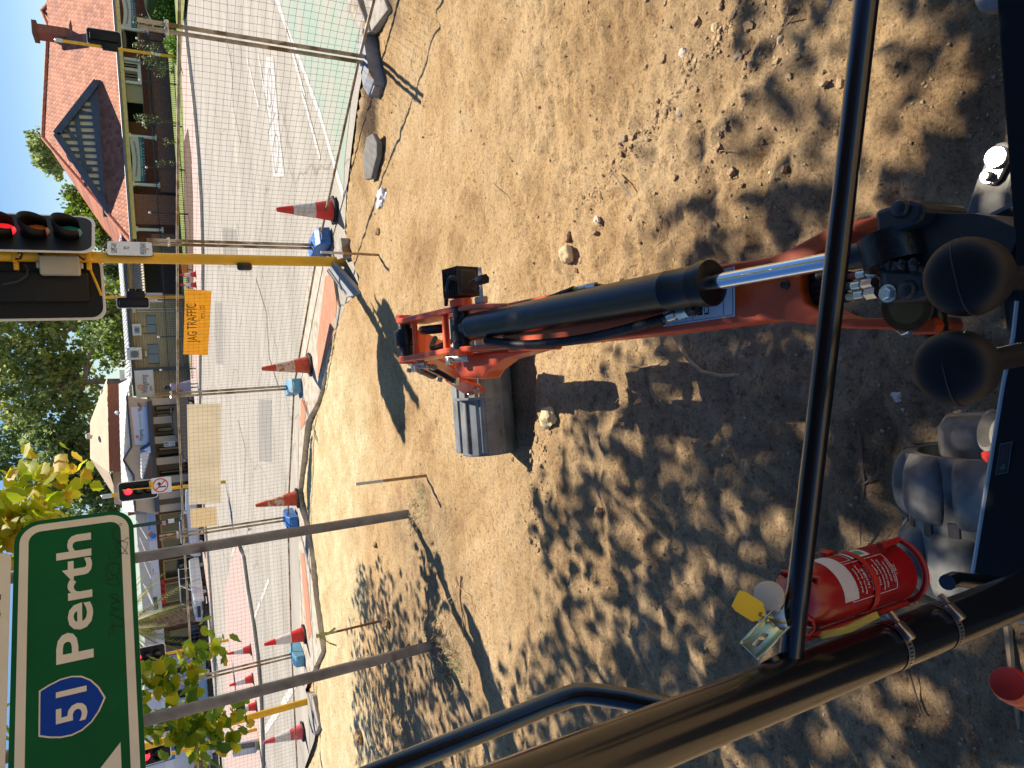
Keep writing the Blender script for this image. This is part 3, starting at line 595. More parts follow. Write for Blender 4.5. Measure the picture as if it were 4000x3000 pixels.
# arm: hangs from the boom end down to the bucket
AE = bl(1590, 1325, -.10); BK = V((.06, 3.97, .42))        # arm pivot, bucket pin
aa = (BK - AE).normalized(); as_ = V((1, 0, 0)); as_ = (as_ - aa * as_.dot(aa)).normalized(); an = as_.cross(aa)
if an.y > 0: an = -an
def aw(l, s_, n): return AE + aa * l + as_ * s_ + an * n
La = (BK - AE).length
def aprism(mb, prof, s0, s1, mi=0): mb.prism([aw(l, s0, n) for l, n in prof], as_ * (s1 - s0), mi)
mb = MB(); aprism(mb, [(.05, -.05), (.10, -.08), (.30, -.10), (La - .05, -.06), (La + .04, -.03), (La + .04, .03), (La - .08, .06), (.30, .09), (.10, .06), (.05, .04)], -.062, .062); arm = mb.build('arm', M_ORANGE2, exc, bevel=.01)
for s_ in (-.10, .085):
    mb = MB(); aprism(mb, [(La - .36, -.02), (La - .30, .08), (La - .12, .13), (La + .02, .10), (La + .05, .0), (La, -.05)], s_, s_ + .014); lk = mb.build('bucket_link', M_ORANGE2, arm, bevel=.004)
    for l, n in ((La - .31, .03), (La - .12, .09), (La + .0, .0)): MB().tube([aw(l, s_ - .012, n), aw(l, s_ + .024, n)], .022, 14).build('link_pin', M_STEEL, lk)
# arm cylinder on the far side of the arm, partly in view left of the boom
MB().tube([aw(.42, -.03, -.13), aw(La * .66, -.03, -.12)], .040, 20).build('bucket_cylinder', M_CYL, exc); MB().tube([aw(La * .66, -.03, -.12), aw(La - .15, -.03, -.07)], .019, 16).build('bucket_cylinder_rod', M_CHROME, exc)
# bucket: wide grading bucket curled with its back to the seat
bk = V((.02, 4.02, 0)); bwid = .96
prof_o = [(-.20, .44), (-.10, .47), (.05, .455), (.16, .42), (.19, .40), (.16, .375), (.02, .36), (-.12, .33), (-.19, .27), (-.235, .20), (-.24, .15), (-.21, .07), (-.12, .02), (.06, .005), (.30, .0)]
def shell(prof, x0, x1, th):
    mb = MB(); n = len(prof)
    outer = [V((0, y, z)) for y, z in prof]; inn = []
    for i, p in enumerate(outer):
        d = (outer[min(i + 1, n - 1)] - outer[max(i - 1, 0)]).normalized(); q = V((0, -d.z, d.y))
        inn.append(p + q * th)
    ring_ = outer + inn[::-1]
    mb.prism([bk + p + V((x0, 0, 0)) for p in ring_], (x1 - x0, 0, 0)); return mb
SY_ = lambda y: .20 + (y - .20) * .74
bkt_prof = [(.20, .405), (.11, .415), (.03, .40), (-.06, .36), (-.14, .30), (-.185, .24), (-.20, .19), (-.19, .12), (-.15, .06), (-.07, .02), (.05, .006), (.28, .0)]
bkt_prof = [(.20, .405), (.12, .415), (.06, .405), (.015, .37), (-.015, .31), (-.02, .25), (-.005, .18), (.035, .11), (.09, .055), (.17, .02), (.34, .0)]
mb = shell(bkt_prof, -bwid / 2, bwid / 2, .014); bucket = mb.build('bucket', M_BUCKET, exc, bevel=.004)
for s_ in (-1, 1):
    mb = MB(); x = s_ * bwid / 2 - (.012 if s_ > 0 else 0); mb.prism([bk + V((x, y, z)) for y, z in bkt_prof], (.012, 0, 0)); mb.build('bucket_side', M_BUCKET, bucket, bevel=.003)
MB().rbox(bk + V((0, .235, .412)), (bwid - .03, .085, .022), .008).build('lip_bar', M_BUCKET, bucket)
MB().rbox(bk + V((0, .075, .408)), (bwid - .04, .02, .035), .006, 2, Matrix.Rotation(.35, 3, 'X')).build('stiffener', M_BUCKET, bucket)
MB().rbox(bk + V((0, -.012, .335)), (bwid - .04, .02, .035), .008, 2, Matrix.Rotation(-.4, 3, 'X')).build('stiffener', M_BUCKET, bucket)
for s_ in (-.105, .095):
    mb = MB(); mb.prism([bk + V((s_, y, z)) for y, z in ((.20, .41), (.12, .47), (-.02, .50), (-.08, .46), (-.11, .36), (-.08, .28), (-.01, .33), (.05, .40))], (.016, 0, 0)); mb.build('bucket_ear', M_BUCKET, bucket, bevel=.004)
for x in (-.33, -.17, .2, .36): hexbolt(bk + V((x, -.012, .20)), .012, (0, -1, .2), bucket, M_BUCKET)
# work light with its bracket on the right of the boom end
WL = bl(1800, 1105, -.04)
Rw = Matrix((BS, BA, BN)).transposed()
mb = MB(); mb.rbox(WL, (.115, .13, .10), .02, 3, Rw)
for k in range(9): mb.rbox(WL + BS * 0 + BA * (-.056 + .014 * k), (.128, .004, .118), .0018, 1, Rw)
wlt = mb.build('work_light', mat('lamp_housing', (.028, .022, .018), .5, dirt=((.10, .07, .045), 20, .62)), exc)
mb = MB(); mb.rbox(bl(1878, 1120, -.02), (.16, .022, .006), .002, 1, Rw @ Matrix.Rotation(.0, 3, 'Z')); mb.rbox(bl(1880, 1172, -.03), (.03, .06, .03), .004, 1, Rw); mb.build('lamp_bracket', mat('zinc_bracket', (.50, .46, .40), .45, .5, var=.2, vs=30), wlt)
MB().lathe([(.022, -.02), (.022, .02)], bl(1885, 1092, .0), BA, 6, 0, False).lathe([(.012, .02), (.012, .045)], bl(1885, 1092, .0), BA, 12).build('knob', M_DARK, wlt)
hose([bl(1785, 1090, .035), bl(1760, 1085, .045), bl(1748, 1120, .02), bl(1742, 1190, -.03)], .010, 'lamp_cable', True, wlt)
hose([bl(1830, 1110, .03), bl(1850, 1095, .04), bl(1870, 1125, .03), bl(1850, 1130, .025)], .004, 'lamp_cable', False, wlt)
# floor plate with its sticker
fz = .80; mb = MB()
fp = [G(3978, 1175, fz), G(3963, 1315, fz), G(3924, 1500, fz), G(3801, 2257, fz)]
mb.prism([fp[0] + V((.10, 0, 0)), fp[0], fp[1], fp[2], fp[3], fp[3] + V((-.02, -.05, 0)), fp[3] + V((-.02, -.7, 0)), V((.8, -.3, fz)), V((.8, fp[0].y, fz))], (0, 0, -.028))
floor = mb.build('floor_plate', mat('black_floor_plate', (.009, .010, .010), .75, 0, spec=.2, bump=.2, bs=250, dirt=((.03, .03, .027), 10, .66)), exc, bevel=.004)
MB().tube([p + V((0, .003, -.004)) for p in fp], .005, 8).build('worn_edge', mat('worn_edge_steel', (.40, .43, .42), .4, .4), floor)
st = [G(*p, fz) for p in ((3891, 1854), (3909, 1734), (3956, 1728), (3939, 1846))]; mb = MB()
su, sv = st[1] - st[0], st[3] - st[0]
def sq(u0, v0, u1, v1, mi, k): mb.quad(*[st[0] + su * u + sv * v + V((0, 0, k)) for u, v in ((u0, v0), (u1, v0), (u1, v1), (u0, v1))], mi)
sq(0, 0, 1, 1, 0, .002); sq(.012, .03, .988, .97, 1, .0026)
for e, mi in (((.14, .35, .16, .75), 2), ((.14, .35, .24, .40), 2), ((.22, .35, .24, .75), 2), ((.14, .70, .24, .75), 2), ((.17, .48, .21, .62), 2), ((.27, .45, .30, .7), 2)): sq(*e, mi, .0032)
for k in range(7): sq(.42 + .07 * k, .25 + .1 * (k % 2), .455 + .07 * k, .38 + .1 * (k % 2), 3, .0032); sq(.42 + .07 * k, .62, .45 + .07 * k, .72, 3, .0032)
mb.build('floor_sticker', [mat('sticker_grey', (.30, .33, .31), .5), mat('sticker_black', (.008, .008, .008), .5), mat('sticker_green', (.10, .16, .12), .5), mat('sticker_red', (.12, .02, .02), .5)], floor)
# control levers
def lever(name, c, d, r, h, low, tilt=(0, 0, 0), mk=M_DARK):
    top = DEP(*c, d); ax = V((tilt[0], tilt[1], 1)).normalized()
    lv = thing(name, None, None, (0, 0, 0)); lv.parent = exc
    MB().tube([top - ax * (h * .35), top - ax * low], .0105, 14).build('rod', mat(name + '_rod', (.04, .038, .035), .28, .4), lv)
    pr = []; n = 20
    for i in range(n + 1):
        t = -math.pi / 2 + math.pi * i / n; x = math.cos(t); y = math.sin(t)
        pr.append((max(.0005, r * (abs(x) ** .62) * (1 - .10 * y * -1)), h / 2 * (abs(y) ** .75) * (1 if y >= 0 else -1)))
    k = MB().lathe(pr, top, ax, 36).build('knob', mat(name + '_knob', (.012, .012, .013), .55, spec=.3, bump=.12, bs=500), lv)
    # moulding seam round the knob
    pts = [top + (V((.35, -.15, 0)).normalized() * math.cos(a) * r * 1.004) + V((0, 0, 1)) * math.sin(a) * h / 2 * 1.0 for a in [i * .12 for i in range(-9, 28)]]
    sm = []
    u = V((1, .15, 0)).normalized()
    for i in range(41):
        t = -math.pi / 2 + math.pi * i / 20; x = math.cos(t); y = math.sin(t)
        rr = r * (abs(x) ** .62) * (1 + .10 * y); sm.append(top + u * (rr * (1 if x >= 0 else -1)) + ax * (h / 2 * abs(y) ** .75 * (1 if y >= 0 else -1)))
    MB().tube(sm[2:-2], .0006, 5).build('seam', M_RUBBER, k); return lv
lever('control_lever', (3789, 1082), .55, .0318, .044, .5, (.00, -.02))
lever('control_lever', (3741, 1436), .56, .0310, .044, .5, (-.06, -.04))
# travel lever grip at the bottom left
p0 = DEP(3935, 2672, .62); p1 = DEP(4120, 2760, .70)
M_REDP = mat('red_plastic', (.50, .03, .02), .38)
gr = MB().lathe([(.006, -.002), (.014, .0), (.016, .006), (.0165, .02), (.0155, .022), (.0165, .024), (.0155, .026), (.0165, .028), (.0155, .030), (.0165, .032), (.017, .06), (.015, .10)], p0, p1 - p0, 22); gr.build('lever_grip', M_REDP, exc)
# left track: worn rubber belt round the front idler
trk = thing('track', None, None, (0, 0, 0)); trk.parent = exc
tx0, tx1 = -.625, -.262; ty, tz, tr = .955, .262, .242
def loop(r, n0=22):
    pts = []
    for i in range(n0 + 1):
        a = math.pi / 2 - math.pi * i / n0; pts.append((ty + r * math.cos(a), tz + r * math.sin(a)))
    for i in range(n0 + 1):
        a = -math.pi / 2 - math.pi * i / n0; pts.append((ty - 1.45 + r * math.cos(a), tz + r * math.sin(a)))
    return pts
lo_, li_ = loop(tr), loop(tr - .03); mb = MB(); n = len(lo_)
for i in range(n):
    j = (i + 1) % n
    for A_, B_ in ((lo_, 1), (li_, 0)): mb.quad(V((tx0, *A_[i])), V((tx1, *A_[i])), V((tx1, *A_[j])), V((tx0, *A_[j])))
    for x in (tx0, tx1): mb.quad(V((x, *lo_[i])), V((x, *lo_[j])), V((x, *li_[j])), V((x, *li_[i])))
belt = mb.build('track_belt', M_WORN, trk)
for f in belt.data.polygons: f.use_smooth = abs(f.normal.x) < .5
w2 = (tx1 - tx0) / 2; cx = (tx0 + tx1) / 2; pitch = .155; per = 2 * math.pi * tr + 2.5
def on_loop(s_):
    """point and outward normal at arc length s_ from the idler's top"""
    a = math.pi * tr
    if s_ < 0: return V((0, ty + s_, tz + tr)), V((0, 0, 1))
    if s_ < a:
        t = math.pi / 2 - s_ / tr; n_ = V((0, math.cos(t), math.sin(t))); return V((0, ty, tz)) + n_ * tr, n_
    return V((0, ty - (s_ - a), tz - tr)), V((0, 0, -1))
for k in range(-4, 6):
    for side in (-1, 1):
        s_ = k * pitch + (.5 * pitch if side > 0 else 0) + .03; mb = MB(); ns = 7; secs = []
        for i in range(ns):
            p, n_ = on_loop(s_ - .066 + .132 * i / (ns - 1)); edge = 1 if 0 < i < ns - 1 else 0
            h = .036 if edge else .004; x0 = cx + side * (.018 if edge else .012); x1 = cx + side * (w2 - .018 if edge else w2 - .002)
            secs.append([V((cx + side * .010, 0, 0)) + p, V((x0 + side * .012, 0, 0)) + p + n_ * h, V((x1 - side * .02, 0, 0)) + p + n_ * h, V((cx + side * (w2 + .002), 0, 0)) + p])
        vs = [q for s2 in secs for q in s2]; fs = []
        for i in range(ns - 1):
            for j in range(3): fs.append((i * 4 + j, i * 4 + j + 1, i * 4 + j + 5, i * 4 + j + 4))
        fs += [(0, 1, 2, 3), ((ns - 1) * 4 + 3, (ns - 1) * 4 + 2, (ns - 1) * 4 + 1, (ns - 1) * 4)]
        mb.add(vs, fs, 0, True); o = mb.build('track_lug', M_WORN, trk); md = o.modifiers.new('s', 'SUBSURF'); md.levels = 2; md.render_levels = 2
for k in range(-3, 6):
    p, n_ = on_loop(k * pitch * .5 + .02); a = Matrix((V((1, 0, 0)), n_.cross(V((1, 0, 0))), n_)).transposed()
    MB().rbox(p + V((cx, 0, 0)) - n_ * .004, (.05, .034, .014), .004, 1, a).build('drive_window', M_DARK, trk)
MB().lathe([(.14, 0), (.16, .02), (.16, .09), (.14, .12)], V((tx1 - .03, ty, tz)), (1, 0, 0), 32).build('idler_wheel', M_LSTEEL, trk)
idl = G(3868, 1722, .52)
MB().lathe([(.035, -.02), (.048, 0), (.048, .12), (.040, .125), (.036, .10)], idl - V((0, .09, .05)), (.25, .55, .8), 28).build('final_drive_hub', M_LSTEEL, exc)
MB().lathe([(.014, 0), (.016, .01), (.012, .02), (.002, .024)], G(3882, 1775, .56), (-.3, .6, .7), 18).build('red_cap', M_REDP, exc)
MB().bb((tx1 - .02, -.6, .08), (tx1 + .10, .55, .36)).build('track_frame', M_CAST, exc, bevel=.01)
# canopy post, front rail and grab rail
PO = V((-.555, .832, 0)).normalized() * .673
cp = MB().tube([PO + V((0, 0, .55)), PO + V((0, 0, 2.9))], .0302, 32).build('canopy_post', M_BLACK, exc)
RL, RR = DEP(3088, 2575, .80), DEP(3385, 0, .785); rd = (RR - RL).normalized()
MB().tube([PO + (RL - PO) * .0 + V((0, 0, RL.z - 0)), RL, RR, RR + rd * .35], .0134, 20).build('front_rail', M_BLACK, exc)
MB().tube([DEP(3005, 2572, .80), PO + V((0, 0, DEP(3025, 2640, .8).z))], .0135, 16).build('tube_stub', M_BLACK, exc)
g = [PO + V((0, 0, DEP(2690, 2790, .76).z)), DEP(2610, 2765, .78), DEP(2452, 2730, .80), DEP(2360, 2716, .815), DEP(2300, 2709, .82), DEP(2250, 2712, .823), DEP(2200, 2728, .822), DEP(2136, 2752, .82), DEP(2000, 2809, .81), DEP(1760, 2905, .80), DEP(1520, 3000, .79), DEP(1100, 3170, .78)]
MB().tube(g, .0128, 18).build('grab_rail', M_BLACK, exc)
MB().tube([DEP(3995, 2290, 1.12), DEP(3730, 2262, 1.06), DEP(3700, 2275, 1.04)], .012, 12).build('tube_stub', M_BLACK, exc)
# canopy roof on the post, out of view, stretched to shade levers and floor
mb = MB(); mb.rbox((.55, .2, 2.95), (1.9, 3.1, .06), .02); mb.build('oversized_canopy_roof', M_DARK, exc)

# ------------------------------------------------------------------ fire extinguisher strapped to the post
EQ = DEP(3380, 2258, .90); ex0, ey0 = EQ.x, EQ.y
def zat(px_):    # height on the extinguisher's axis that shows at this picture column
    lo, hi = .5, 2.2
    for _ in range(40):
        m_ = (lo + hi) / 2
        if PX((ex0, ey0, m_))[0] > px_: lo = m_
        else: hi = m_
    return (lo + hi) / 2
zb, zs, zt = zat(3485), zat(3170), zat(3050); er = .0385
ext = thing('fire_extinguisher', 'small red fire extinguisher with white band and yellow tag, clamped to the black canopy post', 'fire extinguisher', (ex0, ey0, zb))
M_RED = mat('extinguisher_red', (.33, .008, .010), .32, 0, coat=.3, var=.08, vs=10, dirt=((.22, .03, .02), 22, .66))
hh = zs - zb
body = MB().lathe([(.028, -.002), (.034, .0), (er, .006), (er, hh), (er * .985, hh + .012), (er * .90, hh + .026), (er * .72, hh + .038), (er * .45, hh + .046), (.014, hh + .05), (.012, hh + .06)], (ex0, ey0, zb), (0, 0, 1), 40).build('cylinder', M_RED, ext)
fa = math.atan2(-ey0, -ex0)           # direction from the bottle towards the seat
def wrap(z0, z1, a0, a1, rr, mi, mb):
    k = max(2, int(abs(a1 - a0) / .12))
    for i in range(k):
        t0, t1 = lerp(a0, a1, i / k), lerp(a0, a1, (i + 1) / k)
        c = lambda t, z: V((ex0 + rr * math.cos(t), ey0 + rr * math.sin(t), z)); mb.quad(c(t0, z0), c(t1, z0), c(t1, z1), c(t0, z1), mi)
lb = MB(); z1 = zb + hh * .93; wrap(z1 - .026, z1, fa - .55, fa + 1.9, er + .0006, 0, lb)
za, zc = zb + hh * .30, zb + hh * .83
for (s0, s1, a0, a1) in ((za, za + .0012, fa - .62, fa + .62), (zc, zc + .0012, fa - .62, fa + .62), (za, zc, fa - .62, fa - .60), (za, zc, fa + .60, fa + .62), (zc - .03, zc - .0288, fa + .70, fa + 1.35), (zc + .002, zc + .0032, fa + .70, fa + 1.35), (zc - .03, zc, fa + .70, fa + .72)): wrap(s0, s1, a0, a1, er + .0006, 0, lb)
wrap(zb + hh * .40, zb + hh * .62, fa + .72, fa + 1.25, er + .0006, 0, lb); wrap(zb + hh * .44, zb + hh * .58, fa + .82, fa + 1.12, er + .001, 1, lb)
def wtext(txt, z, h, a_mid, bold=.0, wd=None):
    t = MB(); text_geo(t, txt, (0, 0, 0), (1, 0, 0), (0, 1, 0), h, wd, 0, bold, 'CENTER', lift=0)
    vs = []
    for p in t.v:
        a = a_mid + p.x / er; vs.append(V((ex0 + (er + .0007) * math.cos(a), ey0 + (er + .0007) * math.sin(a), z + p.y)))
    lb.add(vs, t.f, 0)
wtext('SPECIFICATIONS', zc - .010, .0058, fa, .02, .040)
for i, (tx, wd) in enumerate((('Shelf Air Pressure', .030), ('Model No. Fire Rating', .036), ('1A:10B:E', .024), ('Nozzle Discharge', .032), ('Pressure Test 2.5 MPa', .036), ('Dist. Agent', .026), ('Maintenance And Recharge', .040), ('FIRE DISTRIBUTOR', .036), ('(AUSTRALIA)', .026), ('UNIT PACKING', .030), ('1 KG', .012))):
    wtext(tx, zc - .019 - .0072 * i, .0034 if i != 2 else .0046, fa, .012, wd)
lb.build('extinguisher_label', [mat('label_white', (.62, .60, .60), .5), mat('label_green', (.05, .30, .16), .5)], ext)
# wire bracket of red rod and strap
def arc(z, r, a0, a1, k=14): return [V((ex0 + r * math.cos(lerp(a0, a1, i / k)), ey0 + r * math.sin(lerp(a0, a1, i / k)), z)) for i in range(k + 1)]
pa = math.atan2(PO.y - ey0, PO.x - ex0)    # towards the post
brk = MB().tube(arc(zb - .006, er + .004, pa - 2.6, pa + 2.6, 26), .0042, 10).tube([V((ex0, ey0, z)) + V((math.cos(pa), math.sin(pa), 0)) * (er + .006) for z in (zb - .004, zs + .045)], .0045, 10)
brk.tube([V((ex0 + (er + .004) * math.cos(pa + 2.6), ey0 + (er + .004) * math.sin(pa + 2.6), zb - .006)), V((ex0 + (er + .010) * math.cos(pa + 2.4), ey0 + (er + .010) * math.sin(pa + 2.4), zb + .05))], .0042, 10)
brk.tube([V((ex0, ey0, zs + .005)) + V((math.cos(pa - .25), math.sin(pa - .25), 0)) * (er + .006), V((ex0, ey0, zs + .02)) + V((math.cos(fa + .4), math.sin(fa + .4), 0)) * (er + .003), V((ex0, ey0, zs + .035)) + V((math.cos(fa + 1.5), math.sin(fa + 1.5), 0)) * (er * .9)], .004, 10)
brk.build('bracket', mat('bracket_red', (.40, .02, .018), .4), ext)
sb = MB(); zst = zb + hh * .56; wrap(zst - .005, zst + .005, pa - 3.0, pa + 3.0, er + .0022, 0, sb); sb.rbox(V((ex0 + (er + .004) * math.cos(fa + 1.9), ey0 + (er + .004) * math.sin(fa + 1.9), zst)), (.014, .014, .018), .003); sb.build('strap', mat('strap_red', (.48, .03, .015), .35), ext)
# valve head, lever, gauge cap, tag
vt = V((ex0, ey0, zs + .05)); side = V((math.cos(fa), math.sin(fa), 0)); lat = V((-side.y, side.x, 0))
vl = MB().lathe([(.014, 0), (.014, .012), (.011, .014), (.011, .03)], vt, (0, 0, 1), 18).rbox(vt + V((0, 0, .032)), (.03, .024, .02), .004).build('valve', M_STEEL, ext)
gd = DEP(3005, 2330, .80) ; gdir = (gd - (vt + V((0, 0, .02)))).normalized()
MB().lathe([(.008, 0), (.008, .012), (.015, .014), (.016, .024), (.0165, .026), (.0165, .032), (.015, .034)], vt + V((0, 0, .02)), gdir, 24).build('gauge', M_STEEL, vl)
MB().lathe([(.0172, .026), (.0172, .034), (.013, .037)], vt + V((0, 0, .02)), gdir, 24).build('gauge_cap', mat('frosted_cap', (.50, .46, .38), .5), vl)
hA = DEP(3045, 2420, .80); hB = DEP(2945, 2525, .79); hd = (hB - hA).normalized(); hs = hd.cross((hA - CAM0).normalized()).normalized(); hn = hs.cross(hd)
Rh = Matrix((hd, hs, hn)).transposed()
MB().rbox(lerp(hA, hB, .62), (.052, .026, .006), .003, 2, Rh).rbox(lerp(hA, hB, .62) - hn * .008 - hs * .012, (.052, .003, .018), .001, 1, Rh).rbox(lerp(hA, hB, .62) - hn * .008 + hs * .012, (.052, .003, .018), .001, 1, Rh).build('squeeze_lever', mat('zinc_lever', (.66, .66, .40), .25, .8, var=.15, vs=40), ext)
MB().rbox(hA - hd * .004 + hn * .002, (.03, .024, .012), .004, 2, Rh).rbox(hA - hd * .004 + hn * .0085, (.018, .010, .002), .0008, 1, Rh, 1).build('handle', [M_STEEL, M_DARK], ext)
MB().tube([hA - hn * .02 + hd * .03, hA - hn * .035 + hd * .05, hA - hn * .055 + hd * .045], .004, 8, flat=.5).build('trigger', M_STEEL, ext)
tA, tB = DEP(2895, 2350, .78), DEP(2985, 2408, .79); td = (tB - tA).normalized(); ts = td.cross((tA - CAM0).normalized()).normalized(); tn = ts.cross(td)
tw = .0125; mb = MB(); tl = (tB - tA).length
mb.prism([tA - td * .008 - ts * tw * .8, tA - td * .010 + ts * tw * .8, tA + td * 0 + ts * tw, tA + td * tl * .72 + ts * tw, tA + td * tl + ts * .004, tA + td * tl - ts * .004, tA + td * tl * .72 - ts * tw, tA - ts * tw], tn * .0009)
tg = mb.build('inspection_tag', mat('yellow_tag', (.80, .56, .02), .4), ext)
MB().lathe([(.0028, 0), (.0028, .0005)], tB - td * .006 + tn * -.0012, tn, 12).build('eyelet', mat('rust_eyelet', (.35, .12, .02), .6), tg)
MB().tube([tB - td * .006 - tn * .001, tB + td * .012 + ts * .004, DEP(3045, 2425, .785), DEP(3080, 2436, .80)], .0016, 8).build('tag_tie', mat('yellow_tie', (.70, .58, .20), .45), ext)
mb = MB(); t2 = [DEP(3425, 2388, .80), DEP(3437, 2412, .80), DEP(3330, 2468, .805), DEP(3215, 2496, .81), DEP(3200, 2486, .81), DEP(3215, 2466, .805), DEP(3310, 2446, .80)]
mb.prism(t2, V((0, .0005, .0008))); mb.build('service_tag', mat('worn_yellow_tag', (.55, .40, .03), .6, col2=(.40, .28, .06), vs=30), ext)
MB().tube([DEP(3150, 2410, .81), DEP(3175, 2425, .81), DEP(3180, 2455, .815), DEP(3160, 2480, .815), DEP(3148, 2478, .815)], .0022, 8).build('pull_ring', M_REDP, ext)
MB().tube([DEP(3155, 2445, .815), DEP(3190, 2447, .815), DEP(3215, 2465, .81), DEP(3200, 2490, .81), DEP(3160, 2484, .815)], .0009, 6).build('wire_loop', M_DARK, ext)
# two hose clamps round the post
for (pxa, lx) in ((3470, 3480), (3665, 3670)):
    z = None; lo, hi = .6, 2.2
    for _ in range(40):
        m_ = (lo + hi) / 2
        if PX((PO.x, PO.y, m_))[0] > pxa: lo = m_
        else: hi = m_
    z = lo; k = 40; mb = MB(); cc = []
    for i in range(k):
        a0, a1 = 2 * math.pi * i / k, 2 * math.pi * (i + 1) / k
        f = lambda a, r, zz: V((PO.x + r * math.cos(a), PO.y + r * math.sin(a), zz))
        mb.quad(f(a0, .0312, z - .006), f(a1, .0312, z - .006), f(a1, .0312, z + .006), f(a0, .0312, z + .006), 0)
        mb.quad(f(a0 + .03, .0315, z - .003), f(a1 - .06, .0315, z - .003), f(a1 - .06, .0315, z + .003), f(a0 + .03, .0315, z + .003), 1)
    sa = math.atan2(-PO.y, -PO.x) + .25; sp = f(sa, .036, z); tg_ = V((-math.sin(sa), math.cos(sa), 0)); Rc = Matrix((tg_, V((math.cos(sa), math.sin(sa), 0)), V((0, 0, 1)))).transposed()
    mb.rbox(sp, (.024, .010, .013), .003, 2, Rc); mb.lathe([(.0045, .012), (.0045, .018), (.0055, .018), (.0055, .026)], sp, tg_, 8, 0, False)
    mb.build('hose_clamp', [M_STEEL, M_DARK], ext)
# ------------------------------------------------------------------ temporary fence
J = [G(1470, 240, .0), G(1275, 965, .0), G(1172, 1515, .0), G(1161, 2033, .0), G(1186, 2562, .0)]
J = [V((3.40, 6.67, 0)), V((2.09, 9.45, 0)), V((.23, 12.18, 0)), V((-2.24, 13.47, 0)), V((-4.98, 13.88, 0)), V((-7.85, 14.35, 0))]
J.insert(0, V((4.55, 4.05, 0)))
M_WIRE = mat('fence_wire', (.17, .15, .13), .6, .4, var=.3, vs=9)
M_PIPE = mat('fence_pipe', (.40, .35, .27), .50, .55, var=.35, vs=7, dirt=((.27, .19, .10), 5, .50))
FT = [1.80, 1.82, 1.86, 1.92, 1.96, 1.98, 2.0]; FH = [2.14, 2.15, 2.2, 2.32, 2.34, 2.38, 2.4]; FB = [.19, .18, .11, .10, .17, .22, .22]
def fence_panel(i, label):
    A, B = J[i], J[i + 1]; d = (B - A).normalized(); A2, B2 = A + d * .035, B - d * .035; L_ = (B2 - A2).length
    nrm = V((-d.y, d.x, 0)); nrm = nrm if nrm.y < 0 else -nrm
    t = thing('temporary_fence_panel', label, 'fence panel', A2, 0, 'temporary fence panels along the road')
    fr = MB()
    a1, b1, a0, b0 = FT[i], FT[i + 1], FB[i], FB[i + 1]
    for p, h in ((A2, FH[i]), (B2, FH[i + 1])):
        mb = MB(); mb.tube([p + V((0, 0, .05)), p + V((0, 0, h))], .0195, 14)
        mb.build('post', M_PIPE, t)
    for z0, z1, nm in ((a1, b1, 'top_rail'), (a0, b0, 'bottom_rail')): MB().tube([A2 + d * .018 + V((0, 0, z0)), B2 - d * .018 + V((0, 0, z1))], .0165, 12).build(nm, M_PIPE, t)
    # welded mesh, slightly bulged between the rails
    mb = MB(); nx = int(L_ / .076); nz = 25; bul = [rnd(-.03, .03) for _ in range(6)]
    def wp(u, v):
        z = lerp(lerp(a0, b0, u), lerp(a1, b1, u), v); k = math.sin(math.pi * u) * math.sin(math.pi * v)
        off = k * (bul[0] + bul[1] * math.sin(5 * u + i) + bul[2] * math.cos(7 * v + 3 * u)) + .012 * noise.noise(V((u * 6 + i * 9, v * 5, 0))) * min(1, 8 * k)
        sag = -.035 * math.sin(math.pi * v) * math.sin(u * 6 + i) * .5 - .01 * k
        return A2 + d * (L_ * u) + nrm * off + V((0, 0, z + sag * min(1, 6 * k)))
    def wire(pts, r=.0015):
        o = len(mb.v); k = len(pts)
        for p in pts: mb.v += [p + V((0, 0, r)) + d * 0, p - V((0, 0, r)) * .5 + d * r, p - V((0, 0, r)) * .5 - d * r + nrm * r]
        for q in range(k - 1):
            for j in range(3): mb.f.append([o + q * 3 + j, o + q * 3 + (j + 1) % 3, o + q * 3 + 3 + (j + 1) % 3, o + q * 3 + 3 + j]); mb.m.append(0); mb.s.append(False)
    def wirev(pts, r=.0015):
        o = len(mb.v); k = len(pts)
        for p in pts: mb.v += [p + d * r, p - d * r * .6 + nrm * r, p - d * r * .6 - nrm * r]
        for q in range(k - 1):
            for j in range(3): mb.f.append([o + q * 3 + j, o + q * 3 + (j + 1) % 3, o + q * 3 + 3 + (j + 1) % 3, o + q * 3 + 3 + j]); mb.m.append(0); mb.s.append(False)
    for k in range(1, nx): wirev([wp(k / nx, v / 12) for v in range(13)])
    for k in range(1, nz): wire([wp(u / 20, k / nz) for u in range(21)])
    mb.build('mesh', M_WIRE, t)
    # coupler clamps at the next post
    for z in (FT[i + 1] + .10,):
        MB().rbox(B2 + d * .03 + V((0, 0, z)), (.13, .05, .035), .006, 2, Matrix((d, nrm, V((0, 0, 1)))).transposed()).lathe([(.008, 0), (.008, .05)], B2 + d * .03 + nrm * .02 + V((0, 0, z)), nrm, 6, 0, False).build('clamp', M_STEEL, t)
    return t
for i, lb in enumerate(('fence panel at the right edge, running out of the picture beside the green bike lane', 'fence panel in front of the painted bicycle, right of the tall yellow signal pole', 'wire fence panel carrying the orange hand-lettered board', 'wire fence panel carrying the two blank beige boards', 'wire fence panel behind the right leg of the green road sign', 'wire fence panel at the left edge behind the left leg of the green road sign')):
    fence_panel(i, lb)
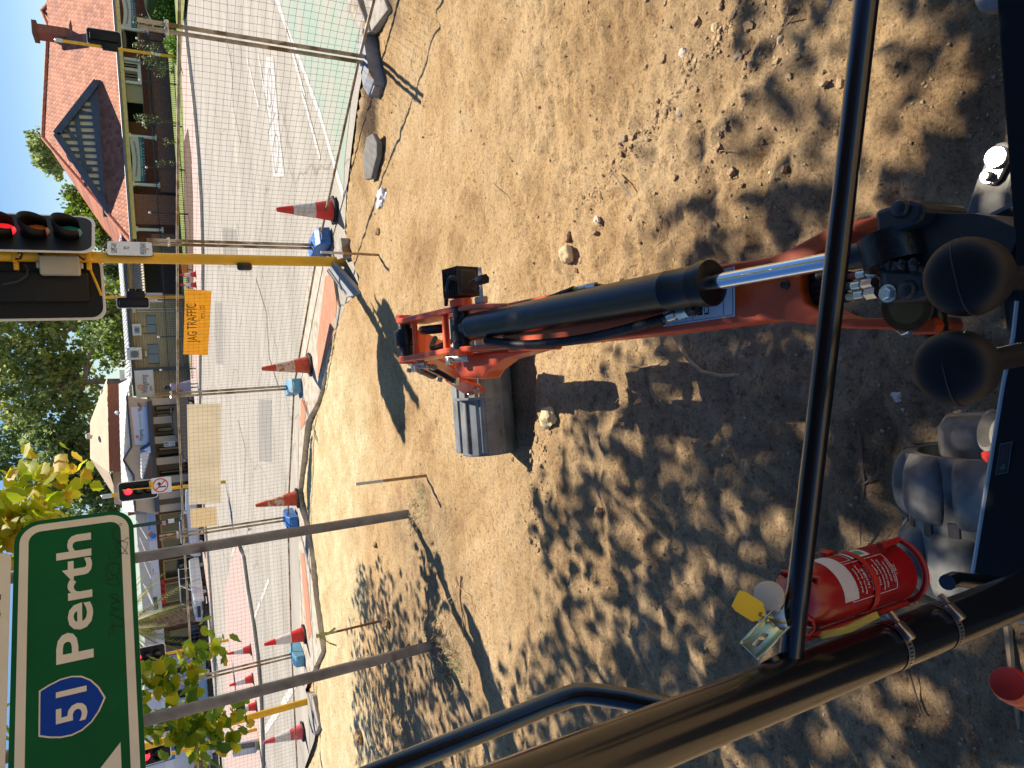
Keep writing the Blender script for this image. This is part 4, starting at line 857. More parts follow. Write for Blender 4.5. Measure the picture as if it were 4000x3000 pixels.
# feet of the fence
M_BLUE = mat('blue_plastic', (.03, .16, .48), .5, var=.2, vs=6, dirt=((.25, .28, .30), 10, .62)); M_LBLUE = mat('light_blue_plastic', (.14, .38, .56), .5, var=.15, vs=6, dirt=((.30, .32, .33), 9, .6)); M_GBLK = mat('faded_grey_plastic', (.24, .26, .29), .55, var=.2, vs=6, dirt=((.25, .19, .13), 7, .56))
def foot(p, ang, size, m, label):
    t = thing('fence_foot', label, 'fence foot', p, math.radians(ang), 'plastic feet of the temporary fence'); lx, ly, lz = size; mb = MB()
    mb.prism([V((-lx / 2, -ly / 2, 0)), V((lx / 2, -ly / 2, 0)), V((lx / 2 - .02, -ly / 2, lz * .75)), V((lx / 2 - .12, -ly / 2, lz)), V((-lx / 2 + .12, -ly / 2, lz)), V((-lx / 2 + .02, -ly / 2, lz * .75))], (0, ly, 0))
    mb.build('body', m, t, True, .012)
    for s_ in (-1, 1): MB().rbox((s_ * (lx / 2 - .035), -.0, lz * .42), (.075, ly * .55, lz * .5), .01).build('hand_hole', M_DARK if s_ > 0 else m, t, True)
    for s_ in (-.05, .05): MB().lathe([(.026, lz - .005), (.026, lz + .025), (.022, lz + .025)], (s_, 0, 0), (0, 0, 1), 14).build('socket', m, t, True)
    return t
foot(V((3.42, 6.72, -.03)), 15, (.72, .24, .16), M_GBLK, 'faded grey plastic fence foot in dark mulch under the nearest fence posts')
foot(V((2.12, 9.50, .0)), 100, (.72, .24, .19), M_BLUE, 'deep blue plastic fence foot beside the base of the yellow signal pole')
foot(V((.22, 12.20, .02)), 95, (.62, .24, .20), M_LBLUE, 'dusty blue fence foot on the slab between the orange cone and the beige boards')
foot(V((-2.26, 13.52, .02)), 80, (.60, .24, .20), M_BLUE, 'blue fence foot next to the scuffed orange cone, behind the right sign post')
foot(V((-4.99, 13.95, .02)), 75, (.60, .24, .20), M_LBLUE, 'pale blue fence foot between the two legs of the green road sign')
# boards wired to the fence
def fence_plane(i): 
    d = (J[i + 1] - J[i]).normalized(); n = V((-d.y, d.x, 0)); n = n if n.y < 0 else -n; return J[i], n, d
def board(i, pix, off, m, name, label, mats=None, fn=None):
    p0, n, d = fence_plane(i); c = [ONP(*p, p0 - n * off, n) for p in pix]
    mb = MB(); mb.poly(c)
    t = thing(name, label, 'board', (c[0] + c[2]) / 2); mb.build('panel', m, t)
    if fn: fn(t, c, n)
    return t
def sheet(m, tr=.36):
    # thin corrugated plastic lets the sun through
    t = m.node_tree; N = t.nodes.new; L = t.links.new; b = t.nodes['Principled BSDF']; o = t.nodes['Material Output']; x = N('ShaderNodeBsdfTranslucent'); mx = N('ShaderNodeMixShader'); mx.inputs[0].default_value = tr
    if b.inputs['Base Color'].links: L(b.inputs['Base Color'].links[0].from_socket, x.inputs['Color'])
    else: x.inputs['Color'].default_value = b.inputs['Base Color'].default_value
    L(b.outputs[0], mx.inputs[1]); L(x.outputs[0], mx.inputs[2]); L(mx.outputs[0], o.inputs['Surface']); return m
M_OR = sheet(mat('orange_board', (.80, .34, .012), .5, var=.12, vs=5, dirt=((.50, .22, .03), 5, .62))); M_BEIGE = sheet(mat('beige_board', (.72, .62, .44), .6, var=.08, vs=2.5, dirt=((.55, .54, .33), 1.6, .60))); M_BEIGE2 = sheet(mat('tan_board', (.74, .57, .33), .6, var=.06, vs=3))
def jag(t, c, n):
    up = (c[0] - c[1]).normalized() if (c[0] - c[1]).z > 0 else (c[1] - c[0]).normalized()
    rt = V((0, 0, 1)).cross(n) * -1; rt = n.cross(V((0, 0, 1))) * -1
    rt = V((0, 0, 1)).cross(n); u = V((0, 0, 1)); p0 = c[0] + n * .001; mb = MB()
    q = lambda x, y: ONP(x, y, p0, n)
    a, b = q(770, 1337), q(766, 1185); w_ = (b - a).length; text_geo(mb, 'JAG TRAFFIC', a, (b - a).normalized(), u, .135, w_, 0, .0)
    a, b = q(803, 1243), q(798, 1192); text_geo(mb, 'PTY LTD', a, (b - a).normalized(), u, .06, (b - a).length, 0, .0)
    mb.build('lettering', mat('marker_ink', (.10, .045, .01), .6), t)
board(2, [(723, 1127), (826, 1137), (812, 1388), (716, 1384)], .03, M_OR, 'orange_board', 'orange board lettered JAG TRAFFIC, wired behind the fence mesh', None, jag)
board(3, [(730, 1580), (862, 1576), (862, 1964), (738, 1972)], .03, M_BEIGE, 'beige_board', 'large blank stained beige board wired behind the fence mesh')
board(3, [(743, 1988), (845, 1978), (848, 2052), (746, 2064)], .035, M_BEIGE2, 'tan_board', 'small blank tan board on the fence, left of the large beige one')
# padlock on the chain at the far coupling
MB().rbox(AT(975, 2068, 13.3), (.05, .03, .06), .01).tube([AT(970, 2062, 13.3), AT(962, 2058, 13.3), AT(962, 2052, 13.3), AT(972, 2050, 13.3)], .006, 8).build('padlock', M_STEEL)
tag(bpy.data.objects['padlock'], 'small padlock hanging on the fence posts left of the tan board', 'padlock')
for k, (a, b) in enumerate((((720, 1583), (686, 1590)), ((722, 1720), (690, 1735)), ((726, 1850), (700, 1862)))):
    pass
# ------------------------------------------------------------------ traffic cones
M_CR = mat('cone_red', (.75, .035, .02), .45, var=.08, vs=8); M_CW = mat('cone_white', (.72, .68, .64), .5, var=.06, vs=8, dirt=((.45, .40, .36), 22, .62)); M_CO = mat('cone_orange_dirty', (.58, .075, .025), .55, var=.2, vs=9, dirt=((.30, .10, .05), 16, .58)); M_CP = mat('cone_faded_pink', (.72, .10, .13), .5, var=.1, vs=6); M_CWORN = mat('cone_worn_sleeve', (.62, .48, .36), .6, col2=(.50, .10, .05), vs=14, lo=.42, hi=.5)
M_CB = mat('cone_base_rubber', (.012, .012, .012), .7, dirt=((.14, .10, .07), 8, .58))
def cone_proto(cols, label, z0=.035):
    t = thing('traffic_cone', label, 'traffic cone', (0, 0, 0), 0, 'traffic cones round the works')
    b = MB(); b.prism([V((.19 * math.cos(a) * k, .19 * math.sin(a) * k, 0)) for a, k in [(math.pi / 8 + i * math.pi / 4, 1.0) for i in range(8)]], (0, 0, .03)); b.build('base', M_CB, t, True, .006)
    R = lambda z: lerp(.137, .028, z / .72)
    lv = [0, .22, .50, .72]
    MB().lathe([(R(0), .03), (R(.02) + .002, .03), (R(.22), .22), (R(.49) + .0, .49), (R(.71), .71), (R(.72) - .006, .725), (R(.72) - .012, .72), (.012, .60)], (0, 0, 0), (0, 0, 1), 28).build('body', cols[0], t, True)
    MB().lathe([(R(.25) + .0025, .25), (R(.52) + .0025, .52), (R(.52), .521)], (0, 0, 0), (0, 0, 1), 28).build('reflective_sleeve', cols[1], t, True)
    return t
pA = cone_proto((M_CR, M_CW), None); pB = cone_proto((M_CO, M_CWORN), None); pC = cone_proto((M_CP, M_CW), None)
cones = [((1305, 822), pA, .0, 'red cone with white sleeve at the slab edge, right of the tall yellow pole', 1), ((1212, 1424), pB, .02, 'dirty orange cone on the slab corner between the orange board and the beige boards', 1.02), ((1163, 1945), pB, .02, 'scuffed orange cone with a torn sleeve in front of the beige boards', 1.03), ((1190, 2476), pA, .02, 'red cone with a pinkish white sleeve between the legs of the road sign', 1.02), ((1184, 2856), pC, .0, 'faded pink cone with a white sleeve left of both sign legs', 1.08), ((981, 2536), pA, .08, 'rightmost of the red and white cones on the brick traffic island', 1), ((989, 2650), pA, .08, 'middle red and white cone on the brick traffic island', 1), ((1003, 2757), pA, .08, 'leftmost red and white cone on the traffic island, beside the near yellow pole', 1), ((766, 1072), pA, .1, 'far red and white cone on the pink footpath beside the yellow barrier', 1.05), ((767, 1113), pA, .1, 'far red and white cone on the pink footpath next to the orange board', 1.05)]
used = set()
for (p, pr, z, lb, sc_) in cones:
    o = copy_tree(pr) if pr in used else pr; used.add(pr); o.location = G(*p, z); o.rotation_euler = (rnd(-.04, .04), rnd(-.04, .04), rnd(0, 3)); o.scale = (sc_,) * 3; o['label'] = lb
# ------------------------------------------------------------------ green direction sign on two posts
P1, P2 = G(1615, 2004, 0), G(1735, 2510, 0); sd = (P1 - P2).normalized(); sn = V((sd.y, -sd.x, 0)); so_ = P1 + sn * .05; U3 = V((0, 0, 1))
def S(u, z, k=0.0): return V((so_.x, so_.y, 0)) + sd * u + U3 * z + sn * k
sg = thing('direction_sign', 'green direction sign reading 51 Perth on two grey steel posts', 'road sign', (P1 + P2) / 2)
M_SPOST = mat('weathered_sign_post', (.20, .19, .18), .55, .4, var=.25, vs=5, dirt=((.13, .075, .04), 3.5, .60))
for P_ in (P1, P2): MB().tube([P_ + V((0, 0, -.1)), P_ + V((0, 0, 3.9))], .0455, 24).build('post', M_SPOST, sg)
def rrect(u0, u1, z0, z1, r, k, n=8):
    pts = []
    for cu, cz, a0 in ((u1 - r, z1 - r, 0), (u0 + r, z1 - r, 90), (u0 + r, z0 + r, 180), (u1 - r, z0 + r, 270)):
        for i in range(n + 1):
            a = math.radians(a0 + 90 * i / n); pts.append(S(cu + r * math.cos(a), cz + r * math.sin(a), k))
    return pts
M_SGREEN = mat('sign_green', (.003, .095, .022), .45, spec=.15, var=.12, vs=1.5); M_SWHITE = mat('sign_white', (.74, .66, .48), .5, var=.04, vs=3); M_SBLUE = mat('sign_blue', (.004, .045, .30), .45, spec=.15)
u0, u1, z0, z1 = -2.3, .42, 2.457, 3.285
MB().prism(rrect(u0, u1, z0, z1, .17, .012), -sn * .010).build('panel', M_SGREEN, sg)
MB().prism(rrect(u0, u1, z0, z1, .17, -.0), -sn * .012).build('backing', M_STEEL, sg)
A_, B_ = rrect(u0 + .035, u1 - .035, z0 + .035, z1 - .035, .14, .0155), rrect(u0 + .095, u1 - .095, z0 + .095, z1 - .095, .085, .0155)
mb = MB()
for i in range(len(A_)): j = (i + 1) % len(A_); mb.quad(A_[i], A_[j], B_[j], B_[i])
mb.build('border', M_SWHITE, sg)
mb = MB(); text_geo(mb, 'Perth', S(-.745, 2.772, .0135), sd, U3, .243, 1.0, 0, .019); mb.build('lettering', M_SWHITE, sg)
def shield(k, e):
    pts = [(-1.235 - e, 3.112 + e * .8), (-.895 + e, 3.112 + e * .8)]
    arc_r = [(-.868, 3.05), (-.848, 2.98), (-.846, 2.91), (-.862, 2.84), (-.90, 2.78), (-.965, 2.73)]; mid = -1.056
    pts = [(-.900, 3.112), (-.872, 3.05), (-.850, 2.98), (-.846, 2.91), (-.862, 2.845), (-.905, 2.785), (-.97, 2.735), (-1.056, 2.695), (-1.14, 2.735), (-1.205, 2.785), (-1.245, 2.845), (-1.262, 2.91), (-1.258, 2.98), (-1.238, 3.05), (-1.212, 3.112)]
    c = (-1.056, 2.92)
    return [S(c[0] + (u - c[0]) * (1 - e), c[1] + (z - c[1]) * (1 - e), k) for u, z in pts]
mb = MB(); mb.poly(shield(.0155, 0)); mb.build('shield_border', M_SWHITE, sg)
mb = MB(); mb.poly(shield(.0185, .055)); sh_ = mb.build('route_shield', M_SBLUE, sg)
mb = MB(); text_geo(mb, '51', S(-1.175, 2.82, .0185), sd, U3, .195, .235, 0, .018); mb.build('route_number', M_SWHITE, sh_)
mb = MB(); mb.poly([S(-1.39, 2.61, .0155), S(-2.0, 2.61, .0155), S(-2.0, 3.2, .0155)][::-1]); mb.build('arrow', M_SWHITE, sg)
# scribbled tag across the lower half
def scrib(pix): return [ONP(*p, S(0, 0, .0165), sn) for p in pix]
tagpx = [(438, 2432), (450, 2462), (425, 2484), (428, 2455), (455, 2440), (482, 2450), (484, 2425), (462, 2410), (428, 2398), (430, 2385), (470, 2380), (435, 2372), (434, 2356), (468, 2350), (440, 2335), (425, 2322), (455, 2318), (466, 2335), (450, 2350)]
mb = MB(); ft = scrib(tagpx); mb.tube(ft, .0022, 5)
mb.tube(scrib([(415, 2268), (460, 2252), (470, 2290), (412, 2276)]), .0022, 5); mb.tube(scrib([(420, 2262), (415, 2215), (440, 2195), (470, 2205), (468, 2240), (440, 2250), (430, 2225)]), .0022, 5); mb.tube(scrib([(455, 2180), (490, 2150), (500, 2120), (470, 2110), (452, 2130), (470, 2160), (500, 2165), (470, 2125), (445, 2105), (440, 2070), (450, 2060)]), .0022, 5); mb.tube(scrib([(470, 2120), (500, 2100), (508, 2105)]), .0022, 5)
for p in ((425, 2180), (420, 2165), (465, 2050), (468, 2044)): mb.tube(scrib([p, (p[0] + 10, p[1] + 3)]), .0022, 5)
mb.build('scribble', M_DARK, sg)
ws = thing('white_sign', 'white sign with black letters mounted right above the green sign, mostly out of view', 'road sign', S(-1, 3.3, 0))
MB().prism(rrect(-2.2, .19, 3.303, 3.75, .05, .010), -sn * .012).build('panel', M_SWHITE, ws)
mb = MB(); text_geo(mb, 'for', S(-.47, 3.365, .0115), sd, U3, .22, .42, 0, .02); mb.build('lettering', M_DARK, ws)
# ------------------------------------------------------------------ traffic signals
M_HEAD = mat('signal_black', (.006, .006, .007), .5, spec=.3); M_EDGE = mat('signal_edge_white', (.72, .70, .66), .5)
M_LAMP = {'red_on': mat('lamp_red_lit', (.8, .02, .02), .3, emit=((1, .02, .04), 2.2)), 'red': mat('lamp_red', (.60, .012, .018), .2, emit=((1, .02, .03), .5)), 'amber': mat('lamp_amber', (.45, .10, .02), .2), 'green': mat('lamp_green', (.02, .16, .14), .2), 'off': mat('lamp_dark', (.03, .028, .026), .25)}
def head(parent, c, n, lamps, w_=.66, pitch=.36, dia=.28, back=True, hood=.28, margin=.32):
    """three-lamp head: c centre of the board, n horizontal facing direction"""
    n = V(n).normalized(); r = V((-n.y, n.x, 0)); u = V((0, 0, 1)); R = Matrix((r, n, u)).transposed(); H = pitch * len(lamps) + margin
    def bd(k, e, th, m, nm):
        pts = []; a0 = w_ / 2 - e; b0 = H / 2 - e; q = .12
        for cx_, cz_, s0 in ((a0 - q, b0 - q, 0), (-a0 + q, b0 - q, 90), (-a0 + q, -b0 + q, 180), (a0 - q, -b0 + q, 270)):
            for i in range(7):
                a = math.radians(s0 + 15 * i); pts.append(c + r * (cx_ + q * math.cos(a)) + u * (cz_ + q * math.sin(a)) + n * k)
        return MB().prism(pts, -n * th).build(nm, m, parent)
    b_ = bd(.0, .0, .008, M_EDGE, 'board_edge'); bd(.006, .028, .020, M_HEAD, 'backboard')
    MB().rbox(c - n * .07, (.32, .13, pitch * len(lamps) + .04), .03, 2, R).build('housing', M_HEAD, parent)
    for i, l in enumerate(lamps):
        p = c + u * (pitch * (len(lamps) - 1) / 2 - pitch * i)
        ln = MB().lathe([(dia / 2, .012), (dia * .36, .03), (dia * .16, .04), (.004, .043)], p, n, 24).build('lens', M_LAMP[l], parent)
        vs = []; k = 22; mb = MB()
        for q in range(k + 1):
            a = math.radians(-48 + 276 * q / k); e = r * math.cos(a) + u * math.sin(a); ln_ = hood * (.45 + .55 * (.5 + .5 * math.sin(a)))
            vs += [p + e * (dia / 2 + .012) + n * .005, p + e * (dia / 2 + .014) + n * ln_]
        mb.add(vs, [(2 * q, 2 * q + 1, 2 * q + 3, 2 * q + 2) for q in range(k)], 0, True)
        v_ = mb.build('visor', M_HEAD, parent); md = v_.modifiers.new('t', 'SOLIDIFY'); md.thickness = .004
def signal(name, label, base, h, r, cap=None):
    t = thing('traffic_signal', label, 'traffic light', base, 0, 'traffic signals at the crossing'); MB().tube([base + V((0, 0, -.05)), base + V((0, 0, h))], r, 20).build('pole', M_YELLOW, t)
    if cap: MB().lathe([(r * 1.25, h - .03), (r * 1.25, h + cap), (r * .9, h + cap + .02)], base, (0, 0, 1), 16).build('pole_cap', M_STEEL, t)
    return t
nb = G(1337, 1023, 0); near_sig = signal('s', 'tall yellow signal pole at the slab corner with two big signal heads', nb, 4.7, .062)
head(near_sig, AT(140, 908, nb.y - .08), (.66, -.75, 0), ('red', 'amber', 'green'), .66, .29, .25, True, .21, .19)
head(near_sig, AT(138, 1122, nb.y + .12) + V((0, 0, .12)), (.10, .99, 0), ('off', 'off', 'off'), .72, .40, .29)
for px_ in (345, 60):
    a = AT(px_, 1000, nb.y); MB().rbox(a + V((-.10, .02, 0)), (.10, .05, .05), .01).rbox(a, (.15, .15, .05), .012).tube([a + V((-.12, .06, 0)), a + V((-.28, .08, -.05)), a + V((-.42, .09, -.09))], .014, 8).build('bracket', M_YELLOW, near_sig)
cb = AT(235, 1038, nb.y - .10); MB().rbox(cb, (.20, .13, .36), .02, 3).build('control_box', mat('beige_box', (.42, .39, .31), .6, var=.06), near_sig)
for z in (-.16, .16): MB().rbox(cb + V((.0, -.01, z * 1.15)), (.06, .05, .05), .01).build('box_lug', mat('beige_lug', (.38, .35, .29), .6), near_sig)
for pts in ([(330, 1015), (305, 1000), (270, 1012), (235, 1000), (180, 1003), (150, 990)], [(95, 1032), (108, 1050), (105, 1075), (70, 1098), (10, 1110)], [(70, 985), (85, 990), (80, 1010), (60, 1012)]):
    MB().tube([AT(*p, nb.y - .13) for p in pts], .012, 8).build('cable', M_RUBBER, near_sig)
MB().lathe([(.034, -.08), (.045, -.06), (.045, .06), (.034, .08)], AT(955, 1042, nb.y - .05), (0, 0, 1), 16).build('push_button', M_DARK, near_sig)
MB().bb(AT(592, 988, nb.y) + V((-.03, -.066, -.012)), AT(592, 988, nb.y) + V((.03, -.062, .012))).build('pole_sticker', M_DARK, near_sig)
# give way plate on the pole
gp = AT(508, 972, nb.y - .10); gn = V((.72, -.69, 0)); gr_ = V((-gn.y, gn.x, 0)); gw = thing('give_way_sign', 'small white plate reading GIVE WAY TO PEDESTRIANS on the yellow pole', 'street sign', gp)
def gplate(hw, hh, q, k, th):
    pts = []
    for cx_, cz_, s0 in ((hw - q, hh - q, 0), (-hw + q, hh - q, 90), (-hw + q, -hh + q, 180), (hw - q, -hh + q, 270)):
        for i in range(5): a = math.radians(s0 + 22.5 * i); pts.append(gp + gr_ * (cx_ + q * math.cos(a)) + U3 * (cz_ + q * math.sin(a)) + gn * k)
    return MB().prism(pts, -gn * th)
gplate(.140, .218, .03, .006, .006).build('panel', M_WHITE, gw); gplate(.145, .223, .032, -.001, .004).build('rim', M_DARK, gw)
mb = MB()
for tx, z, wd in (('GIVE WAY', .125, .20), ('TO', .005, .06), ('PEDESTRIANS', -.155, .235)): text_geo(mb, tx, gp + U3 * z + gn * .008, gr_, U3, .058, wd, 0, .0, 'CENTER')
mb.build('lettering', M_DARK, gw)
for z in (.165, -.175):
    MB().lathe([(.012, 0), (.012, .006)], gp + U3 * z + gn * .006, gn, 10).build('bolt', mat('brass_bolt', (.35, .24, .08), .4, .8), gw)
    MB().rbox(gp + U3 * z - gn * .03, (.03, .10, .025), .004, 1, Matrix((gr_, gn, U3)).transposed()).build('clip', M_STEEL, gw)
# far signals
b = G(705, 226, 0); t = signal('s', 'far yellow signal pole in front of the house, showing the black back of its head', b, 5.25, .075, .28); head(t, AT(407, 148, b.y - .1), (.15, .98, 0), ('off',) * 3, .80, .40, .3)
MB().rbox(AT(430, 185, b.y - .05), (.3, .3, .7), .05).build('mount', M_HEAD, t)
for p in ((595, 208), (610, 213), (622, 215)): MB().lathe([(.07, 0), (.07, .06)], AT(*p, b.y - .1), (0, -1, 0), 12).build('push_button', M_WHITE, t)
b = G(760, 1160, 0); t = signal('s', 'far yellow signal pole seen from the side before the beige building', b, 5.1, .075, .45); head(t, AT(520, 1182, b.y - .1), (.12, .99, 0), ('off',) * 3, .62, .42, .3)
MB().rbox(AT(530, 1152, b.y), (.40, .35, .9), .05).build('side_head', M_HEAD, t)
for px_ in (515, 545): MB().lathe([(.16, 0), (.17, .3)], AT(px_, 1150, b.y), (1, -.1, 0), 14).build('visor', M_HEAD, t)
MB().rbox(AT(604, 1162, b.y + .12), (.52, .02, .82), .008).build('sign_plate', mat('sign_back', (.60, .62, .64), .5), t)
b = V((-3.15, 30.3, 0)); t = signal('s', 'median signal pole with a lit red lamp above a no right turn sign', b, 4.05, .07, .30)
head(t, AT(540, 1915, b.y - .1), (-.22, -.97, 0), ('red_on', 'off', 'off'), .78, .345, .28, True, .16)
MB().tube([AT(478, 1915, b.y - .28), AT(592, 1905, b.y - .28)], .022, 8).build('bracket', M_YELLOW, t); MB().rbox(AT(590, 1893, b.y - .1), (.30, .2, .14), .02).build('bracket', M_YELLOW, t)
nr = AT(630, 1895, b.y - .16); nt_ = thing('no_right_turn_sign', 'square white sign with red ring over black turn arrow on the median pole', 'street sign', nr)
nn_ = V((-.08, -1, 0)).normalized(); rr_ = V((-nn_.y, nn_.x, 0))
def NP(u, z, k): return nr + rr_ * u + U3 * z + nn_ * k
pts = []
for cx_, cz_, s0 in ((.25, .30, 0), (-.25, .30, 90), (-.25, -.30, 180), (.25, -.30, 270)):
    for i in range(5): a = math.radians(s0 + 22.5 * i); pts.append(NP(cx_ + .06 * math.cos(a), cz_ + .06 * math.sin(a), .006))
MB().prism(pts, -nn_ * .01).build('panel', M_WHITE, nt_)
mb = MB()
for i in range(36):
    a0, a1 = 2 * math.pi * i / 36, 2 * math.pi * (i + 1) / 36; mb.quad(NP(.28 * math.cos(a0), .03 + .28 * math.sin(a0), .012), NP(.28 * math.cos(a1), .03 + .28 * math.sin(a1), .012), NP(.235 * math.cos(a1), .03 + .235 * math.sin(a1), .012), NP(.235 * math.cos(a0), .03 + .235 * math.sin(a0), .012))
mb.quad(NP(-.19, .19, .015), NP(-.16, .22, .015), NP(.19, -.13, .015), NP(.16, -.16, .015)); mb.build('red_ring', M_CR, nt_)
mb = MB(); mb.poly([NP(u, z, .009) for u, z in ((-.09, -.16), (-.04, -.16), (-.04, .04), (.04, .04), (.04, -.02), (.14, .07), (.04, .16), (.04, .10), (-.09, .10))]); mb.build('turn_arrow', M_DARK, nt_)
b = G(893, 2500, .08); t = signal('s', 'yellow signal pole behind the leaves with a dark three-lamp head', b, 3.9, .06); head(t, AT(575, 2560, b.y - .1), (-.2, -.97, 0), ('red_on', 'off', 'off'), .85, .37, .29)
b = G(1208, 2738, 0); t = signal('s', 'thick near yellow pole at the left with a small black push button box', b, 4.5, .062); MB().rbox(AT(938, 2742, b.y - .08), (.34, .10, .16), .03, 2).build('push_button', M_DARK, t)
b = G(1003, 2848, .08); t = signal('s', 'leftmost slim yellow signal pole showing a red lamp low behind the leaves', b, 3.6, .055); head(t, AT(565, 2955, b.y - .1), (-.1, -.99, 0), ('off', 'red_on', 'off'), .62, .37, .29)
# white and black bollard sign on the island at the left edge
bo = thing('keep_left_bollard', 'white and grey plastic bollard leaning on the island at the left edge', 'bollard', G(1012, 2905, .08)); bp_ = bo.location
MB().rbox(bp_ + V((0, 0, .42)), (.42, .14, .72), .05, 3, Matrix.Rotation(.12, 3, 'Y')).build('panel', mat('bollard_white', (.62, .63, .66), .5, var=.1), bo); MB().rbox(bp_ + V((.10, -.09, .42)), (.16, .03, .60), .015, 2, Matrix.Rotation(.12, 3, 'Y')).build('dark_face', mat('bollard_grey', (.10, .11, .12), .5), bo); MB().rbox(bp_ + V((0, 0, .04)), (.3, .2, .08), .02).build('base', mat('bollard_base', (.5, .40, .1), .5), bo)
# ------------------------------------------------------------------ survey stakes, rubble, stones and scraps on the dirt
M_WOOD = mat('stake_wood', (.40, .24, .10), .8, var=.25, vs=20); M_WTOP = mat('stake_white_top', (.62, .58, .54), .7, dirt=((.25, .2, .16), 40, .58)); M_WOODR = mat('red_stake_wood', (.36, .15, .06), .8, var=.2, vs=20)
def stake(base, top, label, w_=.022, wm=M_WOOD, split=.62):
    A = G(*base, .0); B = AT(*top, A.y); t = thing('survey_stake', label, 'stake', A, 0, 'wooden survey stakes'); d = (B - A); R = d.normalized().to_track_quat('Z', 'Y').to_matrix()
    MB().box(A + d * (split / 2 - .03), (w_, w_, d.length * (split + .06)), R).build('shaft', wm, t); MB().box(A + d * ((1 + split) / 2), (w_ + .001, w_ + .001, d.length * (1 - split)), R).build('painted_top', M_WTOP, t); return t
stake((1480, 996), (1253, 985), 'thin wooden survey stake in the dirt right in front of the yellow signal pole')
stake((1662, 1858), (1389, 1891), 'wooden survey stake with a pale top standing left of the bucket', .026)
stk = stake((1490, 2425), (1236, 2486), 'red brown survey stake with yellow ribbon tied round its top', .022, M_WOODR, .70)
A = AT(1240, 2484, G(1490, 2425, 0).y); mb = MB()
for pts in ([(0, 0, 0), (.03, -.03, -.05), (.02, -.05, -.12), (.06, -.05, -.20)], [(0, 0, 0), (-.05, -.03, -.07), (-.10, -.04, -.12), (-.15, -.03, -.20)]):
    q = [A + V(p) for p in pts]; w_ = V((.016, -.008, .006))
    for a, b_ in zip(q, q[1:]): mb.quad(a - w_, a + w_, b_ + w_, b_ - w_)
mb.tube([A + V((.02 * math.cos(a), .02 * math.sin(a), rnd(-.004, .004))) for a in [i * .5 for i in range(14)]], .008, 6); tag(mb.build('flagging_ribbon', mat('yellow_ribbon', (.75, .68, .05), .5)), 'bright yellow ribbon tied to the red brown survey stake', 'ribbon')
# broken slabs
M_SLAB = mat('broken_concrete', (.36, .33, .28), .9, var=.2, vs=8, bump=.5, bs=40, dirt=((.25, .18, .10), 6, .56))
def bslab(pts, zs, th, label, m=M_SLAB):
    c = [G(*p, 0) + V((0, 0, z)) for p, z in zip(pts, zs)]; o = MB().prism(c, V((0, 0, -th))).build('concrete_slab', m, None, bevel=.012); return tag(o, label, 'slab', 'broken concrete slabs')
bslab([(1312, 1058), (1345, 1028), (1405, 1130), (1412, 1150), (1372, 1162)], (.13, .15, .05, .03, .06), .07, 'tilted broken slab at the foot of the yellow pole, striped with shade', mat('grey_slab', (.33, .33, .33), .9, var=.12, vs=8, bump=.3, bs=60))
bslab([(1340, 935), (1362, 930), (1372, 1008), (1348, 1016), (1336, 985)], (.10, .10, .10, .10, .10), .12, 'small upright block of broken kerb right beside the base of the yellow pole')
bslab([(1452, 620), (1470, 540), (1490, 524), (1502, 560), (1498, 610), (1478, 700), (1456, 705)], (.10, .11, .10, .08, .07, .08, .09), .06, 'long grey slab fragment lying in the dark mulch right of the cone', mat('weathered_grey_slab', (.20, .19, .175), .9, var=.2, vs=8, bump=.5, bs=40))
bslab([(1385, -30), (1420, -40), (1452, 60), (1478, 130), (1455, 145), (1400, 70)], (.12, .12, .1, .1, .1, .12), .1, 'flat concrete slab at the right end of the fence')
bslab([(1440, -60), (1500, -60), (1530, 40), (1480, 128)], (.10, .06, .04, .08), .08, 'dark concrete kerb piece beside the mulch at the right edge')
bslab([(1215, 2700), (1238, 2715), (1256, 2830), (1240, 2870), (1225, 2850)], (.08, .08, .05, .05, .07), .1, 'narrow slab strip broken off beside the near yellow pole at the left')
bslab([(1300, 1270), (1340, 1190), (1352, 1200), (1330, 1260), (1312, 1290)], (.02, .03, .02, .02, .02), .08, 'crumbled slab edge in shade left of the tilted slab')
M_ROCKP = mat('pale_limestone', (.60, .47, .27), .9, var=.15, vs=12, bump=.8, bs=50); M_ROCKB = mat('brown_clod', (.36, .235, .12), .95, var=.2, vs=20, bump=.8, bs=70); M_ROCKW = mat('whitish_stone', (.62, .56, .46), .9, var=.15, vs=14, bump=.6, bs=60); M_ROCKG = mat('grey_brown_stone', (.30, .24, .17), .95, var=.2, vs=15, bump=.7, bs=60)
def rock(p, dpx, m, label, flat=.75, seed=1, sub=3, grp='loose stones on the dirt'):
    g_ = G(*p, 0); z = terrain_z(g_.x, g_.y); q = G(*p, z + .01); r = dpx * .5 * (q - CAM0).length / FPX
    o = MB().bm(rock_bm(r, seed, sub, flat)).build('rock', m, None); o.location = (q.x, q.y, z + r * flat * .42); o.rotation_euler = (0, 0, seed * 1.7); return tag(o, label, 'rock', grp)
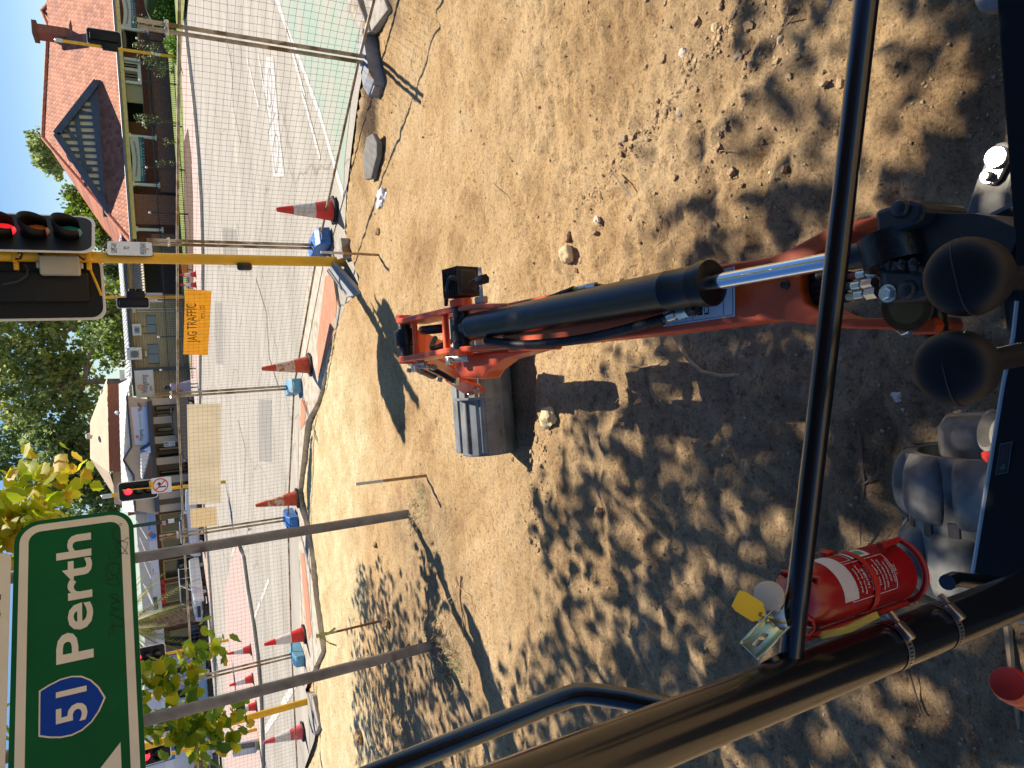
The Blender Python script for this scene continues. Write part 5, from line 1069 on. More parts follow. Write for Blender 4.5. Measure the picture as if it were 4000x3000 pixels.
for i, (p, d_, m, lb) in enumerate((((2216, 996), 66, M_ROCKP, 'largest pale two-lobed rock lying right of the boom cylinder'), ((2212, 924), 40, M_ROCKB, 'brown clod touching the largest pale rock on its right side'), ((2268, 1018), 26, M_ROCKB, 'small brown clod just below the largest pale rock'), ((2146, 1632), 80, M_ROCKP, 'cream stone at the edge of the bucket shadow'), ((2338, 2004), 42, M_ROCKB, 'brown lump in the shade left of the boom shadow'), ((2660, 438), 46, M_ROCKG, 'round grey brown stone alone between the wheel rut and the front rail'), ((2665, 205), 30, M_ROCKW, 'white flat shell-like stone beside the rut at the right'), ((2790, 105), 28, M_ROCKP, 'yellowish round stone at the far right above the rail'), ((2880, 222), 34, M_ROCKG, 'dull round stone between the yellowish stone and the rail'), ((1478, 905), 30, M_ROCKB, 'brown pebble in front of the slabs, right of the thin stake'), ((1512, 2437), 36, M_ROCKB, 'clod at the foot of the stake with the yellow ribbon'), ((1605, 2065), 22, M_ROCKB, 'small clod near the foot of the right sign post'), ((1463, 2128), 20, M_ROCKB, 'small brown stone on the pale sand left of the right sign post'), ((1410, 2880), 48, M_ROCKB, 'earth lump at the left edge near the broken slab strip'), ((2245, 1000 + 55), 20, M_ROCKB, 'tiny brown stone in shade below the largest pale rock'), ((3505, 1552), 40, M_ROCKW, 'white stone on the shaded ground beside the lower lever knob'), ((3770, 2692), 28, M_ROCKW, 'white pebble on the shaded ground near the red lever grip'), ((2437, 545), 34, M_ROCKG, 'dark stone in the wheel rut above the white tape'), ((3242, 20), 34, M_ROCKP, 'yellow stone right of the front rail at the top edge'), ((3044, 155), 28, M_ROCKP, 'orange yellow pebble left of the front rail'), ((2330, 860), 30, M_ROCKW, 'white sliver stone between the white tape and the boom'), ((3600, 2110), 60, M_ROCKB, 'lit orange clod in front of the track'))):
    rock(p, d_, m, lb, .72, i + 1)
# loose gravel and clods: more near the machine
def scatter(name, n, sizes, fn, m, sub=1):
    mb = MB(); base = [rock_bm(1, 50 + k, sub, .62, .55) for k in range(6)]; geo = []
    for b_ in base: b_.verts.index_update(); geo.append(([v.co.copy() for v in b_.verts], [[v.index for v in f.verts] for f in b_.faces])); b_.free()
    k = 0
    while k < n:
        px_, py_ = fn()
        if 3120 < px_ and False: continue
        g_ = G(px_, py_, 0)
        if edge_y(g_.x) - g_.y < .06: continue
        z = terrain_z(g_.x, g_.y); r = (sizes[0] + (sizes[1] - sizes[0]) * random.random() ** 3.2) * (.6 + .4 * g_.length / 3); vs, fs = random.choice(geo); a = random.random() * 6.28; c, s_ = math.cos(a) * r, math.sin(a) * r; o = V((g_.x, g_.y, z + r * .25))
        mb.add([o + V((q.x * c - q.y * s_, q.x * s_ + q.y * c, q.z * r)) for q in vs], fs, 0, True); k += 1
    return tag(mb.build(name, m), kind='stuff')
M_GRAV = mat('gravel', (.46, .33, .19), .95, 0, col2=(.26, .18, .10), vs=7, detail=1)
M_GRAV2 = mat('pale_gravel', (.62, .53, .38), .95, 0, col2=(.42, .34, .24), vs=9, detail=1)
scatter('gravel', 3600, (.0015, .010), lambda: (1450 + 2550 * random.random() ** .8, rnd(-60, 3060)), M_GRAV)
scatter('gravel', 260, (.0015, .008), lambda: (rnd(1300, 4000), rnd(-60, 3060)), M_GRAV2)
M_CLOD = mat('earth_clod', (.36, .25, .14), .98, var=.25, vs=30, bump=1, bs=90)
def rutfn():
    t = random.random(); return lerp(3000, 2280, t) + random.gauss(0, 22), lerp(-60, 820, t) + random.gauss(0, 18)
scatter('gravel', 600, (.003, .014), rutfn, M_GRAV)
scatter('clods', 170, (.006, .024), lambda: (random.gauss(2900, 240), random.gauss(480, 330)), M_CLOD, 2)
scatter('clods', 90, (.006, .020), lambda: (random.gauss(2120, 40) + 0, rnd(1680, 2150)), M_CLOD, 2)
scatter('clods', 60, (.005, .020), lambda: (random.gauss(1500, 60), rnd(2500, 3000)), M_CLOD, 2)
# scraps
M_WRAP = mat('plastic_film', (.78, .78, .80), .25, bump=.6, bs=40)
g_ = G(1498, 770, 0); bm = rock_bm(.085, 31, 3, .42, .8); o = MB().bm(bm).build('plastic_wrap', M_WRAP); o.location = g_ + V((0, 0, .02)); o.rotation_euler = (0, 0, .6); o.scale = (.7, 1.1, 1); tag(o, 'crumpled clear plastic wrap on the dirt right of the cone', 'litter')
mb = MB(); tp = [G(*p, z) for p, z in (((2392, 672), .03), ((2402, 690), .045), ((2425, 715), .035), ((2445, 745), .05), ((2468, 775), .03))]
for a, b_ in zip(tp, tp[1:]): w_ = V((.010, .006, .008)); mb.quad(a - w_, a + w_, b_ + w_, b_ - w_)
tag(mb.build('white_tape', mat('white_tape', (.72, .74, .78), .5)), 'torn strip of white tape half buried in the wheel rut', 'litter')
def twig(pix, r, label, m, name='twig', zo=.012):
    pts = [G(*p, terrain_z(*G(*p, 0).xy) + zo) for p in pix]; o = MB().tube(pts, [r * (1 - .6 * i / (len(pts) - 1)) for i in range(len(pts))], 6).build(name, m); return tag(o, label, 'twig', 'dry roots and twigs on the ground')
M_TWIG = mat('dry_root', (.42, .28, .15), .9, var=.25, vs=25); M_TWIGD = mat('dark_root', (.15, .10, .065), .9, var=.25, vs=25)
for pix, r, lb, m in (([(2640, 1318), (2685, 1400), (2740, 1450), (2820, 1468), (2890, 1462)], .012, 'thick frayed root lying left of the boom decal', M_TWIG), ([(2445, 1425), (2510, 1435), (2570, 1428), (2610, 1395)], .006, 'curved root just left of the boom near its middle', M_TWIG), ([(2590, 850), (2570, 950), (2525, 1015)], .003, 'thin straw curving towards the boom cylinder from the right', M_TWIG), ([(2420, 1080), (2480, 1020), (2500, 1000)], .003, 'short straw touching the boom right of the cylinder hose', M_TWIG), ([(1800, 2250), (1795, 2330), (1805, 2400), (1812, 2490)], .009, 'long root running between the sign posts on the dark soil', M_TWIG), ([(1775, 2255), (1790, 2290), (1840, 2330), (1855, 2390)], .006, 'forked root right of the longest root between the posts', M_TWIG), ([(3355, 1685), (3370, 1780), (3378, 1900), (3360, 2010), (3362, 2130)], .006, 'dark root on shaded ground running toward the extinguisher', M_TWIGD), ([(3010, 1600), (3090, 1610), (3180, 1606)], .007, 'root in deep shade left of the boom foot', M_TWIGD), ([(3370, 1895), (3430, 1850), (3445, 1730)], .004, 'fine dark root branching beside the dark root', M_TWIGD), ([(2760, 560), (2810, 590), (2840, 586)], .003, 'yellow straw lying in the clods at the right', M_TWIG), ([(3020, 190), (3045, 130), (3100, 60)], .005, 'bent straw beside the front rail at the right', M_TWIG), ([(2010, 235), (2040, 300), (2060, 340)], .003, 'short dry stalk on the smooth dirt at the right', M_TWIG), ([(1925, 715), (1970, 760), (1990, 800)], .003, 'fine stalk on the smooth dirt above the work light', M_TWIG), ([(3530, 2560), (3560, 2660), (3600, 2790)], .007, 'root under the canopy post near the hose clamps', M_TWIGD), ([(3160, 2940), (3170, 2990), (3200, 3040)], .006, 'pale root at the bottom left edge', M_TWIG), ([(3930, 2380), (3950, 2600), (3990, 2900)], .014, 'fibrous pale root along the track edge behind the red grip', M_TWIG)):
    twig(pix, r, lb, m)
# straw and torn roots round the sign posts, litter leaves
def tuft(name, centre, n, spread, L_, m, label):
    mb = MB(); c = G(*centre, 0)
    for k in range(n):
        p = c + V((random.gauss(0, spread), random.gauss(0, spread * .6), 0)); p.z = terrain_z(p.x, p.y); a = rnd(0, 6.28); l = L_ * rnd(.4, 1.2); e = V((math.cos(a), math.sin(a), rnd(0, .5))); q = V((-e.y, e.x, 0)) * rnd(.001, .0028)
        m1 = p + e * (l * .5) + V((0, 0, rnd(.005, .03))); m2 = p + e * l + V((rnd(-.03, .03), rnd(-.03, .03), -.005)); mb.add([p - q, p + q, m1 + q, m1 - q, m2], [(0, 1, 2, 3), (3, 2, 4)])
    return tag(mb.build(name, m), kind='stuff')
M_STRAW = mat('straw', (.50, .38, .20), .8, var=.3, vs=30)
tuft('dry_grass', (1625, 2010), 160, .16, .14, M_STRAW, ''); tuft('dry_grass', (1760, 2530), 220, .18, .16, M_STRAW, ''); tuft('dry_grass', (1740, 2560), 120, .2, .14, M_TWIGD, '')
tuft('dry_grass', (1655, 1945), 40, .10, .12, mat('green_blade', (.22, .30, .10), .7), ''); tuft('dry_grass', (1795, 2600), 26, .07, .12, bpy.data.materials['green_blade'], '')
tuft('dry_grass', (2780, 2500), 40, .5, .10, M_TWIGD, ''); tuft('dry_grass', (3400, 2000), 40, .35, .07, M_TWIGD, ''); tuft('dry_grass', (1445, 330), 260, .25, .08, M_TWIGD, ''); tuft('dry_grass', (2600, 1700), 30, .6, .08, M_STRAW, '')
# one fallen bark scrap
tag(MB().bm(rock_bm(.05, 77, 2, .3, .9), Matrix.Translation(G(3455, 2705, .03))).build('palm_fibre_scrap', mat('pale_fibre', (.50, .44, .28), .9, bump=.8, bs=60)), 'pale frayed plant scrap under the canopy post', 'plant scrap')
# ------------------------------------------------------------------ leaves: street tree overhead (its shade dapples the dirt) and hanging branches by the sign
def leaf_mat(name, c1, c2, trans=.45):
    m = bpy.data.materials.new(name); m.use_nodes = True; t = m.node_tree; N = t.nodes.new; L = t.links.new; out = t.nodes['Material Output']; b = t.nodes['Principled BSDF']
    g = N('ShaderNodeNewGeometry'); r = N('ShaderNodeValToRGB'); L(g.outputs['Random Per Island'], r.inputs['Fac']); e = r.color_ramp.elements; e[0].color = (*c1, 1); e[1].color = (*c2, 1)
    L(r.outputs['Color'], b.inputs['Base Color']); b.inputs['Roughness'].default_value = .5
    tr = N('ShaderNodeBsdfTranslucent'); L(r.outputs['Color'], tr.inputs['Color']); mx = N('ShaderNodeMixShader'); mx.inputs[0].default_value = trans
    L(b.outputs[0], mx.inputs[1]); L(tr.outputs[0], mx.inputs[2]); L(mx.outputs[0], out.inputs['Surface']); return m
LOBED = [(0, -.5), (.20, -.48), (.44, -.44), (.46, -.20), (.56, .02), (.42, .18), (.36, .46), (.14, .44), (0, .50), (-.14, .44), (-.36, .46), (-.42, .18), (-.56, .02), (-.46, -.20), (-.44, -.44), (-.20, -.48)]
def add_leaf(mb, p, size, n, mi=0, simple=False, fold=.25):
    n = V(n).normalized(); a = n.orthogonal().normalized(); a = Matrix.Rotation(rnd(0, 6.28), 3, n) @ a; b = n.cross(a)
    if simple:
        w_ = size * .42; mb.add([p - b * size * .5, p + a * w_ - n * size * .08, p + b * size * .5, p - a * w_ - n * size * .08], [(0, 1, 2), (0, 2, 3)], mi)
    else:
        vs = [p + a * x * size + b * y * size - n * abs(x) * fold * size for x, y in LOBED]; mb.add(vs + [p - b * .1 * size], [(i, (i + 1) % 16, 16) for i in range(16)], mi, True)
M_LEAF_Y = leaf_mat('yellow_green_leaf', (.38, .50, .02), (.68, .60, .03), .68); M_LEAF_G = leaf_mat('mid_green_leaf', (.10, .24, .015), (.32, .42, .025), .6); M_LEAF_O = leaf_mat('yellow_leaf', (.55, .36, .02), (.62, .46, .05), .5); M_BARK = mat('branch_bark', (.16, .13, .10), .85, var=.3, vs=15)
st = thing('street_tree', 'street tree with yellow green lobed leaves hanging beside and above the green road sign', 'tree', (-9.5, 5.2, 0))
MB().tube([V((-9.5, 5.2, -.1)), V((-9.4, 5.3, 2.2)), V((-9.0, 5.6, 4.6))], [.20, .15, .11], 12).build('trunk', M_BARK, st)
def branch_leaves(px_path, Y0, Y1, n, spread, size, mats_w, r=.010):
    pts = [AT(*p, lerp(Y0, Y1, i / (len(px_path) - 1))) for i, p in enumerate(px_path)]
    MB().tube(pts, [r * (1 - .55 * i / (len(pts) - 1)) for i in range(len(pts))], 7).build('branch', M_BARK, st)
    mbs = [MB() for _ in mats_w]; wts = [q[1] for q in mats_w]
    for k in range(n):
        s_ = random.random() * (len(pts) - 1); i = int(s_); p = lerp(pts[i], pts[min(i + 1, len(pts) - 1)], s_ - i) + V((random.gauss(0, spread), random.gauss(0, spread), random.gauss(-spread * .3, spread)))
        j = random.choices(range(len(mats_w)), wts)[0]; add_leaf(mbs[j], p, size * rnd(.6, 1.2), (rnd(-.7, .7), rnd(-1, .2), rnd(.1, 1)))
    for m_, q in zip(mats_w, mbs):
        if q.v: q.build('foliage', m_[0], st)
WY = [(M_LEAF_Y, .8), (M_LEAF_O, .2)]; WG = [(M_LEAF_G, .62), (M_LEAF_Y, .26), (M_LEAF_O, .12)]
branch_leaves([(-500, 2060), (-150, 1990), (0, 1940), (110, 1900), (190, 1885), (265, 1870)], 8.2, 7.6, 105, .13, .145, WY)
branch_leaves([(-300, 2200), (-60, 2090), (40, 2030), (120, 1990), (200, 1960)], 8.0, 7.7, 95, .12, .145, WY, .006)
branch_leaves([(-300, 2300), (-40, 2150), (30, 2090), (60, 2060)], 8.0, 7.8, 80, .12, .14, WY, .006)
branch_leaves([(-600, 3100), (100, 2860), (420, 2720), (560, 2670), (640, 2630), (720, 2580), (800, 2540), (835, 2520)], 8.0, 8.4, 125, .12, .14, WG)
branch_leaves([(420, 2720), (600, 2690), (680, 2665), (740, 2690)], 8.1, 8.3, 45, .12, .14, WG, .005)
branch_leaves([(-500, 3300), (300, 2950), (540, 2850), (650, 2850), (760, 2830), (830, 2800), (880, 2785)], 8.0, 8.3, 120, .12, .14, WG)
branch_leaves([(650, 2850), (760, 2870), (850, 2880), (900, 2900)], 8.1, 8.2, 80, .12, .14, WG, .006)
MB().tube([AT(740, 2850, 8.2), AT(800, 2790, 8.2), AT(820, 2770, 8.2), AT(870, 2755, 8.2)], [.008, .006, .004, .002], 6).build('bare_twig', M_BARK, st)
hub = V((-9.0, 5.6, 4.6))
for p in ((-500, 2060), (-300, 2200), (-300, 2300), (-600, 3100), (-500, 3300)):
    e = AT(*p, 8.1); MB().tube([hub, lerp(hub, e, .5) + V((0, 0, .5)), e], [.07, .045, .012], 8).build('limb', M_BARK, st)
# overhead tree: crown placed where the sun's path to the dappled ground crosses it
def shade(px_, py_):
    """how thick the crown stands over the ground seen at this pixel of the photograph"""
    nz = noise.noise(V((px_ / 260, py_ / 260, 1))) * 200
    bx = [(-200, 3150), (150, 3080), (420, 2800), (700, 2640), (900, 2460), (1100, 2480), (1450, 2520), (1700, 2300), (2000, 2150), (2250, 2260), (2500, 2180), (2750, 1960), (3000, 1680), (3300, 1600)]
    for (y0, x0), (y1, x1) in zip(bx, bx[1:]):
        if y0 <= py_ <= y1: b_ = lerp(x0, x1, (py_ - y0) / (y1 - y0)); break
    else: b_ = 9e9
    d = px_ + nz - b_
    k = 0 if d < -40 else min(.9, .40 + d / 900)
    if py_ < 1050: k *= .60
    yc = 1450 + (px_ - 2100) * .28 if px_ < 2640 else 1600 - (px_ - 2640) * .05
    if abs(py_ - yc) < 120: k = 0      # no branch in the sun's way to the boom and arm
    elif 0 < py_ - yc < 480: k *= .72
    if py_ > 1250 and px_ > 2650 + nz * .6: k = max(k, 1.0)
    L_ = blob(px_ + nz * .3, py_, 1540, 2800, 190, 480); L2 = blob(px_, py_, 1450, 2340, 60, 150)
    return max(k, .62 * L_, .5 * L2)
ot = thing('shade_tree', 'tree standing out of view whose crown dapples the near dirt with shade', 'tree', (6.2, 1.2, 0))
MB().tube([V((6.2, 1.2, -.1)), V((6.1, 1.3, 2)), V((5.6, 1.8, 4.2))], [.24, .19, .15], 12).build('trunk', M_BARK, ot)
for e in ((2.5, 3.5, 5.6), (0, 5.5, 6.0), (-2, 7.5, 6.2), (1.5, 2.5, 5.2), (3.5, 5, 6)): MB().tube([V((5.6, 1.8, 4.2)), lerp(V((5.6, 1.8, 4.2)), V(e), .5) + V((0, 0, .7)), V(e)], [.11, .07, .02], 8).build('limb', M_BARK, ot)
rs = random.getstate(); random.seed(11); mb = MB(); cnt = 0
def visible(p):
    q = PX(p); return -120 < q[0] < 4120 and -120 < q[1] < 3120
tries = 0
while cnt < 1450 and tries < 120000:
    tries += 1
    x, y = rnd(-5.5, 2.8), rnd(.2, 10); q = PX((x, y, 0))
    if not (-300 < q[1] < 3400 and 1200 < q[0] < 5200): continue
    if random.random() > shade(min(q[0], 5200), max(0, min(3000, q[1]))): continue
    for _ in range(8):
        h = rnd(4.6, 9.0); c = V((x, y, 0)) + TOSUN * (h / TOSUN.z)
        if not visible(c): break
    else: continue
    for k in range(random.randint(2, 7) ):
        p = c + V((random.gauss(0, .11), random.gauss(0, .11), random.gauss(0, .08)))
        if not visible(p): add_leaf(mb, p, rnd(.07, .15), (rnd(-.6, .6), rnd(-.6, .6), 1), 0, True)
    cnt += 1
for k in range(150):  # extra leaf clumps added up-sun to shade the swing post, levers and floor
    x, y, z = (rnd(-.05, .50), rnd(.72, .98), .8) if k < 46 else (rnd(-.5, .55), rnd(.40, .80), .85)
    if x > .30 and (y > .74 or k < 46) and y < 1.0: continue
    c = V((x, y, z)) + TOSUN * (rnd(3.4, 5.0) / TOSUN.z)
    for q in range(6):
        p = c + V((random.gauss(0, .06), random.gauss(0, .06), random.gauss(0, .06)))
        if not visible(p): add_leaf(mb, p, rnd(.09, .17), (rnd(-.6, .6), rnd(-.6, .6), 1), 0, True)
mb.build('crown', M_LEAF_G, ot); random.setstate(rs)
# ------------------------------------------------------------------ the far side of the road
M_TILE = tile_roof_mat('terracotta_tiles', (.54, .205, .105), (.28, .09, .05)); M_CREAM = mat('cream_paint', (.84, .62, .30), .6, var=.06, vs=2); M_CREAM2 = mat('pale_cream_paint', (.68, .60, .46), .6, var=.05)
M_BLUEG = mat('blue_grey_timber', (.045, .075, .14), .55, var=.2, vs=2); M_GUTTER = mat('grey_gutter', (.20, .22, .26), .4); M_HBRICK = brick_mat('house_brick', (.22, .065, .04), (.30, .10, .06), (.30, .22, .17)); M_BRED = brick_mat('red_brick', (.30, .085, .05), (.38, .13, .08), (.34, .26, .2)); M_VOID = mat('dark_interior', (.02, .016, .013), .8)
M_WINW = mat('window_white', (.72, .71, .66), .5)
M_PAVEG = mat('grey_paving', (.40, .37, .33), .9, var=.1, vs=1.5)
def prismY(pix, Y, depth, name, m, parent, bevel=0, world=False):
    pts = [V(p) if world else AT(*p, Y) for p in pix]; return MB().prism(pts, (0, depth, 0)).build(name, m, parent, bevel=bevel)
def rectY(a, b, Y, depth, name, m, parent, bevel=0):
    A, B = AT(*a, Y), AT(*b, Y); lo = V((min(A.x, B.x), Y, min(A.z, B.z))); hi = V((max(A.x, B.x), Y + depth, max(A.z, B.z))); return MB().bb(lo, hi).build(name, m, parent, bevel=bevel)
XA, ZA = V((1, 0, 0)), V((0, 0, 1))
def signtext(mb, txt, p, Y, h_px, end=None, mi=0, bold=0, shear=0, lift=.004):
    A = AT(*p, Y); w_ = (AT(*end, Y) - A).length if end else None; d = (AT(*end, Y) - A) if end else XA; d.y = 0; d.z = 0
    text_geo(mb, txt, A, d.normalized(), ZA, h_px * (A - CAM0).length / FPX, w_, mi, bold, lift=lift, shear=shear)
# verge: lawn, mulch bed, grey forecourt
mb = MB(); mb.poly([G(*p, .116) for p in ((735, -140), (716, 60), (706, 250), (714, 420), (716, 560), (719, 760), (723, 1000), (733, 1250), (745, 1440), (735, 1480))] + [V((1.3, 58, .116)), V((34, 58, .116))]); tag(mb.build('lawn', M_LAWN), kind='structure')
mb = MB(); mb.poly([G(*p, .122) for p in ((733, 500), (716, 560), (719, 760), (723, 1000), (729, 1130), (754, 1130), (754, 900), (752, 760), (745, 600))]); struct(mb.build('garden_bed', mat('bark_mulch', (.10, .055, .032), .95, var=.4, vs=5, bump=.8, bs=20)))
mb = MB(); mb.poly([G(770, 1490, .114), G(738, 1482, .114), V((1.2, 61, .114)), V((-60, 61, .114)), V((-60, 50, .114)), G(800, 2200, .114), G(786, 1900, .114)]); struct(mb.build('forecourt', M_PAVEG))
# ---- the tiled house
GZ, HY = 3.15, 52.0; pn = V((0, -.7, 1)).normalized(); p0h = V((0, HY, GZ))
house = thing('tiled_house', 'brick house with red tiled roof, blue half-timbered gable and white verandah columns', 'house', (20, 55, 0))
GL = AT(511, 940, HY); RLh = ONP(167, 538, p0h, pn); RRh = ONP(189, 105, p0h, pn); GR = V((45, HY, GZ))
mb = MB(); mb.poly([GL, GR, V((45, RRh.y, RRh.z)), RRh, RLh]); mb.poly([GL, RLh, V((GL.x, 2 * RLh.y - HY, GZ))]); mb.poly([RLh, RRh, V((RRh.x, 2 * RRh.y - HY, GZ)), V((GL.x, 2 * RLh.y - HY, GZ))]); roof = mb.build('roof', M_TILE, house)
w1 = [AT(163, 42, 60), AT(190, 106, 59.5), AT(398, 8, 53), AT(420, -60, 52.4), AT(260, -60, 57)]; MB().poly(w1).build('roof_wing', M_TILE, house)
M_RIDGE = mat('ridge_tiles', (.58, .22, .12), .8, var=.3, vs=3)
def ridge(a, b, r=.13):
    n = max(3, int((b - a).length / .38)); mb = MB()
    for i in range(n): mb.tube([lerp(a, b, i / n), lerp(a, b, (i + 1.08) / n)], [r * 1.08, r * .92], 8)
    return mb.build('ridge_cap', M_RIDGE, house)
ridge(RRh, RLh); ridge(RLh, GL); ridge(AT(163, 42, 59.9), AT(258, -60, 57)); ridge(AT(163, 42, 59.9), RRh, .1)
MB().tube([GL + V((-.05, -.1, -.03)), GR + V((0, -.1, -.03))], .09, 8).build('gutter', M_GUTTER, house)
mb = MB(); mb.bb((GL.x + .15, HY + .05, 2.80), (45, HY + .16, 3.06))
for k in range(60): mb.lathe([(.10, 0), (.10, .02)], (GL.x + .5 + k * .55, HY + .03, 2.99), (0, -1, 0), 8)
mb.build('fascia', M_CREAM, house)
mb = MB()
for k in range(40): mb.box((GL.x + .6 + k * .85, HY - .0, 2.86), (.10, .06, .07))
mb.build('bracket_ends', M_WINW, house)
MB().bb((GL.x + .3, HY + .15, 2.78), (45, HY + 2.6, 2.84)).build('verandah_ceiling', mat('ceiling_dark', (.25, .20, .14), .8), house)
MB().bb((GL.x + .5, HY + 2.4, 0), (45, HY + 2.9, 2.9)).build('wall', M_HBRICK, house)
# verandah wall: piers, low brick wall and openings
MB().bb((GL.x + 3.6, HY + .45, 0), (45, HY + .70, 1.12)).build('verandah_wall', M_HBRICK, house)
MB().bb((GL.x + 3.5, HY + .40, 1.12), (45, HY + .75, 1.19)).build('wall_coping', M_BRICKD, house)
MB().bb((AT(520, 868, 52).x, HY + .4, 0), (AT(520, 750, 52).x, HY + 1.0, 2.8)).build('pier', M_HBRICK, house); MB().bb((AT(520, 938, 52).x, HY + .4, 0), (AT(520, 905, 52).x, HY + 1.0, 1.9)).build('pier', M_HBRICK, house)
for py_ in (528, 716, 110, 893):
    x = AT(505, py_, 52.2).x; MB().tube([(x, HY + .3, 1.15), (x, HY + .3, 2.82)], .11, 12).box((x, HY + .3, 1.18), (.34, .34, .10)).box((x, HY + .3, 2.74), (.3, .3, .12)).build('column', M_WINW, house)
for (a, b) in (((472, 315), (541, 236)),):
    f = rectY((a[0] - 3, a[1] + 5), (b[0] + 6, b[1] - 5), HY + .33, .06, 'window', M_WINW, house)
    for k in range(2):
        y0 = lerp(a[1], b[1], .04 + .5 * k); y1 = lerp(a[1], b[1], .46 + .5 * k)
        for q in range(3): rectY((a[0] + 3, lerp(y0, y1, q / 3 + .04)), (b[0] - 4, lerp(y0, y1, (q + 1) / 3 - .06)), HY + .315, .012, 'pane', M_GLASS if k == 0 or q == 1 else M_CREAM2, f)
rectY((475, 395), (555, 330), HY + .5, .1, 'rendered_panel', mat('render_beige', (.40, .34, .22), .8), house)
for a, b in (((478, 700), (560, 545)), ((474, 470), (560, 400)), ((480, 185), (545, 128))): rectY(a, b, HY + 2.36, .03, 'dark_window', M_GLASS, house)
MB().tube([AT(455, 228, HY - .1), AT(470, 232, HY + .2), AT(520, 240, HY + .2), AT(650, 262, HY + .2)], .05, 8).build('downpipe', M_GUTTER, house)
# gable
gY = ONP(380, 321, p0h, pn).y; gA, gLf, gRf = AT(221, 525, gY), AT(441, 850, gY), AT(380, 321, gY)
bl_, br_ = AT(398, 770, gY), AT(352, 388, gY); gz0 = min(gLf.z, gRf.z)
mb = MB(); mb.poly([gA + V((0, .25, 0)), gLf + V((0, .25, 0)), gRf + V((0, .25, 0))]); mb.build('gable_panel', mat('gable_cream', (.86, .76, .58), .7), house)
back = (gA.z - GZ) / .7 + HY + .6
mb = MB(); mb.poly([gA + V((0, -.2, .12)), gLf + V((-.15, -.2, 0)), V((gLf.x - .15, gY + .3, gLf.z)), V((gA.x, back, gA.z + .12))]); mb.poly([gA + V((0, -.2, .12)), gRf + V((.15, -.2, 0)), V((gRf.x + .15, gY + .3, gRf.z)), V((gA.x, back, gA.z + .12))]); mb.build('gable_roof', M_TILE, house)
def timber(a, b, w_, name='timber', k=.06, curve=0):
    A, B = (V(a) if isinstance(a, V) else AT(*a, gY)), (V(b) if isinstance(b, V) else AT(*b, gY)); d = (B - A).normalized(); n = V((-d.z, 0, d.x)) * (w_ / 2); mb = MB()
    if not curve: mb.prism([A + n + V((0, .2, 0)), B + n + V((0, .2, 0)), B - n + V((0, .2, 0)), A - n + V((0, .2, 0))], (0, -k - .05, 0))
    else:
        pts = [lerp(A, B, i / 8) + V((-d.z, 0, d.x)) * (curve * math.sin(math.pi * i / 8)) for i in range(9)]
        mb.prism([p + n + V((0, .2, 0)) for p in pts] + [p - n + V((0, .2, 0)) for p in pts[::-1]], (0, -k - .05, 0))
    return mb.build(name, M_BLUEG, house)
timber(gA + V((.0, -.25, 0)), gLf + V((0, -.25, 0)), .42, 'bargeboard', .12); timber(gA + V((0, -.25, 0)), gRf + V((0, -.25, 0)), .42, 'bargeboard', .12)
timber((365, 345), (420, 845), .50, 'tie_beam', .12); timber((296, 440), (340, 725), .30, 'mid_rail', .09)
for k in range(19):
    t = (k + 1) / 20; x_ = lerp(340, 850, t); bx = lerp(368, 424, t); tx = (221 + (525 - x_) / 204 * 159 + 10) if x_ < 525 else (221 + (x_ - 525) / 325 * 220 + 10)
    if bx - tx > 12: timber((tx, x_ - (bx - tx) * .03), (bx, x_), .15, 'stud', .05)
for a, b, c in (((262, 497), (305, 545), -.12), ((300, 640), (262, 600), .12), ((320, 700), (356, 655), .15), ((352, 440), (306, 420), .12)): timber(a, b, .2, 'brace', .08, c)
# chimney
cx0, cx1 = AT(150, 142, 57).x, AT(150, 108, 57).x; ch = MB(); czt = AT(133, 125, 57).z
ch.bb((cx0, 56.4, 6), (cx1, 57.6, czt)); ch.build('chimney', M_HBRICK, house); MB().bb((cx0 - .15, 56.25, czt - .25), (cx1 + .15, 57.75, czt + .05)).build('chimney_cap', M_BRICKD, house)
zz = AT(272, 140, 56).z; z2 = AT(340, 140, 55).z; MB().prism([V((cx0 - .7, 56, z2)), V((cx1 + .9, 56, z2)), V((cx1 + .75, 56, zz - .2)), V((cx1, 56, zz)), V((cx0, 56, zz)), V((cx0 - .55, 56, zz - .3))], (0, 1.6, 0)).build('chimney_base', mat('flaunched_base', (.34, .22, .18), .9, col2=(.20, .07, .05), vs=1.5), house)
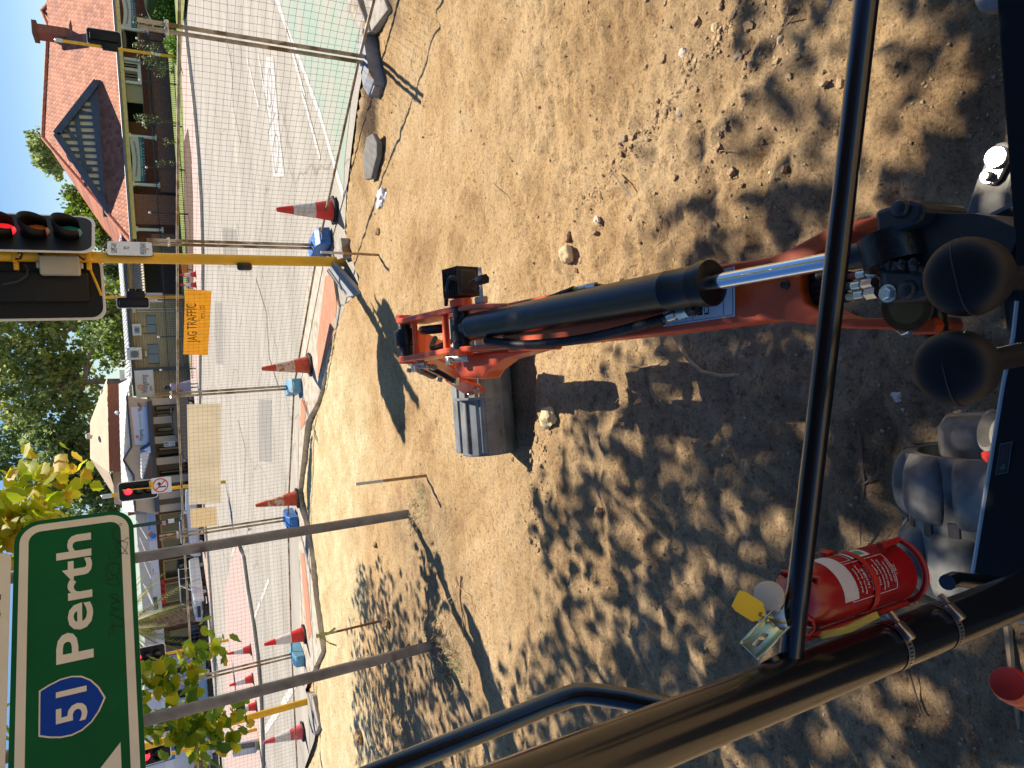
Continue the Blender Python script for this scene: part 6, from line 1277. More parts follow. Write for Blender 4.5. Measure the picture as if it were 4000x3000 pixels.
# banners hung between the columns
M_BAN = mat('banner_white', (.62, .58, .52), .6); M_TEAL = mat('banner_teal', (.015, .20, .20), .6); M_NAVY = mat('banner_navy', (.025, .05, .12), .6); M_BGREY = mat('banner_grey', (.26, .25, .25), .6)
def banner(y0, y1, xt, xb, label, dx):
    t = thing('banner', label, 'banner', AT((xt + xb) / 2, (y0 + y1) / 2, HY + .2), 0, 'banners hung on the verandah'); Y = HY + .22; n = 16
    L_ = lambda k: lerp(y1, y0, k); top = lambda k: xt + dx * (1 - k) + 10 * math.sin(math.pi * k) * 1.0; mid = lambda k, f: lerp(top(k), xb + dx * (1 - k), f)
    def band(f0, f1, m, nm, lift=0, k0=0, k1=1):
        mb = MB(); pts = [AT(mid(lerp(k0, k1, i / n), f0), L_(lerp(k0, k1, i / n)), Y - lift) for i in range(n + 1)] + [AT(mid(lerp(k0, k1, i / n), f1), L_(lerp(k0, k1, i / n)), Y - lift) for i in range(n, -1, -1)]
        for i in range(n): mb.quad(pts[i], pts[i + 1], pts[2 * n - i], pts[2 * n + 1 - i])
        return mb.build(nm, m, t)
    band(0, 1, M_BAN, 'cloth'); band(.62, .84, M_TEAL, 'teal_band', .012); band(.84, 1.0, M_NAVY, 'navy_band', .012)
    mb = MB(); pts = [AT(mid(k, .26 + .30 * (1 - abs(2 * k - 1)) ** .5 * .6), L_(k), Y - .014) for k in [.1 + .8 * i / 10 for i in range(11)]] + [AT(mid(k, .24 + .05 * (1 - abs(2 * k - 1))), L_(k), Y - .014) for k in [.9 - .8 * i / 10 for i in range(11)]]
    mb.poly(pts); mb.build('grey_swoosh', M_BGREY, t)
    mb = MB()
    for k in range(22):
        a = .12 + .76 * k / 22
        if k % 7 == 5: continue
        mb.poly([AT(mid(q, f), L_(q), Y - .018) for q, f in ((a, .69), (a + .026, .69), (a + .026, .78), (a, .78))])
        if k % 2: mb.poly([AT(mid(q, f), L_(q), Y - .018) for q, f in ((a, .88), (a + .03, .88), (a + .03, .95), (a, .95))])
        if 5 < k < 16: mb.poly([AT(mid(q, f), L_(q), Y - .018) for q, f in ((a, .34), (a + .022, .34), (a + .022, .42), (a, .42))])
    mb.build('faded_lettering', mat('banner_text', (.40, .42, .42), .6), t)
banner(534, 708, 502, 562, 'white, teal and navy banner between two white columns under the gable', 10); banner(-20, 107, 470, 528, 'white, teal and navy banner at the right end of the verandah, cut off', 6)
# ---- fence of dark steel along the garden
M_FENCE = mat('dark_steel_fence', (.018, .024, .035), .5)
fl = [AT(692, 120, 40.5), AT(692, 430, 40.0), AT(697, 745, 40.0), AT(705, 985, 40.5), AT(714, 1230, 42.0), AT(728, 1480, 45.0)]
gf = thing('garden_fence', 'long dark steel fence with white capped posts along the lawn', 'fence', fl[2])
tot = [0]
for a, b in zip(fl, fl[1:]): tot.append(tot[-1] + (b - a).length)
def onf(s_):
    for i in range(len(fl) - 1):
        if s_ <= tot[i + 1]: return lerp(fl[i], fl[i + 1], (s_ - tot[i]) / (tot[i + 1] - tot[i]))
    return fl[-1]
for rz in (.32, 1.55): MB().tube([V((p.x, p.y, rz)) for p in fl], .022, 6).build('rail', M_FENCE, gf)
mb = MB(); s_ = 0
while s_ < tot[-1]: p = onf(s_); mb.box((p.x, p.y, .95), (.016, .016, 1.45)); s_ += .12
tag(mb.build('bars', M_FENCE, gf), kind='stuff')
s_ = .8
while s_ < tot[-1]:
    p = onf(s_); po = MB().box((p.x, p.y, .98), (.06, .06, 1.85)).build('post', M_FENCE, gf); MB().lathe([(.05, 0), (.06, .02), (.06, .10), (.03, .12)], (p.x, p.y, 1.9), ZA, 10).build('cap', M_WINW, po); s_ += 2.35
# ---- hedge and shrubs of the garden
M_HEDGE = leaf_mat('hedge_leaf', (.10, .26, .015), (.26, .42, .03), .4); M_ROSE = leaf_mat('rose_leaf', (.05, .10, .03), (.28, .33, .10), .35)
def mass(name, cs, n, size, m, label, cat, group=None, core=None, stemz=None):
    t = thing(name, label, cat, (cs[0][0][0], cs[0][0][1], .1), 0, group); mb = MB()
    for k in range(n):
        c, r = random.choice(cs); u = V((random.gauss(0, 1), random.gauss(0, 1), random.gauss(0, 1))).normalized() * (random.random() ** .33); add_leaf(mb, V((c[0] + u.x * r[0], c[1] + u.y * r[1], c[2] + u.z * r[2])), size * rnd(.6, 1.3), (rnd(-1, 1), rnd(-1, .4), rnd(0, 1.2)), 0, True)
    mb.build('foliage', m, t)
    if core:
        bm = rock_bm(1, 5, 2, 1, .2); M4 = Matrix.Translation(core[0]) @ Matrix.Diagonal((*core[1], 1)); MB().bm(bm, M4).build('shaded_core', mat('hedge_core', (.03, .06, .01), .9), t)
    if stemz: MB().tube([V((cs[0][0][0], cs[0][0][1], .1)), V((cs[0][0][0] + .1, cs[0][0][1], cs[0][0][2]))], .025, 6).build('stem', M_BARK, t)
    return t
h0 = AT(625, 60, 39.2); h1 = AT(650, 185, 39.2)
mass('hedge', [((h0.x + k * .8, 39.2, h0.z - .55 - .0 * k), (.75, .6, .95)) for k in range(0, 6)] + [((h0.x - .55, 39.2, h0.z - .75), (.6, .5, .8)), ((h1.x + .2, 39.2, h1.z - .45), (.55, .5, .6)), ((h1.x - .45, 39.2, h1.z - .6), (.45, .4, .45))], 5200, .13, M_HEDGE, 'bright green leafy hedge at the right end of the garden', 'hedge', None, ((h0.x + 1.5, 39.4, .75), (2.6, .45, .8)))
for i, (a, n, r, lb) in enumerate((((560, 200), 220, .75, 'tall loose rose bush beside the far right signal pole'), ((585, 235), 170, .6, 'rose bush with pale leaves left of the far right signal pole'), ((620, 275), 120, .5, 'small yellowing rose bush below the white window'), ((560, 470), 110, .45, 'single rose bush with few leaves in the middle of the garden'), ((535, 462), 60, .3, 'upper sprig of rose leaves in front of the verandah opening'), ((545, 90), 130, .6, 'rose bush behind the hedge under the right banner'), ((620, 640), 40, .25, 'pale green sprig against the shaded brick under the gable'), ((650, 555), 60, .3, 'low brown shrub at the lawn edge under the left banner'))):
    c = AT(*a, 44); mass('rose_bush', [(c, (r, r * .6, r * .8)), (c + V((.1, 0, -.5)), (r * .6, r * .5, .5))], n, .13, M_ROSE, lb, 'bush', 'rose bushes in the garden', None, True)
# ---- barrier board by the far cones
bb_ = thing('yellow_barrier', 'yellow barrier board leaning on the lawn edge behind the two far cones', 'barrier', AT(730, 1060, 39.5)); A = [AT(*p, 40.2) for p in ((704, 1020), (726, 1022), (737, 1080), (716, 1083))]; MB().prism(A, (0, .05, 0)).build('panel', M_OR, bb_)
mb = MB(); mb.tube([AT(716, 1050, 40.4), AT(752, 1055, 40.9)], .025, 6); mb.build('leg', M_DARK, bb_)
# ---- beige clad building with two air conditioners
OY = 55.0; off = thing('beige_building', 'low beige weatherboard building with dark gutter, two small windows and a cream awning', 'building', (5, 57, 0))
M_CLAD = wave_mat('beige_cladding', (.56, .44, .27), 'Z', .18, .7, .03); M_AWN = wave_mat('cream_awning', (.66, .54, .34), 'X', .2, .5, .05); M_DGUT = mat('dark_gutter', (.04, .06, .09), .4)
gz1 = AT(505, 1250, OY).z; xL, xR = AT(520, 1548, OY).x, AT(490, 930, OY).x
MB().bb((xL, OY, .1), (xR, OY + 8, gz1 - .05)).build('wall', M_CLAD, off); MB().bb((xL, OY - .45, gz1 - .10), (xR + .2, OY - .25, gz1 + .08)).build('gutter', M_DGUT, off)
mb = MB(); mb.poly([V((xL, OY - .5, gz1 + .12)), V((xR + .2, OY - .5, gz1 + .12)), V((xR + .2, OY + 4, gz1 + .55)), V((xL, OY + 4, gz1 + .55))]); mb.build('roof', wave_mat('pale_metal_roof', (.66, .68, .70), 'X', .3, .4, .06), off)
mb = MB()
for k in range(70): x = lerp(xL, xR, k / 70); mb.box((x, OY - .5, gz1 + .14), (.10, .10, .07))
tag(mb.build('roof_ribs', mat('roof_rib', (.62, .66, .72), .4), off), kind='stuff')
mb = MB(); aw_ = [AT(545, 1026, OY - 1.3), AT(516, 1045, OY), AT(520, 1146, OY), AT(567, 1146, OY - 1.4), AT(565, 1026, OY - 1.4)]
mb.poly([V((aw_[0].x + .6, OY, aw_[1].z)), V((aw_[2].x, OY, aw_[2].z)), V((aw_[3].x, OY - 1.4, aw_[3].z)), V((aw_[0].x + .6, OY - 1.4, aw_[3].z))]); o = mb.build('awning', M_AWN, off); md = o.modifiers.new('s', 'SOLIDIFY'); md.thickness = .05
rectY((570, 1150), (700, 1020), OY - .03, .02, 'dark_opening', M_VOID, off)
for a, b in (((571, 1233), (612, 1302)), ((577, 1345), (622, 1420))):
    f = rectY((a[0] - 1, a[1] - 1), (b[0] + 1, b[1] + 1), OY - .05, .04, 'window', M_DGUT, off)
    for k in range(2): rectY((a[0] + 1, lerp(a[1], b[1], .03 + .5 * k)), (b[0] - 1, lerp(a[1], b[1], .47 + .5 * k)), OY - .065, .012, 'pane', mat('blue_glass', (.14, .22, .28), .15, spec=.6), f)
for py_ in (1207, 1217): x = AT(560, py_, OY).x; MB().tube([(x, OY - .08, gz1 - .5), (x, OY - .08, .2)], .05, 8).build('downpipe', M_CREAM2, off)
rectY((516, 1205), (530, 1222), OY - .2, .2, 'rain_head', mat('pale_box', (.62, .60, .54), .5), off); rectY((565, 1369), (573, 1392), OY - .25, .2, 'pipe_cover', M_WINW, off)
x = AT(560, 1445, OY).x; MB().bb((x - .12, OY - .5, .1), (x + .12, OY - .25, gz1)).build('corner_post', M_DGUT, off)
def aircon(a, b, Y, lb, mark):
    A, B = AT(*a, Y), AT(*b, Y); cx_, cz_ = (A.x + B.x) / 2, (A.z + B.z) / 2; w_, h_ = abs(A.x - B.x), abs(A.z - B.z); t = thing('air_conditioner', lb, 'air conditioner', (cx_, Y + .2, cz_ - h_ / 2), 0, 'air conditioners on the beige wall')
    MB().rbox((cx_, Y + .2, cz_), (w_, .4, h_), .03).build('case', M_WHITE, t); MB().rbox((cx_ - w_ * .05, Y - .005, cz_ - h_ * .02), (w_ * .62, .02, h_ * .62), .01).build('grille', mat('grille_grey', (.45, .44, .40), .6), t)
    r = min(w_, h_) * .27; MB().lathe([(r, .0), (r, .02)], (cx_ - w_ * .05, Y - .012, cz_ - h_ * .02), (0, -1, 0), 28).build('fan', mat('fan_dark', (.12, .12, .115), .6), t)
    mb = MB()
    for k in range(1, 5):
        rr = r * k / 5
        for i in range(24): a0, a1 = 2 * math.pi * i / 24, 2 * math.pi * (i + 1) / 24; c = V((cx_ - w_ * .05, Y - .036, cz_ - h_ * .02)); f = lambda a, q: c + V((q * math.cos(a), 0, q * math.sin(a))); mb.quad(f(a0, rr), f(a1, rr), f(a1, rr + .012), f(a0, rr + .012))
    mb.build('fan_guard', mat('fan_guard', (.35, .34, .31), .5), t)
    if mark: MB().bb((cx_ + w_ * .34, Y - .004, cz_ + h_ * .30), (cx_ + w_ * .44, Y, cz_ + h_ * .40)).build('blue_mark', mat('mark_blue', (.02, .22, .55), .5), t)
    for s_ in (-.3, .3): MB().tube([V((cx_ + w_ * s_, Y, cz_ - h_ / 2 - .03)), V((cx_ + w_ * s_, Y + .4, cz_ - h_ / 2 - .03)), V((cx_ + w_ * s_, Y + .42, cz_ - h_ / 2 - .4))], .02, 6).build('bracket', M_DGUT, t)
aircon((515, 1265), (554, 1310), OY - .45, 'smaller air conditioner on the beige wall, nearer the cream awning', False); aircon((493, 1358), (556, 1404), OY - .75, 'larger air conditioner on the beige wall beside the white script sign', True)
# white script sign
def spark(mb, c, r, Y, mi):
    C_ = AT(*c, Y)
    for i in range(14):
        a = 2 * math.pi * i / 14
        for q in (.45, .75, 1.0): mb.lathe([(r * .10 * q + .01, 0), (r * .10 * q + .01, .006)], C_ + V((r * q * math.cos(a), 0, r * q * math.sin(a))), (0, -1, 0), 6, mi)
M_SORANGE = mat('sun_orange', (.75, .25, .12), .6); M_SNAVY = mat('script_navy', (.03, .035, .08), .6)
wb = thing('script_sign', 'white board with dark script Wungening beside the larger air conditioner', 'shop sign', AT(560, 1500, OY - .5)); rectY((524, 1448), (605, 1548), OY - .55, .06, 'panel', M_WHITE, wb)
mb = MB(); signtext(mb, 'Wungening', (577, 1532), OY - .56, 19, (570, 1462), 0, .0, .35); mb.build('lettering', M_SNAVY, wb); mb = MB(); spark(mb, (549, 1512), .17, OY - .56, 0); mb.build('sun_dots', M_SORANGE, wb)
mb = MB()
for x_ in (588, 594): A, B = AT(x_, 1526, OY - .56), AT(x_, 1508, OY - .56); mb.bb((A.x, OY - .565, A.z - .015), (B.x, OY - .56, A.z + .02))
mb.build('small_print', M_SNAVY, wb)
# ---- white and grey blocks behind
wbk = thing('white_building', 'plain white building rising behind the beige building', 'building', (8, 70, 0)); prismY([(425, 1066), (440, 1064), (500, 1066), (500, 1140), (402, 1140), (405, 1085)], 70, 6, 'wall', mat('white_wall', (.74, .74, .72), .7), wbk)
gbk = thing('grey_building', 'grey blue building with one small window, seen between the yellow pole and the cypress', 'building', (12, 72, 0)); prismY([(405, 1022), (400, 1062), (500, 1062), (500, 1022)], 72, 6, 'wall', mat('grey_blue_wall', (.25, .30, .40), .7), gbk); rectY((460, 1048), (478, 1032), 71.9, .1, 'window', M_GLASS, gbk)
# ---- the building with the script gable sign
WY_ = 53.0; wg = thing('gabled_office', 'beige office with white roof, blue gable sign and dark windows under a grey canopy', 'building', (-3, 56, 0))
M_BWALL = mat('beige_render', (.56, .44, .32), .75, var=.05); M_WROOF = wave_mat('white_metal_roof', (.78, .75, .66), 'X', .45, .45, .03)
prismY([(497, 1548), (515, 1745), (484, 1796), (520, 1856), (527, 1995), (620, 2010), (585, 1560)], WY_ - .6, .5, 'gable_wall', M_BWALL, wg)
for a, b in (((495, 1546), (513, 1745)), ((513, 1745), (482, 1796)), ((482, 1796), (522, 1858)), ((522, 1858), (528, 1998))): MB().tube([AT(*a, WY_ - .75), AT(*b, WY_ - .75)], .07, 6).build('barge_trim', M_DGUT, wg)
mb = MB(); mb.poly([AT(511, 1475, WY_), AT(495, 1545, WY_ - .5), AT(513, 1745, WY_ - .5), AT(482, 1796, WY_ - .5), AT(522, 1858, WY_ - .5), AT(528, 2000, WY_ - .5), AT(478, 2000, 58), AT(468, 1700, 58), AT(464, 1500, 58)]); mb.build('roof', M_WROOF, wg)
MB().tube([AT(463, 1612, 56.6), AT(482, 1614, 56.2)], .07, 8).lathe([(.02, .25), (.16, .15), (.16, .05), (.05, .0)], AT(463, 1612, 56.6), ZA, 10).build('roof_vent', mat('vent_grey', (.50, .56, .62), .4, .5), wg)
MB().bb(AT(480, 1468, 56) - V((.3, 0, .1)), AT(480, 1450, 56) + V((.1, .5, .22))).build('roof_vent', M_WINW, wg)
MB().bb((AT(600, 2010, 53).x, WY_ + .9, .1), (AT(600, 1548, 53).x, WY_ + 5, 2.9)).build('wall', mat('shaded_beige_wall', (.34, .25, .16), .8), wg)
M_CAN = mat('grey_canopy', (.05, .06, .075), .5)
A, B = AT(578, 1568, WY_ - .9), AT(608, 2000, WY_ - .9); MB().bb((B.x, WY_ - 1.0, A.z - .24), (A.x, WY_ + .9, A.z + .05)).build('canopy', M_CAN, wg); zc_ = A.z
for py_ in (1567, 1640, 1717, 1800, 1875, 1935, 1985):
    x = AT(640, py_, WY_ - .7).x; MB().bb((x - .24, WY_ - .85, .1), (x + .24, WY_ - .4, zc_ - .2)).build('column', M_BWALL, wg)
for (y0, y1) in ((1580, 1605), (1612, 1632), (1665, 1690), (1695, 1708), (1742, 1765), (1772, 1790), (1835, 1862), (1905, 1925)):
    a, b = AT(600, y1, WY_ + .85), AT(680, y0, WY_ + .85); f = MB().bb((a.x, WY_ + .82, .9), (b.x, WY_ + .9, 2.45)).build('window', M_VOID, wg); MB().bb((a.x + .06, WY_ + .80, .98), (b.x - .06, WY_ + .82, 2.38)).build('pane', M_GLASS, f)
MB().bb((AT(600, 2010, 53).x, WY_ + .75, .1), (AT(600, 1568, 53).x, WY_ + .9, .85)).build('dado', M_VOID, wg)
# gable sign with soft colour wash
def wash():
    m = bpy.data.materials.new('colour_wash'); m.use_nodes = True; t = m.node_tree; N = t.nodes.new; L = t.links.new; b = t.nodes['Principled BSDF']
    g_ = N('ShaderNodeNewGeometry'); s = N('ShaderNodeSeparateXYZ'); L(g_.outputs['Position'], s.inputs[0]); mr = N('ShaderNodeMapRange'); L(s.outputs['Z'], mr.inputs['Value']); z0, z1 = AT(580, 1650, WY_).z, AT(515, 1650, WY_).z
    mr.inputs['From Min'].default_value = z0; mr.inputs['From Max'].default_value = z1; r = N('ShaderNodeValToRGB'); L(mr.outputs[0], r.inputs['Fac']); e = r.color_ramp.elements; e[0].color = (.30, .45, .85, 1); e[1].color = (.78, .60, .66, 1); q = e.new(.5); q.color = (.55, .68, .80, 1); L(r.outputs['Color'], b.inputs['Base Color']); b.inputs['Roughness'].default_value = .5; return m
ws_ = thing('gable_sign', 'wide blue and pink washed sign with script Wungening Aboriginal Corporation on the beige gable', 'shop sign', AT(550, 1650, WY_ - .7)); prismY([(510, 1590), (527, 1738), (583, 1738), (573, 1588)], WY_ - .66, .05, 'panel', wash(), ws_)
mb = MB(); signtext(mb, 'Wungening', (560, 1720), WY_ - .67, 14, (555, 1676), 0, .0, .3); signtext(mb, 'Aboriginal Corporation', (551, 1669), WY_ - .67, 5, (546, 1614), 1, .0, .2); mb.build('lettering', [M_SNAVY, mat('script_green', (.05, .18, .16), .6)], ws_)
mb = MB(); spark(mb, (536, 1706), .09, WY_ - .67, 0)
C_ = AT(538, 1590, WY_ - .68)
for q, mi in ((.30, 0), (.22, 1), (.12, 1)):
    for i in range(16): a0, a1 = math.pi * (.0 + 1.0 * i / 16) + math.pi, math.pi * (1.0 * (i + 1) / 16) + math.pi; f = lambda a, r: C_ + V((r * math.cos(a), 0, r * math.sin(a) * .8)); mb.quad(f(a0, q), f(a1, q), f(a1, q + .045), f(a0, q + .045), mi)
mb.build('emblem', [M_SORANGE, M_SNAVY], ws_)
ns = thing('number_sign', 'white plate with the number 18 on a beige column under the canopy', 'sign', AT(660, 1733, WY_ - .9)); rectY((641, 1746), (683, 1721), WY_ - .9, .03, 'panel', M_WHITE, ns); mb = MB(); signtext(mb, '18', (659, 1741), WY_ - .905, 14, (658, 1727), 0, .01); mb.build('lettering', M_DARK, ns)
mb = MB()
for x_ in (667, 673, 678): A, B = AT(x_, 1740, WY_ - .905), AT(x_, 1726, WY_ - .905); mb.bb((A.x, WY_ - .908, A.z - .02), (B.x, WY_ - .903, A.z + .02))
mb.build('small_print', mat('print_grey', (.45, .45, .47), .6), ns)
# entrance porch with blue gablet
pr = [AT(*p, WY_ - 2.4) for p in ((548, 1755), (588, 1880), (600, 1800), (585, 1755))]
pa_, pb_, pc_ = AT(547, 1756, WY_ - 2.2), AT(560, 1875, WY_ - 3.2), AT(588, 1785, WY_ - 3.2)
mb = MB(); mb.poly([AT(546, 1752, WY_ - .6), AT(550, 1770, WY_ - 2.6), AT(590, 1770, WY_ - 2.6), AT(584, 1724, WY_ - .6)]); mb.build('porch_gablet', mat('deep_blue', (.03, .075, .20), .6), wg)
mb = MB(); mb.poly([AT(550, 1770, WY_ - 2.6), AT(586, 1762, WY_ - 2.6), AT(556, 1872, WY_ - 2.4), AT(548, 1860, WY_ - .8)]); mb.build('porch_roof', wave_mat('porch_roof_white', (.74, .76, .80), 'X', .25, .4, .04), wg)
prismY([(590, 1770), (588, 1780), (558, 1872), (596, 1872), (598, 1790)], WY_ - 2.55, .12, 'porch_front', M_CAN, wg); prismY([(592, 1800), (574, 1862), (594, 1862)], WY_ - 2.57, .02, 'porch_panel', mat('porch_timber', (.14, .05, .03), .7), wg)
# ---- hipped red brick hall behind
hb = thing('hipped_hall', 'tall red brick hall with a beige hipped roof behind the white roof', 'building', (-4, 66, 0)); prismY([(420, 1500), (426, 1842), (500, 1842), (500, 1500)], 64, 8, 'wall', M_BRED, hb)
mb = MB(); e0, e1, e2 = AT(417, 1496, 63.6), AT(427, 1846, 63.6), AT(470, 1975, 70); r0, r1 = AT(352, 1648, 68), AT(352, 1790, 68); mb.poly([e0, e1, r1, r0]); mb.poly([e1, e2, r1]); mb.poly([e0, r0, AT(420, 1470, 72)]); mb.build('roof', mat('beige_roof', (.60, .47, .31), .7, var=.08, vs=1), hb)
for a in ((345, 1704), (392, 1622), (402, 1532)): MB().tube([AT(a[0] + 15, a[1] + 4, 66), AT(a[0], a[1], 66)], .16, 8).lathe([(.24, -.1), (.24, .12), (.1, .2)], AT(*a, 66), ZA, 10).build('roof_vent', mat('vent_cream', (.62, .55, .44), .6), hb)
prismY([(440, 1842), (447, 1970), (520, 1970), (520, 1842)], 66, 4, 'side_wall', M_BWALL, hb)
# ---- shops at the left
SY = 57.0; shp = thing('shop_row', 'row of shops with white awning fascia, dark glazing and red pizza lettering', 'shop', (-16, 60, 0))
x0, x1 = AT(600, 3100, SY).x, AT(600, 1998, SY).x
M_SWALL = mat('grey_render', (.48, .47, .45), .8, var=.05); MB().bb((x0, SY + 1.2, 2.8), (x1, SY + 8, AT(527, 2010, SY).z)).build('upper_wall', M_SWALL, shp)
bz0, bz1 = AT(606, 2010, SY - 1.5).z, AT(574, 2010, SY - 1.5).z
MB().bb((x0, SY + .9, .1), (x1, SY + 1.2, bz0)).build('shopfront', mat('shopfront_brown', (.20, .11, .06), .7, var=.3, vs=.7), shp)
fw = [x1 - .3]
for k in range(16):
    xa = x1 - .4 - k * 1.75; f = MB().bb((xa - 1.45, SY + .82, .5), (xa, SY + .9, bz0 - .25)).build('window', random.choice([M_CREAM, M_BRICKD, mat('tan_frame', (.48, .36, .20), .6)]), shp); MB().bb((xa - 1.37, SY + .80, .6), (xa - .08, SY + .82, bz0 - .35)).build('pane', M_GLASS, f)
    if k % 2 == 0: MB().bb((xa - 1.1, SY + .78, .9), (xa - .5, SY + .80, 1.6)).build('window_poster', mat('poster', (rnd(.2, .6), rnd(.1, .4), rnd(.05, .4)), .6), f)
fa_ = MB().bb((x0, SY - 1.55, bz0), (x1, SY - 1.40, bz1)).build('fascia', mat('fascia_white', (.72, .73, .78), .5), shp); MB().bb((x0, SY - 1.4, bz0 + .1), (x1, SY + .9, bz0 + .2)).build('awning', M_SWALL, shp)
a, b = AT(590, 2113, SY - 1.56), AT(590, 2000, SY - 1.56); MB().bb((a.x, SY - 1.57, bz0 + .03), (b.x, SY - 1.552, bz1 - .03)).build('blue_panel', mat('sky_blue_panel', (.36, .52, .82), .5), shp)
mb = MB(); signtext(mb, 'licare', (587, 2068), SY - 1.58, 7, (586, 2037), 0, .02); C_ = AT(599, 2093, SY - 1.58); mb.build('fascia_lettering', [mat('text_blue', (.03, .22, .60), .5)], shp); MB().lathe([(.20, 0), (.20, .01)], C_, (0, -1, 0), 18).build('blue_drop', bpy.data.materials['text_blue'], shp); mb = MB(); A, B = AT(580, 2092, SY - 1.58), AT(597, 2080, SY - 1.58)
mb.quad(A + V((-.10, 0, -.06)), A + V((.10, 0, .06)), B + V((.10, 0, .06)), B + V((-.10, 0, -.06)), 1); signtext(mb, 'helpi', (601, 2237), SY - 1.58, 5, (600, 2221), 0, .01); A, B = AT(593, 2247, SY - 1.58), AT(613, 2239, SY - 1.58); mb.quad(A + V((0, 0, -.05)), A + V((0, 0, .08)), B + V((0, 0, .05)), B + V((0, 0, -.05)), 1); mb.build('fascia_lettering', [bpy.data.materials['text_blue'], mat('text_orange', (.75, .20, .05), .5)], shp)
A, B = AT(618, 2380, SY - 1.6), AT(598, 2334, SY - 1.6); MB().bb((A.x, SY - 1.64, A.z), (B.x, SY - 1.57, B.z)).build('green_panel', mat('dark_green_panel', (.02, .10, .08), .5), shp); mb = MB(); signtext(mb, 'PIZZA', (613, 2376), SY - 1.65, 8, (611, 2352), 0, .01); mb.build('pizza_small', M_WINW, shp)
pz_ = MB(); signtext(pz_, 'PIZZA', (650, 2358), SY - .6, 15, (641, 2258), 0, .05); o = pz_.build('pizza_lettering', M_CR, shp); o.modifiers.new('s', 'SOLIDIFY').thickness = .05
prismY([(498, 1945), (500, 2015), (527, 2010), (526, 1945)], 58.2, 3, 'brick_parapet', M_BRED, shp); prismY([(527, 1945), (527, 2010), (600, 2008), (598, 1945)], 58.0, 3, 'weathered_wall', mat('weathered_grey', (.26, .26, .28), .8, var=.25, vs=2), shp)
for a, b in (((527, 2025), (575, 2105)), ((545, 2100), (585, 2195)), ((535, 2130), (590, 2260)), ((560, 2280), (600, 2370)), ((570, 2290), (612, 2395))): MB().tube([AT(*a, SY + 1), AT(*b, SY - 1.5)], .025, 5).build('stay_rod', M_WINW, shp)
# lower-left background buildings behind the leaves
lf = thing('white_shop', 'white rendered shop with dark doorways at the far left behind the leaves', 'shop', (-30, 58, 0)); prismY([(560, 2560), (575, 3100), (760, 3100), (752, 2560)], 55.5, 4, 'wall', mat('pale_render', (.62, .64, .70), .7, var=.08, vs=.6), lf)
for a, b in (((650, 2640), (740, 2600)), ((655, 2740), (735, 2690)), ((640, 2860), (735, 2800)), ((600, 2960), (700, 2900))): rectY(a, b, 55.4, .1, 'doorway', M_VOID, lf)
rectY((560, 3000), (680, 2900), 55.3, .1, 'blue_poster', mat('poster_blue', (.03, .16, .42), .5), lf)
# ---- green lamp post
lp = thing('lamp_post', 'dark green lamp post with white stickers in front of the blue shop fascia', 'lamp post', G(785, 2018, .1)); lb_ = lp.location.copy(); lb_ = V((AT(700, 2030, 50).x, 50, .1)); lp.location = lb_
MB().tube([lb_, lb_ + V((0, 0, 7.5))], [.13, .10], 14).build('pole', mat('dark_green_paint', (.008, .045, .035), .35), lp)
MB().lathe([(.135, 0), (.135, .35)], AT(669, 2035, 50) * 1.0 + V((0, 0, -.17)), ZA, 14).build('band', M_WINW, lp); MB().rbox(AT(640, 2043, 49.85), (.28, .03, .22), .01).build('sticker', mat('pink_sticker', (.65, .25, .28), .6), lp)
# ---- palm
pb = V((AT(805, 2390, 51.5).x, 51.5, .1)); pt = AT(548, 2437, 51.5); pm = thing('palm', 'stout date palm with a rough trunk in front of the pizza shop', 'palm tree', pb)
bm_ = MB(); n = 26; k = 16; vs = []
for i in range(n + 1):
    c = lerp(pb, pt, i / n); rr = .40 + .16 * math.exp(-((i / n - .9) / .3) ** 2) + .10 * (1 - i / n) ** 3
    for j in range(k): a = 2 * math.pi * (j + .5 * (i % 2)) / k; q = rr * (1 + .13 * ((i + j) % 2) + rnd(-.06, .10)); vs.append(c + V((q * math.cos(a), q * math.sin(a), rnd(-.04, .04))))
bm_.add(vs, [(i * k + j, i * k + (j + 1) % k, (i + 1) * k + (j + 1) % k, (i + 1) * k + j) for i in range(n) for j in range(k)], 0, False); bm_.build('trunk', mat('palm_bark', (.10, .07, .05), .95, col2=(.28, .20, .13), vs=3.5, lo=.5, hi=.7, bump=1, bs=6), pm)
M_FROND = leaf_mat('palm_frond', (.10, .14, .02), (.40, .36, .06), .3); top = pt + V((0, 0, .5))
for i in range(26):
    a = 2 * math.pi * i / 26 + rnd(-.1, .1); el = rnd(-.7, .9); L_ = rnd(3.0, 3.9); mb = MB(); prev = None; sp = []
    for s in range(15):
        t = s / 14; r = L_ * (t - .12 * t * t); z = math.sin(el) * L_ * t - 2.4 * t * t * (1 if el < .5 else .8); sp.append(top + V((math.cos(a) * r * math.cos(el * .7), math.sin(a) * r * math.cos(el * .7), z)))
    mb.tube(sp, [.035 * (1 - .9 * q / 14) for q in range(15)], 4)
    for q in range(2, 28):
        f = q / 28 * 14; s = int(f); p = lerp(sp[s], sp[min(14, s + 1)], f - s); d = (sp[min(14, s + 1)] - sp[max(0, s - 1)]).normalized(); sd_ = d.cross(ZA).normalized()
        for sg_ in (-1, 1): e = p + sd_ * sg_ * .42 * math.sin(math.pi * (.15 + .8 * q / 28)) + d * .34 + V((0, 0, -.12)); wv = d * .055; mb.add([p - wv, p + wv, e], [(0, 1, 2)])
    mb.build('frond', M_FROND, pm)
